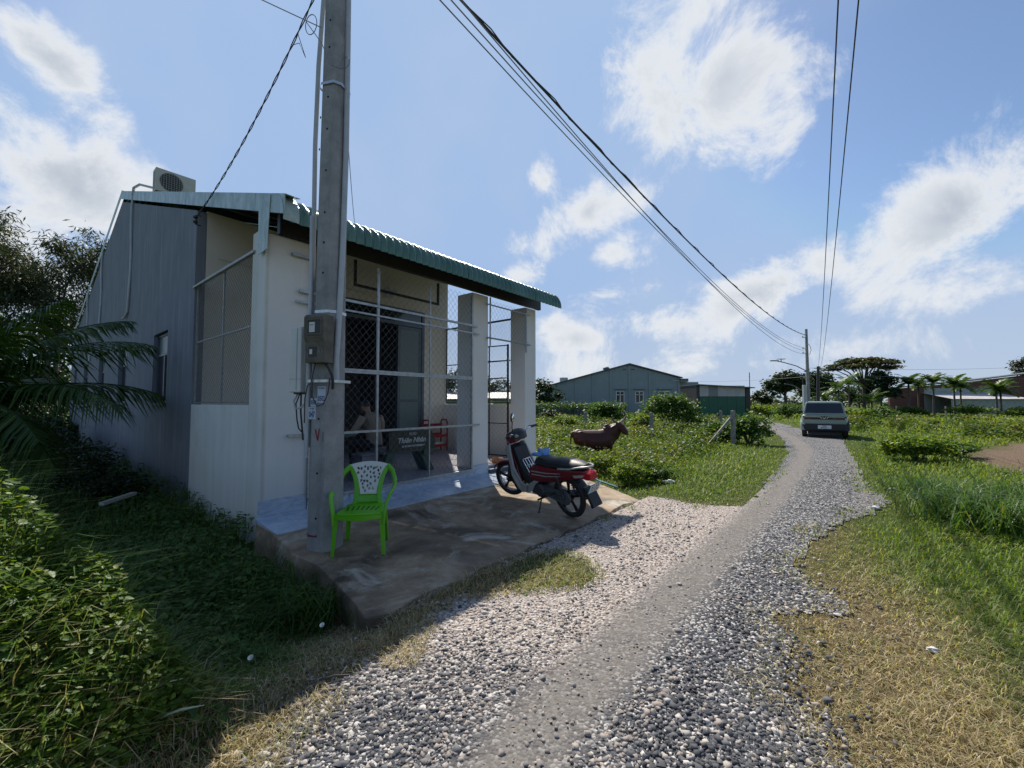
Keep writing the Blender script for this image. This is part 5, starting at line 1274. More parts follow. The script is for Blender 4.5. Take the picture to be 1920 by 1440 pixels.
def leaves(name, proto, pos, scale, mat_, parent=None, rng=RNG, droop=(.0, .7), rnd=None, dry=None, flat=.9):
    n = len(pos); yaw = rng.uniform(0, 2*np.pi, n); pitch = rng.uniform(droop[0], droop[1], n); roll = rng.normal(0, flat, n)
    V, F, k = scat(proto, pos, yaw, pitch, roll, scale)
    r = rng.uniform(0, 1, n) if rnd is None else rnd
    at_ = {'rnd': np.repeat(r, k)}
    if dry is not None: at_['dry'] = np.repeat(dry, k)
    return npmesh(name, V, F, mat_, parent, at_)
def blades(name, x, y, z, h, bend, w, mat_, rnd, dry=None, parent=None, rng=RNG, yaw=None):
    n = len(x); yaw = rng.uniform(0, 2*np.pi, n) if yaw is None else yaw
    dx, dy = np.cos(yaw), np.sin(yaw); px, py = -dy, dx
    V = np.zeros((n, 5, 3)); b = bend*h
    for i, (t, wf, bb) in enumerate(((0, .5, 0), (0, -.5, 0), (.62, .38, .35), (.62, -.38, .35), (1, 0, 1))):
        V[:, i, 0] = x+px*w*wf+dx*b*bb; V[:, i, 1] = y+py*w*wf+dy*b*bb; V[:, i, 2] = z+h*t*np.where(t > .9, np.clip(1-.35*bend, .25, 1), 1)
    F = np.array([(0, 1, 3), (0, 3, 2), (2, 3, 4)])[None]+(np.arange(n)*5)[:, None, None]
    at_ = {'rnd': np.repeat(rnd, 5)}
    at_['dry'] = np.repeat(dry if dry is not None else np.zeros(n), 5)
    return npmesh(name, V.reshape(-1, 3), F.reshape(-1, 3), mat_, parent, at_)
G_LIGHT = [(0, (.06, .125, .013)), (.5, (.108, .19, .02)), (.85, (.18, .26, .032)), (1, (.26, .28, .065))]
G_MID = [(0, (.035, .085, .018)), (.5, (.062, .14, .028)), (.9, (.10, .18, .036)), (1, (.17, .20, .05))]
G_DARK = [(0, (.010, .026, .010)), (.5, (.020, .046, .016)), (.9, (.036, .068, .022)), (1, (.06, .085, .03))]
G_GREY = [(0, (.020, .034, .018)), (.5, (.040, .060, .030)), (.9, (.075, .095, .05)), (1, (.12, .13, .07))]
STRAW = [(0, (.20, .15, .085)), (.4, (.38, .305, .18)), (.75, (.53, .445, .285)), (1, (.66, .58, .41))]
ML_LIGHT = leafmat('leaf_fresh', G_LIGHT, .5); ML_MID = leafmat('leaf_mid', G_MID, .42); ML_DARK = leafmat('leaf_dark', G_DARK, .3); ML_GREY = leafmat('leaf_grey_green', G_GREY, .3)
ML_PALM = leafmat('palm_leaf', [(0, (.018, .05, .010)), (.6, (.045, .10, .015)), (1, (.10, .15, .03))], .38, .4)
ML_GRASS = leafmat('grass_blade', G_LIGHT, .45, .55, STRAW); ML_GRASSD = leafmat('lush_grass_blade', G_MID, .4, .5, STRAW)
ML_RUST = leafmat('rusty_leaf', [(0, (.022, .045, .015)), (.6, (.05, .07, .024)), (1, (.13, .10, .04))], .3)
M_BARK = mat('bark', (.10, .085, .068), (.05, .042, .034), rough=.95, scale=12, bump=.6, bscale=20, bdist=.03); M_PBARK = mat('palm_trunk', (.13, .12, .105), (.07, .065, .055), rough=.9, scale=10, stretch=(1, 1, 8))
def crown_pts(blobs, n, rng, clump=.22, nclump=60):
    w = np.array([b[3]*b[4]*b[5] for b in blobs])**.66; w = w/w.sum(); P = []
    for bl, ww in zip(blobs, w):
        k = max(4, int(nclump*ww)); m = max(8, int(n*ww))
        d = rng.normal(size=(k, 3)); d /= np.linalg.norm(d, axis=1)[:, None]; d[:, 2] = np.where(d[:, 2] < -.35, -d[:, 2]*.6, d[:, 2])
        c = d*rng.uniform(.62, 1.05, k)[:, None]
        idx = rng.integers(0, k, m); p = c[idx]+rng.normal(0, clump, (m, 3))
        P.append(p*np.array(bl[3:6])+np.array(bl[:3]))
    return np.concatenate(P)
def tree(name, loc, h, blobs, n, leaf, size, ml, label, cat='tree', group=None, trunk_r=.15, seed=0, nclump=60, clump=.2, lean=(0, 0), stems=1, droop=(.0, .7)):
    rng = np.random.default_rng(seed); rg = random.Random(seed)
    t = empty(name, loc, 0, label, cat, group)
    b = MB()
    for s in range(stems):
        bx, by = (rg.uniform(-.3, .3)*(stems > 1), rg.uniform(-.3, .3)*(stems > 1))
        top = Vector((lean[0], lean[1], h*.55)); b.tube([(bx, by, -.15), (bx+.1*rg.uniform(-1, 1)*trunk_r*4, by, h*.2), tuple(Vector((bx, by, h*.38)).lerp(top, .6)), tuple(top)], [trunk_r, trunk_r*.8, trunk_r*.65, trunk_r*.45], 8)
    for bl in blobs:
        c = Vector(bl[:3]); st = Vector((lean[0]*.6, lean[1]*.6, min(h*.42, c.z*.7)))
        mid = st.lerp(c, .55)+Vector((rg.uniform(-.1, .1)*h*.3, rg.uniform(-.1, .1)*h*.3, .04*h)); b.tube([st, mid, c, c+Vector((rg.uniform(-.5, .5)*bl[3], rg.uniform(-.5, .5)*bl[4], bl[5]*.5))], [trunk_r*.5, trunk_r*.34, trunk_r*.2, trunk_r*.06], 6)
    b.build('trunk', M_BARK, t, smooth=True)
    pts = crown_pts(blobs, n, rng, clump, nclump)
    leaves('crown', leaf, pts, rng.uniform(.6, 1.25, len(pts))*size, ml, t, rng, droop)
    return t
def bush(loc, rx, ry, h, n, leaf, size, ml, label, seed, group='bushes in the fields', name='bush'):
    rng = np.random.default_rng(seed); t = empty(name, loc, 0, label, 'bush', group)
    rg = random.Random(seed); b = MB()
    for k in range(7):
        a = rg.uniform(0, 6.28); q = rg.uniform(.3, .8); b.tube([(0, 0, -.1), (q*rx*.5*math.cos(a), q*ry*.5*math.sin(a), h*.4), (q*rx*math.cos(a), q*ry*math.sin(a), h*.85)], [.03, .02, .006], 5)
    b.build('stems', M_BARK, t)
    bl = [(rg.uniform(-.55, .55)*rx, rg.uniform(-.55, .55)*ry, h*rg.uniform(.25, .7), rx*rg.uniform(.35, .6), ry*rg.uniform(.35, .6), h*rg.uniform(.28, .42)) for _ in range(7)]
    pts = crown_pts(bl, n, rng, .24, 70); pts[:, 2] = np.maximum(pts[:, 2], .03)
    leaves('foliage', leaf, pts, rng.uniform(.55, 1.3, len(pts))*size, ml, t, rng); return t
def frond(L_, n, ll, lw, arch, rng, droopl=.35, taper=True, seg=False, vshape=.5):
    """pinnate frond along +x: returns rachis points, leaflet verts/faces"""
    P = []; a = arch[0]; p = np.array([0., 0., 0.]); P.append(p.copy()); st = L_/n
    for i in range(n):
        a = arch[0]+(arch[1]-arch[0])*((i+1)/n)**1.2; p = p+st*np.array([math.cos(a), 0, math.sin(a)]); P.append(p.copy())
    P = np.array(P); V = []; F = []
    for i in range(int(n*.12), n+1):
        t = i/n; ln = ll*(math.sin(math.pi*min(1, .18+.80*t))**.6)*rng.uniform(.88, 1.1); tan = P[min(i+1, n)]-P[max(i-1, 0)]; tan /= np.linalg.norm(tan)
        up = np.array([-tan[2], 0, tan[0]])
        for s in (-1, 1):
            fw = .45+.6*t; d = tan*fw+np.array([0, s, 0])*1.0+up*vshape*(1-t)*.8; d /= np.linalg.norm(d); b = len(V)
            side = tan*lw*.5
            dr = droopl*ln*rng.uniform(.6, 1.3)
            m_ = P[i]+d*ln*.5-np.array([0, 0, dr*.25]); e = P[i]+d*ln-np.array([0, 0, dr])
            V += [P[i]-side, P[i]+side, m_-side*.9, m_+side*.9, e]; F += [(b, b+1, b+3), (b, b+3, b+2), (b+2, b+3, b+4)]
    return P, np.array(V), np.array(F)
def palm(name, loc, trunk_h, tr, nf, L_, ll, lw, label, group, seed, n=22, arch=(1.1, -.7), droopl=.3, shaft=0, lean=0, ml=None, frs=None, rachis=.018):
    rng = np.random.default_rng(seed); t = empty(name, loc, 0, label, 'palm tree', group)
    top = np.array([lean, 0, trunk_h])
    if trunk_h > .3:
        MB().tube([(0, 0, -.2), (lean*.2, 0, trunk_h*.3), (lean*.6, 0, trunk_h*.7), tuple(top)], [tr*1.25, tr, tr*.9, tr*.8], 10).build('trunk', M_PBARK, t, smooth=True)
        if shaft: MB().tube([tuple(top-np.array([0, 0, .02])), tuple(top+np.array([0, 0, shaft*.6])), tuple(top+np.array([0, 0, shaft]))], [tr*.95, tr*.9, tr*.4], 8).build('crown_shaft', ML_PALM, t, smooth=True); top = top+np.array([0, 0, shaft*.8])
    for k in range(nf):
        if frs: yaw, a0, a1, fl = frs[k]
        else: yaw = k*2.4+rng.uniform(-.3, .3); q = k/max(1, nf-1); a0 = arch[0]-1.25*q+rng.uniform(-.1, .1); a1 = arch[1]+.75-1.3*q; fl = L_*rng.uniform(.85, 1.1)
        P, V, F = frond(fl, n, ll, lw, (a0, a1), rng, droopl)
        c, s = math.cos(yaw), math.sin(yaw); Rm = np.array([[c, -s, 0], [s, c, 0], [0, 0, 1]])
        f = npmesh('frond', V @ Rm.T+top, F, ml or ML_PALM, t, {'rnd': np.repeat(np.clip(rng.normal(.45, .25, len(V)//5), 0, 1), 5)})
        MB().tube([tuple(Rm @ p+top) for p in P[::3]], [rachis*(1-.85*i/len(P[::3])) for i in range(len(P[::3]))], 5).build('rachis', ML_PALM, f)
    return t

# ================================================================== background buildings
M_WGREY = mat_plaster('warehouse_render', (.27, .32, .33), (.22, .265, .275), streak=(.33, .37, .38), strk=.3, lowdirt=.2)
M_WTRIM = mat('white_frame', (.68, .70, .70), rough=.5); M_WROOF = mat('grey_roof_sheet', (.10, .12, .13), (.07, .085, .09), rough=.6)
def bg(px, Y, z=0): return Vector(((px-960)/FPX*Y*1.0, Y, z))
WY = 60.0
def wx(px): return (px-960)/FPX*WY
def wz(py): return at(960, py, WY).z
wh = empty('warehouse', bg(1160, WY, -.2), 0, 'long grey rendered warehouse with shallow gable and white windows', 'warehouse'); ox = wx(1160)
WX0, WXA, WX1 = wx(1037)-ox, wx(1180)-ox, wx(1275)-ox; ZL, ZA, ZR2 = wz(722)+.2, wz(684)+.2, wz(709)+.2
def topz(x): return ZL+(ZA-ZL)*(x-WX0)/(WXA-WX0) if x < WXA else ZA+(ZR2-ZA)*(x-WXA)/(WX1-WXA)
wins = [(wx(1155)-ox, wx(1171)-ox), (wx(1191)-ox, wx(1207)-ox), (wx(1235)-ox, wx(1257)-ox)]; wz0, wz1 = wz(756)+.2, wz(733)+.2
b = MB(); cuts = sorted([WX0, WXA, WX1]+[x for w in wins for x in w])
for a, c in zip(cuts[:-1], cuts[1:]):
    if any(w[0] <= a and c <= w[1] for w in wins):
        b.prism([(a, 0), (c, 0), (c, wz0), (a, wz0)], 0, .25); b.prism([(a, wz1), (c, wz1), (c, topz(c)), (a, topz(a))], 0, .25)
    else: b.prism([(a, 0), (c, 0), (c, topz(c)), (a, topz(a))], 0, .25)
b.box(WX0, WX0+.25, .25, 30, 0, ZL); b.box(WX1-.25, WX1, .25, 30, 0, ZR2); b.build('wall', M_WGREY, wh)
b = MB(); b.prism([(WX0-.5, topz(WX0)-.10), (WXA, ZA+.06), (WX1+.3, ZR2-.03), (WX1+.3, ZR2+.12), (WXA, ZA+.22), (WX0-.5, topz(WX0)+.05)], -.35, 30); b.build('roof', M_WROOF, wh)
for px in (1037.5, 1080, 1112, 1145, 1180, 1218, 1274):
    x = min(max(wx(px)-ox, WX0+.16), WX1-.16); MB().box(x-.16, x+.16, -.10, .0-.002, 0, topz(x)-.14).build('pilaster', M_WGREY, wh)
for a, c in wins:
    w = MB()
    for x0, x1, z0, z1 in ((a, a+.12, wz0, wz1), (c-.12, c, wz0, wz1), (a+.12, c-.12, wz0, wz0+.12), (a+.12, c-.12, wz1-.12, wz1), ((a+c)/2-.06, (a+c)/2+.06, wz0+.12, wz1-.12), (a+.12, c-.12, wz1-.6, wz1-.5)): w.box(x0, x1, .03, .14, z0, z1)
    o = w.build('window', M_WTRIM, wh); MB().box(a+.1, c-.1, .10, .12, wz0+.1, wz1-.1).build('pane', M_GLASS, o); MB().box(a-.25, c+.25, -.35, -.003, wz1+.25, wz1+.32).build('canopy', M_WGREY, o)
for px in (1171, 1187): MB().box(wx(px)-ox-.28, wx(px)-ox+.28, -.02, -.003, wz(694)+.2, wz(691.5)+.2).build('vent_slot', M_WROOF, wh)
b = MB(); b.box(WX1+.05, WX1+2.9, .5, 12, 0, wz(716)+.2); b.build('annexe', M_WGREY, wh); MB().box(WX1-.1, WX1+1.0, -.6, .4, ZR2-.55, ZR2-.1).build('eaves_box', M_WROOF, wh)
MB().ell((0, 0, 0), (.5, .5, .32), Matrix.Translation((wx(1143)-ox, 2, topz(wx(1143)-ox)+.35))).build('roof_vent', M_WROOF, wh)
MB().lathe([(0, 0), (.65, 0), (.65, .9), (0, .95)], 16, Matrix.Translation((wx(1067)-ox, 6, topz(wx(1067)-ox)-.1))).build('water_tank', M_GALV, wh)
# green and white shed
def mat_corr(name, c1, c2, sc=22):
    m, nt, N, L, bs = NT(name); p = N.new('ShaderNodeTexCoord').outputs['Object']; n = nnoise(N, L, p, 1.2, 6, .6)
    L.new(nramp(N, L, n, [(.3, c2), (.7, c1)]), bs.inputs['Base Color']); bs.inputs['Roughness'].default_value = .5
    w = N.new('ShaderNodeTexWave'); w.inputs['Scale'].default_value = sc/6.28; L.new(p, w.inputs['Vector']); nbump(N, L, w.outputs[0], .5, .03, bs); return m
SY = 42.0
def sx(px): return (px-1356)/FPX*SY
def sz(py): return at(960, py, SY).z+.2
sh = empty('green_shed', bg(1356, SY, -.2), 0, 'low shed with green sheet lower wall and whitish sheet above', 'shed')
M_SG = mat_corr('green_sheet_wall', (.012, .11, .06), (.008, .08, .045), 10); M_SW = mat_corr('whitish_sheet_wall', (.50, .50, .50), (.38, .38, .39), 30); M_SGY = mat('grey_sheet', (.22, .23, .24), rough=.5)
for k in range(5):
    a = sx(1312)+k*(sx(1397)-sx(1312))/5; c = sx(1312)+(k+1)*(sx(1397)-sx(1312))/5
    MB().box(a, c-.02, 0, .04, sz(743), sz(723)).build('wall_sheet', M_SGY if k in (1,) else M_SW, sh)
    MB().box(a, c-.02, -.03, .04, 0, sz(743)-.01).build('wall_sheet', M_SG, sh)
MB().box(sx(1306), sx(1312)-.02, .0, 4, 0, sz(722)).build('side_wall', M_DKST, sh); MB().box(sx(1398), sx(1406), .0, 4, 0, sz(725)).build('side_wall', M_DKST, sh); MB().box(sx(1312), sx(1397), 4, 4.05, 0, sz(724)).build('rear_wall', M_SGY, sh)
b = MB(); b.prism([(sx(1305), sz(722)), (sx(1411), sz(728)), (sx(1411), sz(727)+.03), (sx(1305), sz(721)+.03)], -.5, 4.4); b.build('roof', M_WROOF, sh)
# brick building with pale lean-to
def mat_brick():
    m, nt, N, L, bs = NT('weathered_brick'); p = N.new('ShaderNodeTexCoord').outputs['Object']
    mp = N.new('ShaderNodeMapping'); mp.inputs['Rotation'].default_value = (R(90), 0, 0); L.new(p, mp.inputs[0])
    br = N.new('ShaderNodeTexBrick'); L.new(mp.outputs[0], br.inputs[0]); br.inputs['Scale'].default_value = 3; br.inputs['Color1'].default_value = (.13, .045, .032, 1); br.inputs['Color2'].default_value = (.19, .07, .05, 1); br.inputs['Mortar'].default_value = (.13, .11, .10, 1); br.inputs['Mortar Size'].default_value = .012
    L.new(nmix(N, L, nmath(N, L, 'MULTIPLY', nnoise(N, L, p, .6, 6), .5), br.outputs[0], (.07, .035, .03)), bs.inputs['Base Color']); bs.inputs['Roughness'].default_value = .9; return m
BY = 62.0
def bx_(px): return (px-1800)/FPX*BY
def bz(py): return at(960, py, BY).z+.2
bb = empty('brick_building', bg(1800, BY, -.2), 0, 'long red brick building with dark sloping roof and pale lean-to', 'building')
MBK = mat_brick()
b = MB(); b.prism([(bx_(1668), 0), (bx_(2050), 0), (bx_(2050), bz(684)), (bx_(1920), bz(704)), (bx_(1800), bz(718)), (bx_(1668), bz(730))], 0, .3); b.build('wall', MBK, bb)
b = MB(); b.prism([(bx_(1664), bz(729)), (bx_(1800), bz(716.5)), (bx_(1920), bz(702)), (bx_(2054), bz(682)), (bx_(2054), bz(680)), (bx_(1920), bz(700)), (bx_(1800), bz(714.5)), (bx_(1664), bz(727))], -.5, 1.2); b.build('roof', M_WROOF, bb)
M_LW = mat('pale_mossy_wall', (.38, .42, .39), (.25, .29, .26), rough=.9, scale=2)
b = MB(); b.box(bx_(1732), bx_(1860), -4, -3.8, 0, bz(750)); b.box(bx_(1732), bx_(1860), -.1, -.002, 0, bz(728)); b.build('lean_to_wall', M_LW, bb)
n = 12
for k in range(n):
    a = bx_(1728)+k*(bx_(1866)-bx_(1728))/n; c = bx_(1728)+(k+1)*(bx_(1866)-bx_(1728))/n
    MB().prism([(-4.4, bz(749)), (-.02, bz(737)), (-.02, bz(737)+.06), (-4.4, bz(749)+.06)], a, c-.03, 'yz').build('lean_to_sheet', mat('rust_spotted_sheet', (.62, .62, .62), (.40, .34, .30), rough=.6, scale=1.6) if k == 0 else MATS['rust_spotted_sheet'], bb)
w = MB().box(bx_(1817), bx_(1837), -.14, -.11, bz(734), bz(727)).build('window', M_ALU, bb); MB().box(bx_(1818), bx_(1836), -.16, -.142, bz(733.4), bz(727.6)).build('pane', M_GLASS, w)
# low overgrown boundary wall left of the warehouse
lw = MB().box(-8, 5.3, 0, .2, -.3, 1.25).build('boundary_wall', M_GREY, None); lw.location = (bg(1060, 36, 0)); tag(lw, 'low grey boundary wall with creepers before the warehouse', 'wall')
# pale metal roof glimpsed behind the porch
o = empty('pale_roofed_shed', bg(925, 48, -.2), 0, 'low shed with pale metal roof seen through the gateway', 'shed')
MB().box(-6, 2.6, 0, 5, 0, 1.9).build('wall', M_LW, o); MB().prism([(-.6, 2.0), (5.4, 2.9), (5.4, 2.98), (-.6, 2.08)], -6.4, 3.0, 'yz').build('roof', M_SGY, o)

# ================================================================== far poles, fence posts
fpole = empty('utility_pole', FP, 0, 'concrete utility pole with lamp arm standing behind the car', 'utility pole')
MB().loft([[(s*(.155-.008*z)*math.cos(a), s*(.155-.008*z)*math.sin(a), z) for a in np.linspace(.39, 6.67, 9)[:-1]] for z in np.linspace(-.1, 7.6, 6) for s in (1,)]).build('shaft', M_POLE, fpole)
MB().box(-.42, -.20, -.1, .1, -.1, 3.0).build('cable_duct', M_PVC, fpole, bevel=.02)
b = MB().tube([(-.1, 0, 4.15), (-.9, -.05, 4.55), (-2.0, -.1, 4.85), (-2.5, -.1, 4.95)], .035, 6); b.build('lamp_arm', M_DKST, fpole); MB().cbox((-2.75, -.1, 4.98), (.6, .22, .07)).build('lamp_head', M_DKST, fpole); MB().cbox((-2.2, -.1, 5.12), (.55, .35, .03), Matrix.Identity(4)).build('solar_panel', M_GLASS, fpole); MB().tube([(-2.2, -.1, 4.9), (-2.2, -.1, 5.1)], .03, 6).build('panel_post', M_DKST, fpole)
b = MB()
for z in (5.6, 5.95, 6.9): b.box(-.34, -.1, -.05, .05, z, z+.05); b.ell((-.32, 0, z+.10), (.05, .05, .07))
b.build('insulators', M_WPVC, fpole)
MB().tube([(.15, 0, 6.4), (.35, .1, 6.2), (.5, .2, 5.9), (.35, .2, 5.5)], .02, 5).build('jumper', M_CABLE, fpole); 
o = empty('thin_pole', (TP.x, TP.y, -.1), 0, 'thin dark leaning pole beside the concrete pole behind the car', 'pole'); MB().tube([(-.15, 0, -.1), (0, 0, TP.z+.15)], [.16, .11], 8).build('shaft', M_DKST, o); MB().box(-.35, .45, -.04, .04, TP.z-.05, TP.z+.02).build('cross_arm', M_DKST, o)
o = empty('street_lamp', bg(1506, 52, -.1), 0, 'thin pole with small lamp arm beyond the concrete pole', 'street lamp'); MB().tube([(0, 0, 0), (0, 0, 5.0)], .06, 6).build('post', M_DKST, o); MB().tube([(0, 0, 3.0), (-1.2, 0, 3.7), (-2.3, 0, 3.9)], .04, 6).build('arm', M_GALV, o); MB().cbox((-1.6, 0, 3.98), (.5, .3, .04)).build('panel', M_DKST, o)
o = empty('mast', bg(1406, 60, -.1), 0, 'thin steel mast standing just behind the green shed', 'mast'); MB().tube([(0, 0, 0), (0, 0, 5.9)], .05, 6).build('post', M_DKST, o); MB().tube([(-.1, 0, 5.3), (.1, 0, 5.3)], .02, 4).build('peg', M_DKST, o)
for (a, c, lb) in (((1240, 712, 62), (1512, 706, 36), 'thin wire running from the warehouse eaves to the far pole'), ((1538, 700, 38), (1990, 708, 60), 'thin wire crossing the sky above the areca palms'), ((1516, 690, 34), (2000, 683, 52), 'highest thin wire crossing right of the far pole')):
    wire(at(*a), at(*c), .35, .012, lb, None, M_GCABLE)
M_POST = mat('concrete_post', (.30, .29, .27), (.19, .185, .17), rough=.95, scale=9, bump=.3)
def fpost(px, py, Y, hgt, lab, tilt=0):
    p = at(px, py, Y); z = float(hz(p.x, p.y)); o = empty('fence_post', (p.x, p.y, z), R(25), lab, 'fence post', 'concrete fence posts')
    o.rotation_euler = (0, R(tilt), R(25))
    MB().loft([[(s*w, t*w, zz) for s, t in ((-1, -1), (1, -1), (1, 1), (-1, 1))] for w, zz in ((.065, -.2), (.058, hgt-.03), (.045, hgt))]).build('post', M_POST, o, bevel=.006)
    b = MB()
    for k in range(4): b.tube([(-.066, -.066, .25+k*.27), (.066, -.066, .25+k*.27), (.066, .066, .25+k*.27), (-.066, .066, .25+k*.27), (-.066, -.066, .25+k*.27)], .004, 4)
    b.build('wire_ties', M_DKST, o); return o
q1 = fpost(1375, 832, 15.3, 1.28, 'braced concrete fence post nearest the road bend', 1); q2 = fpost(1222, 822, 17.5, 1.25, 'concrete fence post behind the cow with clear grass around'); q3 = fpost(1098, 812, 20.5, 1.2, 'concrete fence post rising just behind the cow rump'); fpost(1352, 795, 24, 1.2, 'short far concrete fence post behind the braced one')
a = q1.location+Vector((-.95, .05, -.05)); c = q1.location+Vector((-.08, 0, 1.0)); tag(MB().tube([a, c], .055, 4, True, True).build('post_brace', M_POST), 'slanting concrete brace leaning against the fence post', 'brace')
for s0_, s1_ in ((q3, q2), (q2, q1)):
    for zz, nm in ((.45, 'lower'), (.85, 'upper')):
        wire(s0_.location+Vector((0, 0, zz)), s1_.location+Vector((0, 0, zz)), .03, .004, nm+' barbed wire strand '+('behind the cow' if s0_ is q3 else 'right of the cow'), None, M_GCABLE, 8, 'fence_wire')
for i, (px, Y) in enumerate(((1772, 50), (1829, 49), (1838, 53), (1895, 48), (1680, 52))):
    p = bg(px, Y); o = MB().box(-.07, .07, -.07, .07, 0, 1.15).build('fence_post', M_POST); o.location = (p.x, p.y, float(hz(p.x, p.y))-.05); tag(o, ('small pale fence post right below the lean-to middle', 'small pale fence post beside its twin near the lean-to right end', 'small pale fence post behind its twin near the lean-to right end', 'small pale fence post in front of the brick wall', 'small pale fence post left of the areca palms')[i], 'fence post', 'pale posts below the palms')

# ================================================================== trees
def gtree(px, Y, *a, **k):
    p = bg(px, Y); return (p.x, p.y, float(hz(p.x, p.y)))
# feathery trees left of the house
tree('feathery_tree', gtree(-40, 24), 13.0, [(0, 0, 9.4, 3.0, 2.4, 2.6), (1.8, 0, 7.2, 2.2, 2, 2.2), (-1.6, 0, 11.0, 2.2, 2, 1.8), (.6, -.5, 12.0, 1.7, 1.5, 1.2), (-.5, 0, 5.4, 2.8, 2, 2.2)], 17000, SLIM, .36, ML_GREY, 'tall feathery grey-green tree at the left behind the coconut palm', trunk_r=.16, seed=11, nclump=120, clump=.17, stems=3, droop=(.1, 1.1))
tree('feathery_tree', gtree(100, 25), 12.4, [(0, 0, 9.0, 2.7, 2.2, 2.3), (1.4, 0, 10.6, 1.8, 1.7, 1.6), (-1.8, 0, 8.0, 2.0, 1.8, 2.0), (1.6, 0, 7.0, 2.0, 1.8, 2.0), (0, 0, 5.2, 2.6, 2.0, 2.0)], 17000, SLIM, .36, ML_GREY, 'tall feathery grey-green tree rising beside the grey wall', trunk_r=.15, seed=12, nclump=120, clump=.17, stems=3, droop=(.1, 1.1))
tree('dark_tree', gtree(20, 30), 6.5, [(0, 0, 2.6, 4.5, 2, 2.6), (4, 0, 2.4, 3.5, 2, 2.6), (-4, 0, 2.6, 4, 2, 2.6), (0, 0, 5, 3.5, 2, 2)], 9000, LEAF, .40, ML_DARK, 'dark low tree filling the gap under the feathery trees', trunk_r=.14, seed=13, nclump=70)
# trees beyond the road
tree('dark_round_tree', gtree(1472, 75), 7.8, [(0, 0, 5.0, 2.8, 2.2, 2.2), (-1.8, 0, 4.0, 1.9, 1.8, 1.7), (1.8, 0, 4.6, 2.0, 1.8, 1.9), (.3, 0, 6.4, 1.7, 1.5, 1.1)], 5200, LEAF, .55, ML_DARK, 'round dark tree left of the far concrete pole', trunk_r=.3, seed=21, nclump=46, group='trees beyond the road')
tree('dark_round_tree', gtree(1530, 78), 7.6, [(0, 0, 5.4, 2.4, 2, 2.0), (1.8, 0, 4.2, 2, 1.8, 1.7), (-.8, 0, 3.6, 2, 2, 1.6)], 4200, LEAF, .55, ML_DARK, 'dark tree right behind the far concrete pole', trunk_r=.3, seed=22, nclump=40, group='trees beyond the road')
tree('small_dark_tree', gtree(1427, 80), 4.0, [(0, 0, 2.4, 1.5, 1.4, 1.4), (1, 0, 1.8, 1.2, 1.2, 1.1)], 1800, LEAF, .5, ML_DARK, 'small dark tree right of the green shed', trunk_r=.15, seed=23, nclump=26, group='trees beyond the road')
um = []; rg = random.Random(4)
for k in range(17):
    a = k*2.4; r_ = 3.6*math.sqrt((k+.5)/17); um.append((r_*math.cos(a), r_*.75*math.sin(a), 6.9-.085*r_*r_*1.1+rg.uniform(-.35, .35), 1.15, 1.0, .26))
tree('umbrella_tree', gtree(1620, 50), 8.0, um, 6500, LEAF, .34, ML_RUST, 'flat-topped umbrella tree with layered rusty green foliage', trunk_r=.2, seed=31, nclump=130, clump=.3, group='trees beyond the road')
tree('leafy_tree', gtree(1652, 47), 5.4, [(0, 0, 3.6, 1.3, 1.3, 1.5), (.5, 0, 2.5, 1.2, 1.2, 1.2), (-.4, 0, 4.4, .9, .9, .8)], 2800, LEAF, .36, ML_DARK, 'narrow dark leafy tree under the umbrella tree', trunk_r=.12, seed=32, nclump=30, group='trees beyond the road')
tree('leafy_tree', gtree(1610, 52), 4.2, [(0, 0, 2.8, 1.6, 1.3, 1.5), (1.3, 0, 2.2, 1.2, 1.2, 1.2), (-1.4, 0, 2.2, 1.2, 1.2, 1.2)], 2600, LEAF, .38, ML_DARK, 'low dark tree below the umbrella tree crown', trunk_r=.12, seed=33, nclump=30, group='trees beyond the road')
tree('pale_tree', gtree(1925, 78), 10.5, [(0, 0, 8.0, 1.8, 1.6, 1.8), (1.5, 0, 6.5, 1.8, 1.6, 1.8), (.8, 0, 9.4, 1.2, 1.2, 1.0)], 3400, LEAF, .5, ML_GREY, 'pale green tree rising behind the brick building', trunk_r=.2, seed=34, nclump=30)
for i, (px, Y, h) in enumerate(((1117, 95, 8.0), (1205, 96, 8.3), (1222, 97, 7.6))):
    tree('roofline_tree', gtree(px, Y), h, [(0, 0, h*.86, 1.7, 1.4, .9), (1.4, 0, h*.78, 1.4, 1.2, .8), (-1.3, 0, h*.76, 1.3, 1.2, .8)], 1200, LEAF, .55, ML_GREY, ('tree crown showing over the left slope of the warehouse roof', 'tree crown showing over the right slope of the warehouse roof', 'smaller tree crown beside the one over the right roof slope')[i], trunk_r=.15, seed=40+i, nclump=16)
for i, (px, Y, s) in enumerate(((862, 55, 1.2), (940, 58, 1.0), (1012, 56, .9))):
    tree('garden_tree', gtree(px, Y), 5.4*s, [(0, 0, 3.6*s, 2.2*s, 1.6, 1.6*s), (1.8*s, 0, 3.0*s, 1.6*s, 1.4, 1.4*s), (-1.7*s, 0, 2.8*s, 1.6*s, 1.4, 1.4*s), (0, 0, 1.6, 2.5, 1.5, 1.2)], 2600, LEAF, .42, ML_DARK, ('dark tree seen through the front grille past the porch', 'dark tree seen through the open gateway', 'dark tree between the porch and the warehouse')[i], trunk_r=.15, seed=50+i, nclump=34)
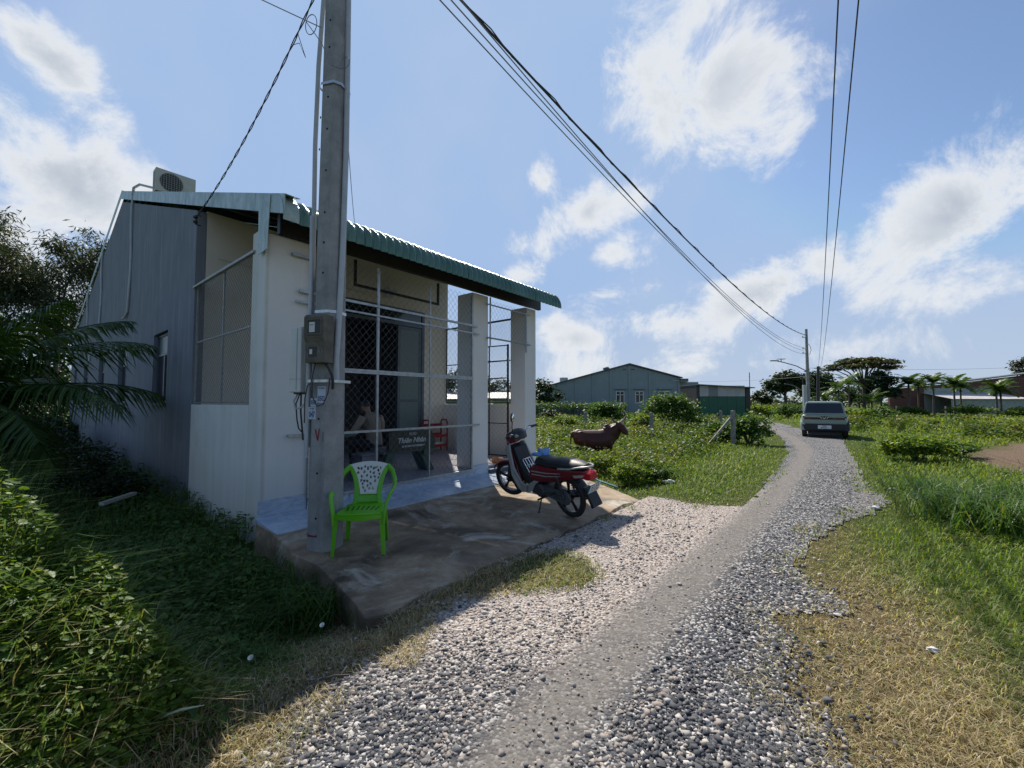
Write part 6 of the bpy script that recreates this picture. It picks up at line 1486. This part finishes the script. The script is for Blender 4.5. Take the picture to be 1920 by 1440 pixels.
# palms
palm('coconut_palm', gtree(1032, 66), 2.9, .16, 15, 2.3, .75, .07, 'small coconut palm at the left end of the warehouse', 'palms', 61, 18, (1.3, -.6), .4)
AP = [(1704, 48, 3.4, 'areca palm left of the pale lean-to'), (1722, 50, 3.3, 'second areca palm from the umbrella tree, close to its neighbour'), (1750, 47, 3.55, 'areca palm standing in front of the pale lean-to roof'), (1789, 48, 3.35, 'areca palm before the lean-to window'), (1801, 51, 3.1, 'shorter areca palm tucked behind the one before the lean-to window'), (1868, 46, 2.7, 'areca palm in front of the red brick wall'), (1876, 47, 2.5, 'lower areca palm beside the one before the red brick wall')]
for i, (px, Y, h, lb) in enumerate(AP):
    palm('areca_palm', gtree(px, Y), h-.25, .10, 14, 1.75, .60, .13, lb, 'areca palms beyond the right field', 70+i, 16, (1.42, -.35), .30, .6, rachis=.035)
for i, (px, Y, h, lb) in enumerate(((1572, 44, 2.6, 'areca palm left of the umbrella tree trunk'), (1592, 46, 3.2, 'taller areca palm against the umbrella tree'), (1548, 46, 1.6, 'low palm right of the far poles'), (1634, 43, 1.3, 'low bushy palm under the umbrella tree'))):
    palm('areca_palm', gtree(px, Y), h, .08, 11, 2.0, .6, .10, lb, 'palms round the umbrella tree', 90+i, 16, (1.35, -.35), .35, .4, rachis=.035)
# coconut palm at the left of the house, trunk still short: fronds spread from knee height
frs = [(R(18), .95, -.15, 2.9), (R(-2), .55, -.55, 2.9), (R(-20), .35, -.65, 2.7), (R(-44), .25, -.9, 2.5), (R(55), 1.15, .2, 2.8), (R(95), .8, -.5, 2.4), (R(150), .8, -.5, 2.4), (R(210), .7, -.6, 2.4), (R(265), .55, -.9, 2.6), (R(300), .75, -.6, 2.6), (R(-65), .9, -.2, 2.2), (R(35), .6, -.4, 2.6), (R(8), 1.25, .45, 2.4), (R(-30), 1.2, .3, 2.3), (R(-55), .55, -.5, 2.5), (R(-8), .2, -1.0, 2.3), (R(-78), .35, -.8, 2.4), (R(-35), -.1, -1.1, 2.2)]
cpz = H(-2.2, 3.3, 0)
palm('coconut_palm', (-8.5, 6.25, -.35), 1.65, .17, len(frs), 2.8, .80, .040, 'young coconut palm with spreading fronds beside the grey side wall', None, 101, 58, frs=frs, droopl=.85, rachis=.026)
# ================================================================== ground cover
def polar(n, r0, r1, p, az0=-62, az1=62, rng=RNG):
    """n spots round the viewpoint of the lane, thinner with distance"""
    q = rng.uniform(0, 1, n); r = (r0**(1-p)+(r1**(1-p)-r0**(1-p))*q)**(1/(1-p)) if p != 1 else r0*(r1/r0)**q
    a = np.radians(rng.uniform(az0, az1, n)); return r*np.sin(a), r*np.cos(a), r
def built(x, y, m=0.0):
    u, v = uvn(x, y)
    house_ = (u > -.02-m) & (u < 6.1+m) & (v > -.3-m) & (v < 23)
    slab_ = (u > -.26-m) & (u < 4.45+.55*(v+2.98)+m) & (u < 6.05) & (v > -2.9-m) & (v < 0)
    return house_ | slab_
def leftside(x, y):
    u, v = uvn(x, y); return (u < .3) & (x < .2)
# ---- loose stones on the gravel
def stones():
    rng = np.random.default_rng(21)
    x, y, r = polar(260000, .7, 13, 1.25, -58, 56, rng)
    sd = road_sd(x, y); keep = ((sd < .06) | ((sd < .5) & (rng.uniform(0, 1, len(x)) < .30*sstep(sd, .5, .0)) & (x > -1.5))) & ~built(x, y, -.01) & (patch_sd(x, y) > -.10)
    td = track_d(x, y); keep &= rng.uniform(0, 1, len(x)) < np.where(td < .24, .07, np.where(td < .36, .4, 1.0))*np.where(sd > -.12, .6, 1)
    x, y, r = x[keep], y[keep], r[keep]; n = min(len(x), 60000); x, y, r = x[:n], y[:n], r[:n]
    lz = lightz(x, y)
    big = np.where(rng.uniform(0, 1, n) < .035*(1-.7*lz), 1.9, 1.0)
    s = np.clip(rng.lognormal(np.log(.0088), .36, n), .0045, .02)*big*np.clip(.85+r*.045, 1, 1.6); s = np.minimum(s, .024)
    base = np.array([(1, .1, -.45), (.1, .9, -.45), (-.95, .2, -.45), (-.15, -.9, -.45), (.80, .08, .42), (.08, .72, .5), (-.74, .14, .40), (-.1, -.74, .5)])
    PF = np.array([(0, 1, 5, 4), (1, 2, 6, 5), (2, 3, 7, 6), (3, 0, 4, 7), (4, 5, 6, 7)])
    V = base[None]*(1+rng.normal(0, .2, (n, 8, 3)))+rng.normal(0, .11, (n, 8, 3))
    V[:, :, 2] *= rng.uniform(.45, .85, n)[:, None]; V[:, :, 0] *= rng.uniform(.8, 1.5, n)[:, None]
    M = rotm(rng.uniform(0, 6.28, n), rng.normal(0, .22, n), rng.normal(0, .22, n))
    V = np.einsum('nij,nkj->nki', M, V)*s[:, None, None]
    V += np.stack([x, y, hz(x, y)+.014+s*.18], -1)[:, None, :]
    white = rng.uniform(0, 1, n) < .22+.58*lz; s = s*np.where(track_d(x, y) < .3, .55, 1)
    tone = np.where(white, rng.uniform(.62, 1.0, n), rng.uniform(.05, .5, n)); tone = np.where(track_d(x, y) < .38, rng.uniform(.45, .75, n), tone)
    F = PF[None]+(np.arange(n)*8)[:, None, None]
    m, nt, N, L, bs = NT('loose_stone'); a = N.new('ShaderNodeAttribute'); a.attribute_name = 'rnd'
    c = nramp(N, L, a.outputs['Fac'], [(0, (.034, .037, .044)), (.3, (.085, .090, .102)), (.5, (.17, .17, .175)), (.6, (.26, .22, .195)), (.8, (.42, .375, .335)), (1, (.60, .565, .53))])
    g = N.new('ShaderNodeNewGeometry'); c = nmix(N, L, nmath(N, L, 'MULTIPLY', nnoise(N, L, g.outputs['Position'], 120, 3), .35), c, (.12, .115, .11))
    L.new(c, bs.inputs['Base Color']); bs.inputs['Roughness'].default_value = .9; bs.inputs['Specular IOR Level'].default_value = .2
    o = npmesh('loose_gravel', V.reshape(-1, 3), F.reshape(-1, 4), m, None, {'rnd': np.repeat(tone, 8)})
    tag(o, 'loose dark and white crushed stones over the gravel road', 'gravel', kind='stuff')
stones()
# ---- short turf, straw-dry beside the wheel tracks and green further off
def turf():
    rng = np.random.default_rng(31)
    x, y, r = polar(285000, .75, 17, 1.2, -60, 60, rng)
    sd = np.minimum(road_sd(x, y), np.where(patch_sd(x, y) < 0, 9, 99)); inpatch = patch_sd(x, y) < .04
    rs = road_sd(x, y)
    cl = wob(x*2.3, y*2.3, 1.2)
    ok = ((rs > -.03) | inpatch | ((rs > -.34) & (cl > .35) & (track_d(x, y) > .5)) | ((rs > -.26) & (rng.uniform(0, 1, len(x)) < .45*(1+rs/.26)) & (lightz(x, y) < .2))) & ~built(x, y)
    ok &= rng.uniform(0, 1, len(x)) < np.where(leftside(x, y) & (rs > .9), .35, 1)*np.where(bare(x, y) > .5, .12, 1)
    x, y, r, rs = x[ok], y[ok], r[ok], rs[ok]; n = len(x)
    d = dryness(x, y); dry = np.clip(d+rng.normal(0, .22, n), 0, 1)*(rng.uniform(0, 1, n) < .35+.65*d)
    edge = np.where(rs < 0, np.where(patch_sd(x, y) < 0, .8, .25), sstep(rs, .0, .8))
    h = (.026+.050*edge*(1-.35*d)+.025*np.maximum(0, wob(x*1.7, y*1.7)))*rng.uniform(.5, 1.5, n)*np.clip(.8+.05*r, .8, 1.5)
    bend = rng.uniform(.4, 1.6, n)+1.0*d*rng.uniform(0, 1, n); w = np.clip(.0032*np.maximum(1, r*.42), .0032, .018)*rng.uniform(.7, 1.3, n)
    o = blades('turf', x, y, hz(x, y)-.004+.012*(rs < 0), h, bend, w, ML_GRASS, rng.uniform(0, 1, n), dry, rng=rng)
    tag(o, 'short verge grass, straw dry by the road and green further off', 'grass', kind='stuff')
turf()
# ---- taller field growth
def far_turf():
    rng = np.random.default_rng(33)
    x, y, r = polar(60000, 9, 60, 1.3, -12, 58, rng); rs = road_sd(x, y); ok = (rs > .0) & ~built(x, y, .1) & (bare(x, y) < .5); x, y, r, rs = x[ok], y[ok], r[ok], rs[ok]; n = len(x)
    d = np.clip(dryness(x, y)+.35*sstep(rs, .5, 0)+rng.normal(0, .15, n), 0, 1)*(rng.uniform(0, 1, n) < .5)
    o = blades('verge_grass', x, y, hz(x, y)-.01, (.05+.10*sstep(rs, 0, 2))*rng.uniform(.5, 1.5, n), rng.uniform(.3, 1.3, n), np.clip(.0012*r, .010, .05)*rng.uniform(.7, 1.3, n), ML_GRASS, rng.uniform(0, 1, n), d, rng=rng)
    tag(o, 'short grass along the further verges of the lane', 'grass', kind='stuff')
far_turf()
def tall(x, y):
    u, v = uvn(x, y); rs = road_sd(x, y)
    leftf = sstep(rs, .9, 2.8)*((u > 4.6) & (v > -7))*(v > -8)
    lf = leftf*(.20+.18*sstep(v, -4.5, -1.0)+.20*np.clip(wob(x*.6, y*.6), -.5, 1))
    rightf = sstep(rs, 1.2, 4.0)*(v < -4)*sstep(y, 5.5, 9)
    rf_ = rightf*(.14+.16*sstep(rs, 3, 9)+.10*np.clip(wob(x*.4, y*.4), -.5, 1))
    return np.where(v > -6.2+.0*u, lf, rf_)*(bare(x, y) < .3)
def field():
    rng = np.random.default_rng(41)
    x, y, r = polar(215000, 4.5, 75, 1.35, -20, 58, rng); t = tall(x, y)
    ok = (t > .05) & (road_sd(x, y) > .25) & ~built(x, y, .1); x, y, r, t = x[ok], y[ok], r[ok], t[ok]
    sel = rng.uniform(0, 1, len(x)) < .55
    n = sel.sum(); d = np.clip(.14+.6*np.clip(wob(x[sel]*.35, y[sel]*.35)-.05, 0, 1)+rng.normal(0, .15, n), 0, 1)*(rng.uniform(0, 1, n) < .6)
    o = blades('field_grass', x[sel], y[sel], hz(x[sel], y[sel])-.02, t[sel]*rng.uniform(.5, 1.45, n), rng.uniform(.15, .9, n), np.clip(.0022*r[sel]*.5, .006, .06)*rng.uniform(.7, 1.3, n), ML_GRASS, np.clip(.5+.3*wob(x[sel]*.8, y[sel]*.8)+rng.normal(0, .25, n), 0, 1), d, rng=rng)
    tag(o, 'tall fresh green grass filling the fields beside the road', 'grass', kind='stuff')
    s2 = ~sel; x, y, r, t = x[s2], y[s2], r[s2], t[s2]; n = len(x)
    u, v = uvn(x, y); keep = (rng.uniform(0, 1, n) < np.where(v > -6, 1.0, .45)); x, y, r, t = x[keep], y[keep], r[keep], t[keep]; n = len(x)
    z = hz(x, y)+t*rng.uniform(.25, 1.15, n)
    o = leaves('field_weeds', LEAF, np.stack([x, y, z], -1), np.clip(.028+.0035*r, .035, .20)*rng.uniform(.6, 1.3, n), ML_LIGHT, None, rng, (-.4, .6), rnd=np.clip(.5+.3*wob(x*.8, y*.8)+rng.normal(0, .25, n), 0, 1))
    tag(o, 'leafy weeds mixed through the field grass', 'weeds', kind='stuff')
field()
# ---- the rank growth left of the house: creepers over grass
def lift(x, y):
    """height of the vegetation over the soil"""
    u, v = uvn(x, y); rs = road_sd(x, y)
    e = sstep(rs, .35, 1.2)
    h = .10+.20*e+.09*wob(x*1.4, y*1.4)
    h = h
    mound = ((.62+.12*wob(x*2.6, y*2.6))*sstep(-x, 1.22, 2.05)+.42*sstep(-x, 2.0, 2.75))*sstep(y, .1, .6)*sstep(y, 2.5, 1.95)
    h = h+.30*sstep(v, 3.5, 7)*sstep(u, -2.2, -.6)*0+.15*sstep(v, 1.5, 4)
    return np.clip(h, .03, 1.2)*e+mound
def creepers():
    rng = np.random.default_rng(51)
    x, y, r = polar(116000, .9, 17, 1.35, -64, -4, rng); rs = road_sd(x, y)
    ok = leftside(x, y) & (rs > .22) & ~built(x, y, .02); ok &= rng.uniform(0, 1, len(x)) < sstep(rs, .2, 1.0)*.85+.1
    u, v = uvn(x, y); ok &= (u < -.02)
    x, y, r, rs = x[ok], y[ok], r[ok], rs[ok]; n = len(x); L_ = lift(x, y); g = hz(x, y)
    k = rng.uniform(0, 1, n); z = g+L_*np.clip(k**.45, .1, 1.1)+.01
    cl = wob(x*2.1+3, y*2.1-5, 1.0)
    kind = np.where(cl > .15, 0, np.where(cl > -.45, 1, 2))            # heart-shaped creeper, small ovals, grass
    a = kind == 0
    o = leaves('heart_leaf_creeper', HEART, np.stack([x, y, z], -1)[a], rng.uniform(.028, .062, a.sum())*np.clip(.8+.06*r[a], .8, 1.5), ML_MID, None, rng, (-.2, .45), flat=.38, rnd=np.clip(rng.normal(.5, .25, a.sum()), 0, 1))
    tag(o, 'heart-leaved creeper sprawling over the ground left of the house', 'creeper', kind='stuff')
    a = kind == 1
    o = leaves('bean_leaf_creeper', OVAL, np.stack([x, y, z], -1)[a], rng.uniform(.024, .055, a.sum())*np.clip(.8+.06*r[a], .8, 1.5), ML_MID, None, rng, (-.2, .45), flat=.42, rnd=np.clip(rng.normal(.62, .25, a.sum()), 0, 1))
    tag(o, 'small oval-leaved creeper mixed with the grass left of the house', 'creeper', kind='stuff')
    # grass pushing through
    x, y, r = polar(75000, .9, 15, 1.3, -64, 0, rng); rs = road_sd(x, y); u, v = uvn(x, y)
    ok = leftside(x, y) & (rs > .1) & ~built(x, y, .0) & (u < -.02); x, y, r, rs = x[ok], y[ok], r[ok], rs[ok]; n = len(x); L_ = lift(x, y)
    dd = dryness(x, y); dry = np.clip(dd+rng.normal(0, .2, n), 0, 1)*(rng.uniform(0, 1, n) < .15+.8*dd)
    o = blades('rank_grass', x, y, hz(x, y)+np.where(L_ > .35, L_-.2, L_*.25), (.05+.75*np.minimum(L_, .28))*rng.uniform(.4, 1.3, n), rng.uniform(.3, 1.4, n), rng.uniform(.003, .007, n)*np.clip(r*.28, 1, 2.2), ML_GRASSD, rng.uniform(0, 1, n), dry, rng=rng)
    tag(o, 'rank green grass growing through the creepers', 'grass', kind='stuff')
    # same creeper on the bank by the lane, sunlight put into a lighter leaf colour
    x, y = rng.uniform(-3.1, -1.15, 27000), rng.uniform(.8, 2.6, 27000); rs = road_sd(x, y); ok = (rs > .35) & ~built(x, y); x, y = x[ok], y[ok]; n = len(x); L_ = lift(x, y)
    o = leaves('bean_leaf_creeper', OVAL, np.stack([x, y, hz(x, y)+L_*np.clip(rng.uniform(0, 1, n)**.22, .3, 1.08)+.02], -1), rng.uniform(.020, .046, n), ML_LIGHT, None, rng, (-.2, .35), flat=.35)
    tag(o, 'bean-leaved creeper on the bank by the lane, leaves coloured lighter for sunlight', 'creeper', kind='stuff')
creepers()
def tuft(name, loc, n, h, w, spread, ml, label, group, seed, bend=(.6, 1.7), dry=0.0):
    rng = np.random.default_rng(seed); x = rng.normal(0, spread, n); y = rng.normal(0, spread, n)
    o = blades(name, x, y, np.zeros(n), h*rng.uniform(.5, 1.15, n), rng.uniform(*bend, n), w*rng.uniform(.7, 1.3, n), ml, rng.uniform(0, 1, n), np.full(n, dry), rng=rng)
    o.location = (loc[0], loc[1], float(hz(loc[0], loc[1]))); return tag(o, label, 'grass', group)
# long-bladed grass against the slab and the rank clump on the right
for i, (px, py, n, h, s, lb) in enumerate(((560, 1110, 260, .50, .13, 'drooping long-bladed grass tuft against the concrete edge'), (620, 1130, 220, .42, .12, 'drooping grass tuft at the front corner of the concrete'), (470, 1090, 240, .50, .16, 'drooping grass tuft below the white porch wall'), (420, 1160, 200, .40, .16, 'drooping grass tuft among the shaded creepers'))):
    p = gp(px, py, -.2); tuft('grass_tuft', p, n, h, .010, s, ML_GRASSD, lb, 'long grass tufts', 300+i)
for i, (px, py, n, h, s, lb) in enumerate(((1790, 975, 420, .62, .22, 'rank dark green grass clump right of the road'), (1870, 1000, 420, .62, .25, 'rank grass clump at the edge of the dirt patch'), (1740, 930, 300, .45, .22, 'smaller grass clump between the road and the bare soil'), (1905, 955, 340, .55, .22, 'upright grass clump close to the bare soil'))):
    p = gp(px, py, -.1); tuft('grass_clump', p, n, h, .013, s, ML_GRASSD, lb, 'rank grass clumps on the right verge', 320+i, (.4, 1.5))
def tall_weeds():
    rng = np.random.default_rng(47); P = []; S = []; T = []
    x, y, r = polar(900, 7, 40, 1.0, -2, 56, rng); t = tall(x, y); ok = (t > .16) & (road_sd(x, y) > 1.5) & ~built(x, y, .4); x, y, r = x[ok], y[ok], r[ok]
    for i in range(len(x)):
        m = int(rng.uniform(60, 170)); h = rng.uniform(.35, .85)*(1 if r[i] > 14 else .75); w = rng.uniform(.12, .32)
        k = rng.uniform(0, 1, m); P.append(np.stack([x[i]+rng.normal(0, w, m)*(.4+.6*k), y[i]+rng.normal(0, w, m)*(.4+.6*k), hz(x[i], y[i])+h*k**.7], -1)); S.append(np.full(m, np.clip(.05+.0035*r[i], .06, .17))*rng.uniform(.6, 1.3, m)); T.append(np.clip(rng.normal(rng.uniform(.15, .8), .18, m), 0, 1))
    P = np.concatenate(P); o = leaves('tall_weeds', LEAF, P, np.concatenate(S), ML_RUSTG, None, rng, (-.5, .6), rnd=np.concatenate(T)); tag(o, 'clumps of tall leafy weeds standing above the field grass', 'weeds', kind='stuff')
ML_RUSTG = leafmat('weed_leaf', [(0, (.03, .07, .014)), (.45, (.07, .13, .022)), (.75, (.13, .17, .03)), (1, (.19, .15, .06))], .45)
tall_weeds()
# bushes
def gl(px, py, z=-.1):
    p = gp(px, py, z); return (p.x, p.y, float(hz(p.x, p.y)))
def gy(px, Y):
    p = bg(px, Y); return (p.x, p.y, float(hz(p.x, p.y)))
bush(gy(1140, 27), 1.3, .9, 1.7, 2600, OVAL, .16, ML_MID, 'leafy bush behind the cow before the warehouse', 201)
bush(gy(1258, 24), 1.9, 1.0, 2.15, 4200, OVAL, .15, ML_MID, 'largest leafy bush before the right windows of the warehouse', 202)
bush(gy(1302, 25), 1.0, .9, 1.35, 1800, OVAL, .14, ML_MID, 'bush between the largest bush and the green shed', 203)
bush(gy(1402, 15.6), .95, .7, 1.05, 3600, HEART, .085, ML_MID, 'vine-covered bush wrapped round the braced fence post', 204)
bush(gy(1345, 16.2), .75, .6, .85, 2400, HEART, .085, ML_MID, 'vine bush left of the braced fence post', 205)
bush(gy(1200, 19.5), .5, .5, 1.35, 2200, SLIM, .30, ML_LIGHT, 'clump of tall light green cane grass behind the cow', 206)
bush(gy(1060, 24), 1.0, .8, 1.0, 1900, OVAL, .12, ML_LIGHT, 'low fresh bush near the boundary wall', 207)
bush(gy(1025, 30), 1.2, .8, 1.2, 1500, OVAL, .16, ML_DARK, 'dark bush between the porch pillar and the boundary wall', 208)
bush(gl(1722, 866), .95, .5, .68, 4200, OVAL, .085, ML_LIGHT, 'low leafy bush at the near edge of the right field', 209)
bush(gl(1795, 860), .7, .45, .45, 2600, OVAL, .08, ML_MID, 'lower bush next to the bare soil', 210)
bush(gl(1180, 905), .46, .34, .40, 2400, OVAL, .05, ML_LIGHT, 'fresh weed bush at the end of the concrete forecourt', 211)
bush(gl(1130, 888), .55, .35, .45, 2600, OVAL, .05, ML_LIGHT, 'fresh weed bush behind the motorbike', 212)
bush(gl(1230, 900), .40, .3, .26, 1500, OVAL, .05, ML_MID, 'small weed bush right of the concrete end', 213)
for i, (px, Y, w, h, lb) in enumerate(((1440, 44, 2.2, 1.5, 'roadside bush right of the green shed'), (1478, 40, 2.0, 1.5, 'roadside bush below the round dark tree'), (1600, 36, 1.8, 1.1, 'bush right of the car before the palms'), (1660, 40, 2.2, 1.2, 'bush below the umbrella tree'), (1815, 44, 2.4, 1.3, 'bush below the lean-to'), (1705, 45, 2.0, 1.1, 'bush at the foot of the left areca palms'), (1905, 44, 2.2, 1.2, 'bush before the brick wall'))):
    bush(gy(px, Y), w, 1.0, h, 1700, OVAL, .20, ML_MID if i % 2 else ML_LIGHT, lb, 220+i)
# creeper along the top of the boundary wall; dark undergrowth along the grey wall
rng_ = np.random.default_rng(77); n = 5200
pp = np.stack([lw.location.x+rng_.uniform(-8, 5.3, n), lw.location.y+rng_.uniform(-.5, .6, n), .25+1.1*rng_.uniform(0, 1, n)**.6+.15*rng_.normal(0, 1, n)], -1)
tag(leaves('wall_creeper', OVAL, pp, rng_.uniform(.10, .22, n), ML_MID, None, rng_), 'creeper hanging over the low boundary wall', 'creeper', kind='stuff')
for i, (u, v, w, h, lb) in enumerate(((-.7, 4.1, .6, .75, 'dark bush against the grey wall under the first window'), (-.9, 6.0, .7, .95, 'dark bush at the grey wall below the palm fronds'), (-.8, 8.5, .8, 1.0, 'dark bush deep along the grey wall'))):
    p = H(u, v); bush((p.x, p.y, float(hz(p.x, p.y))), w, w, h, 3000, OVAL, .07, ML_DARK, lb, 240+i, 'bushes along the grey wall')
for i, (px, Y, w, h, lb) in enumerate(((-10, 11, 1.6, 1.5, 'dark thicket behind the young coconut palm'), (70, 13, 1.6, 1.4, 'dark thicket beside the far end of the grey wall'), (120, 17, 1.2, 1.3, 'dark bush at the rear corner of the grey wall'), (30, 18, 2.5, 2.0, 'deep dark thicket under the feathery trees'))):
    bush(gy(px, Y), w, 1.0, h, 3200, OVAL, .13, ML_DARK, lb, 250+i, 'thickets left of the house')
bush(gl(1100, 872), .5, .35, .42, 2400, OVAL, .055, ML_LIGHT, 'fresh weed bush hiding the hind legs of the cow', 214)
bush(gl(1152, 868), .55, .35, .36, 2400, OVAL, .055, ML_LIGHT, 'fresh weed bush before the forelegs of the cow', 215)
# far tree line closing the horizon
def far_wood():
    rng = np.random.default_rng(88); P = []
    for k in range(150):
        a = R(-75+150*(k+rng.uniform(0, 1))/150); d = rng.uniform(150, 230); h = rng.uniform(3.0, 6.5)+1.5*math.sin(k*.4)
        m = 60; P.append(np.stack([d*math.sin(a)+rng.normal(0, 3.6, m), d*math.cos(a)+rng.normal(0, 2.5, m), h*rng.uniform(0, 1, m)**.6], -1))
    P = np.concatenate(P); o = leaves('far_wood', LEAF, P, rng.uniform(1.2, 2.8, len(P)), ML_GREY, None, rng, (-.3, 1.0)); tag(o, 'distant line of trees along the horizon', 'wood', kind='stuff')
far_wood()

# ================================================================== small things on the ground
M_FILM = mat('white_plastic_film', (.72, .72, .72), (.6, .6, .62), rough=.4)
def lit(px, py, r, lab, seed, grp='plastic litter', m=None, nm='plastic_litter', cat='litter'):
    p = gp(px, py, -.06); crumple(nm, (p.x, p.y, float(hz(p.x, p.y))+.012), (r, r*.6, r*.5), m or M_FILM, lab, cat, seed, .8, grp)
lit(1256, 903, .11, 'crumpled white plastic bag in the grass left of the road', 1); lit(1676, 917, .09, 'white plastic scrap on the right verge beside the dark gravel tongue', 2)
lit(1748, 1216, .035, 'small white paper scrap on the dry grass', 3); lit(1640, 952, .08, 'white scrap lying on the dark gravel tongue', 4); lit(1712, 965, .035, 'round pale scrap at the foot of the rank grass', 5)
lit(1272, 891, .06, 'orange scrap in the grass near the white bag', 6, None, mat('orange_scrap', (.45, .16, .06), rough=.7)); lit(1095, 972, .10, 'white splash of dried mortar at the edge of the forecourt', 7, None, M_FILM, 'mortar_scrap', 'scrap')
lit(1865, 985, .05, 'yellow scrap caught in the rank grass', 8, None, mat('yellow_scrap', (.55, .45, .10), rough=.6))
# long bleached leaves lying over the near grass
M_DRYLF = mat('bleached_leaf', (.50, .50, .34), (.38, .40, .24), rough=.7, scale=6)
def strap_leaf(pts, w, lab):
    b = MB(); rings = []
    P = [gp(a, c, z) for a, c, z in pts]
    for i, p in enumerate(P):
        t = (P[min(i+1, len(P)-1)]-P[max(i-1, 0)]).normalized(); s = t.cross(Vector((0, 0, 1))).normalized(); k = w*math.sin(math.pi*(.12+.80*i/(len(P)-1)))
        rings.append([p-s*k, p-Vector((0, 0, k*.4)), p+s*k])
    b.loft(rings, False, False); o = b.build('bleached_leaf', M_DRYLF, None, smooth=True); tag(o, lab, 'leaf', 'bleached strap leaves')
strap_leaf([(275, 1360, .10), (300, 1345, .14), (340, 1330, .17), (383, 1322, .16)], .011, 'long bleached strap leaf pointing towards the dry verge')
strap_leaf([(240, 1325, .16), (270, 1300, .20), (310, 1280, .22), (343, 1272, .20)], .010, 'long bleached strap leaf above its twin in the creepers')
strap_leaf([(168, 1432, .06), (172, 1405, .15), (186, 1390, .17), (193, 1412, .10)], .014, 'curled bleached leaf arching at the foot of the bank')
# plank in the undergrowth, water pipe, twig, bindweed flowers
p0, p1 = gp(190, 945, .12), gp(252, 925, .16)
tag(MB().tube([p0, p1], [(.05, .03)]*2, 4, True, True).build('plank', mat('weathered_plank', (.36, .35, .31), (.22, .21, .19), rough=.9, stretch=(1, 6, 6), scale=6)), 'weathered pale plank lying in the undergrowth by the grey wall', 'plank')
p0, p1 = gp(1098, 893, .06), gp(1150, 910, .0)
for i, (dy, lb) in enumerate(((0, 'upper'), (.06, 'lower'))):
    q = [p0+Vector((-.15, .25, .03)), p0+Vector((.05, .08-dy, .02)), p0.lerp(p1, .5)+Vector((0, -dy, 0)), p1+Vector((.05, -dy*2, -.02))]
    tag(MB().tube(q, .016, 8).build('garden_hose', mat('teal_hose_'+lb, (.03, .15, .17), (.02, .10, .12), rough=.75), None, smooth=True), lb+' run of teal hose trailing off the forecourt behind the motorbike', 'hose')
p0, p1 = gp(598, 1275, -.04), gp(655, 1266, -.04); tag(MB().tube([p0, p0.lerp(p1, .5)+Vector((0, 0, .01)), p1], .006, 6).build('twig', M_BARK), 'dry grey twig lying at the gravel edge', 'twig')
M_PETAL = mat('white_petal', (.74, .74, .68), rough=.6)
for px, py, lb in ((604, 1172, 'white bindweed flower by the drooping grass tufts'), (470, 1233, 'white bindweed flower low among the shaded creepers')):
    p = gp(px, py, .02); b = MB().lathe([(.003, -.02), (.005, -.008), (.012, .002), (.016, .004)], 10, Matrix.Translation(p) @ Matrix.Rotation(R(35), 4, 'X')); tag(b.build('bindweed_flower', M_PETAL, None, smooth=True), lb, 'flower', 'bindweed flowers')
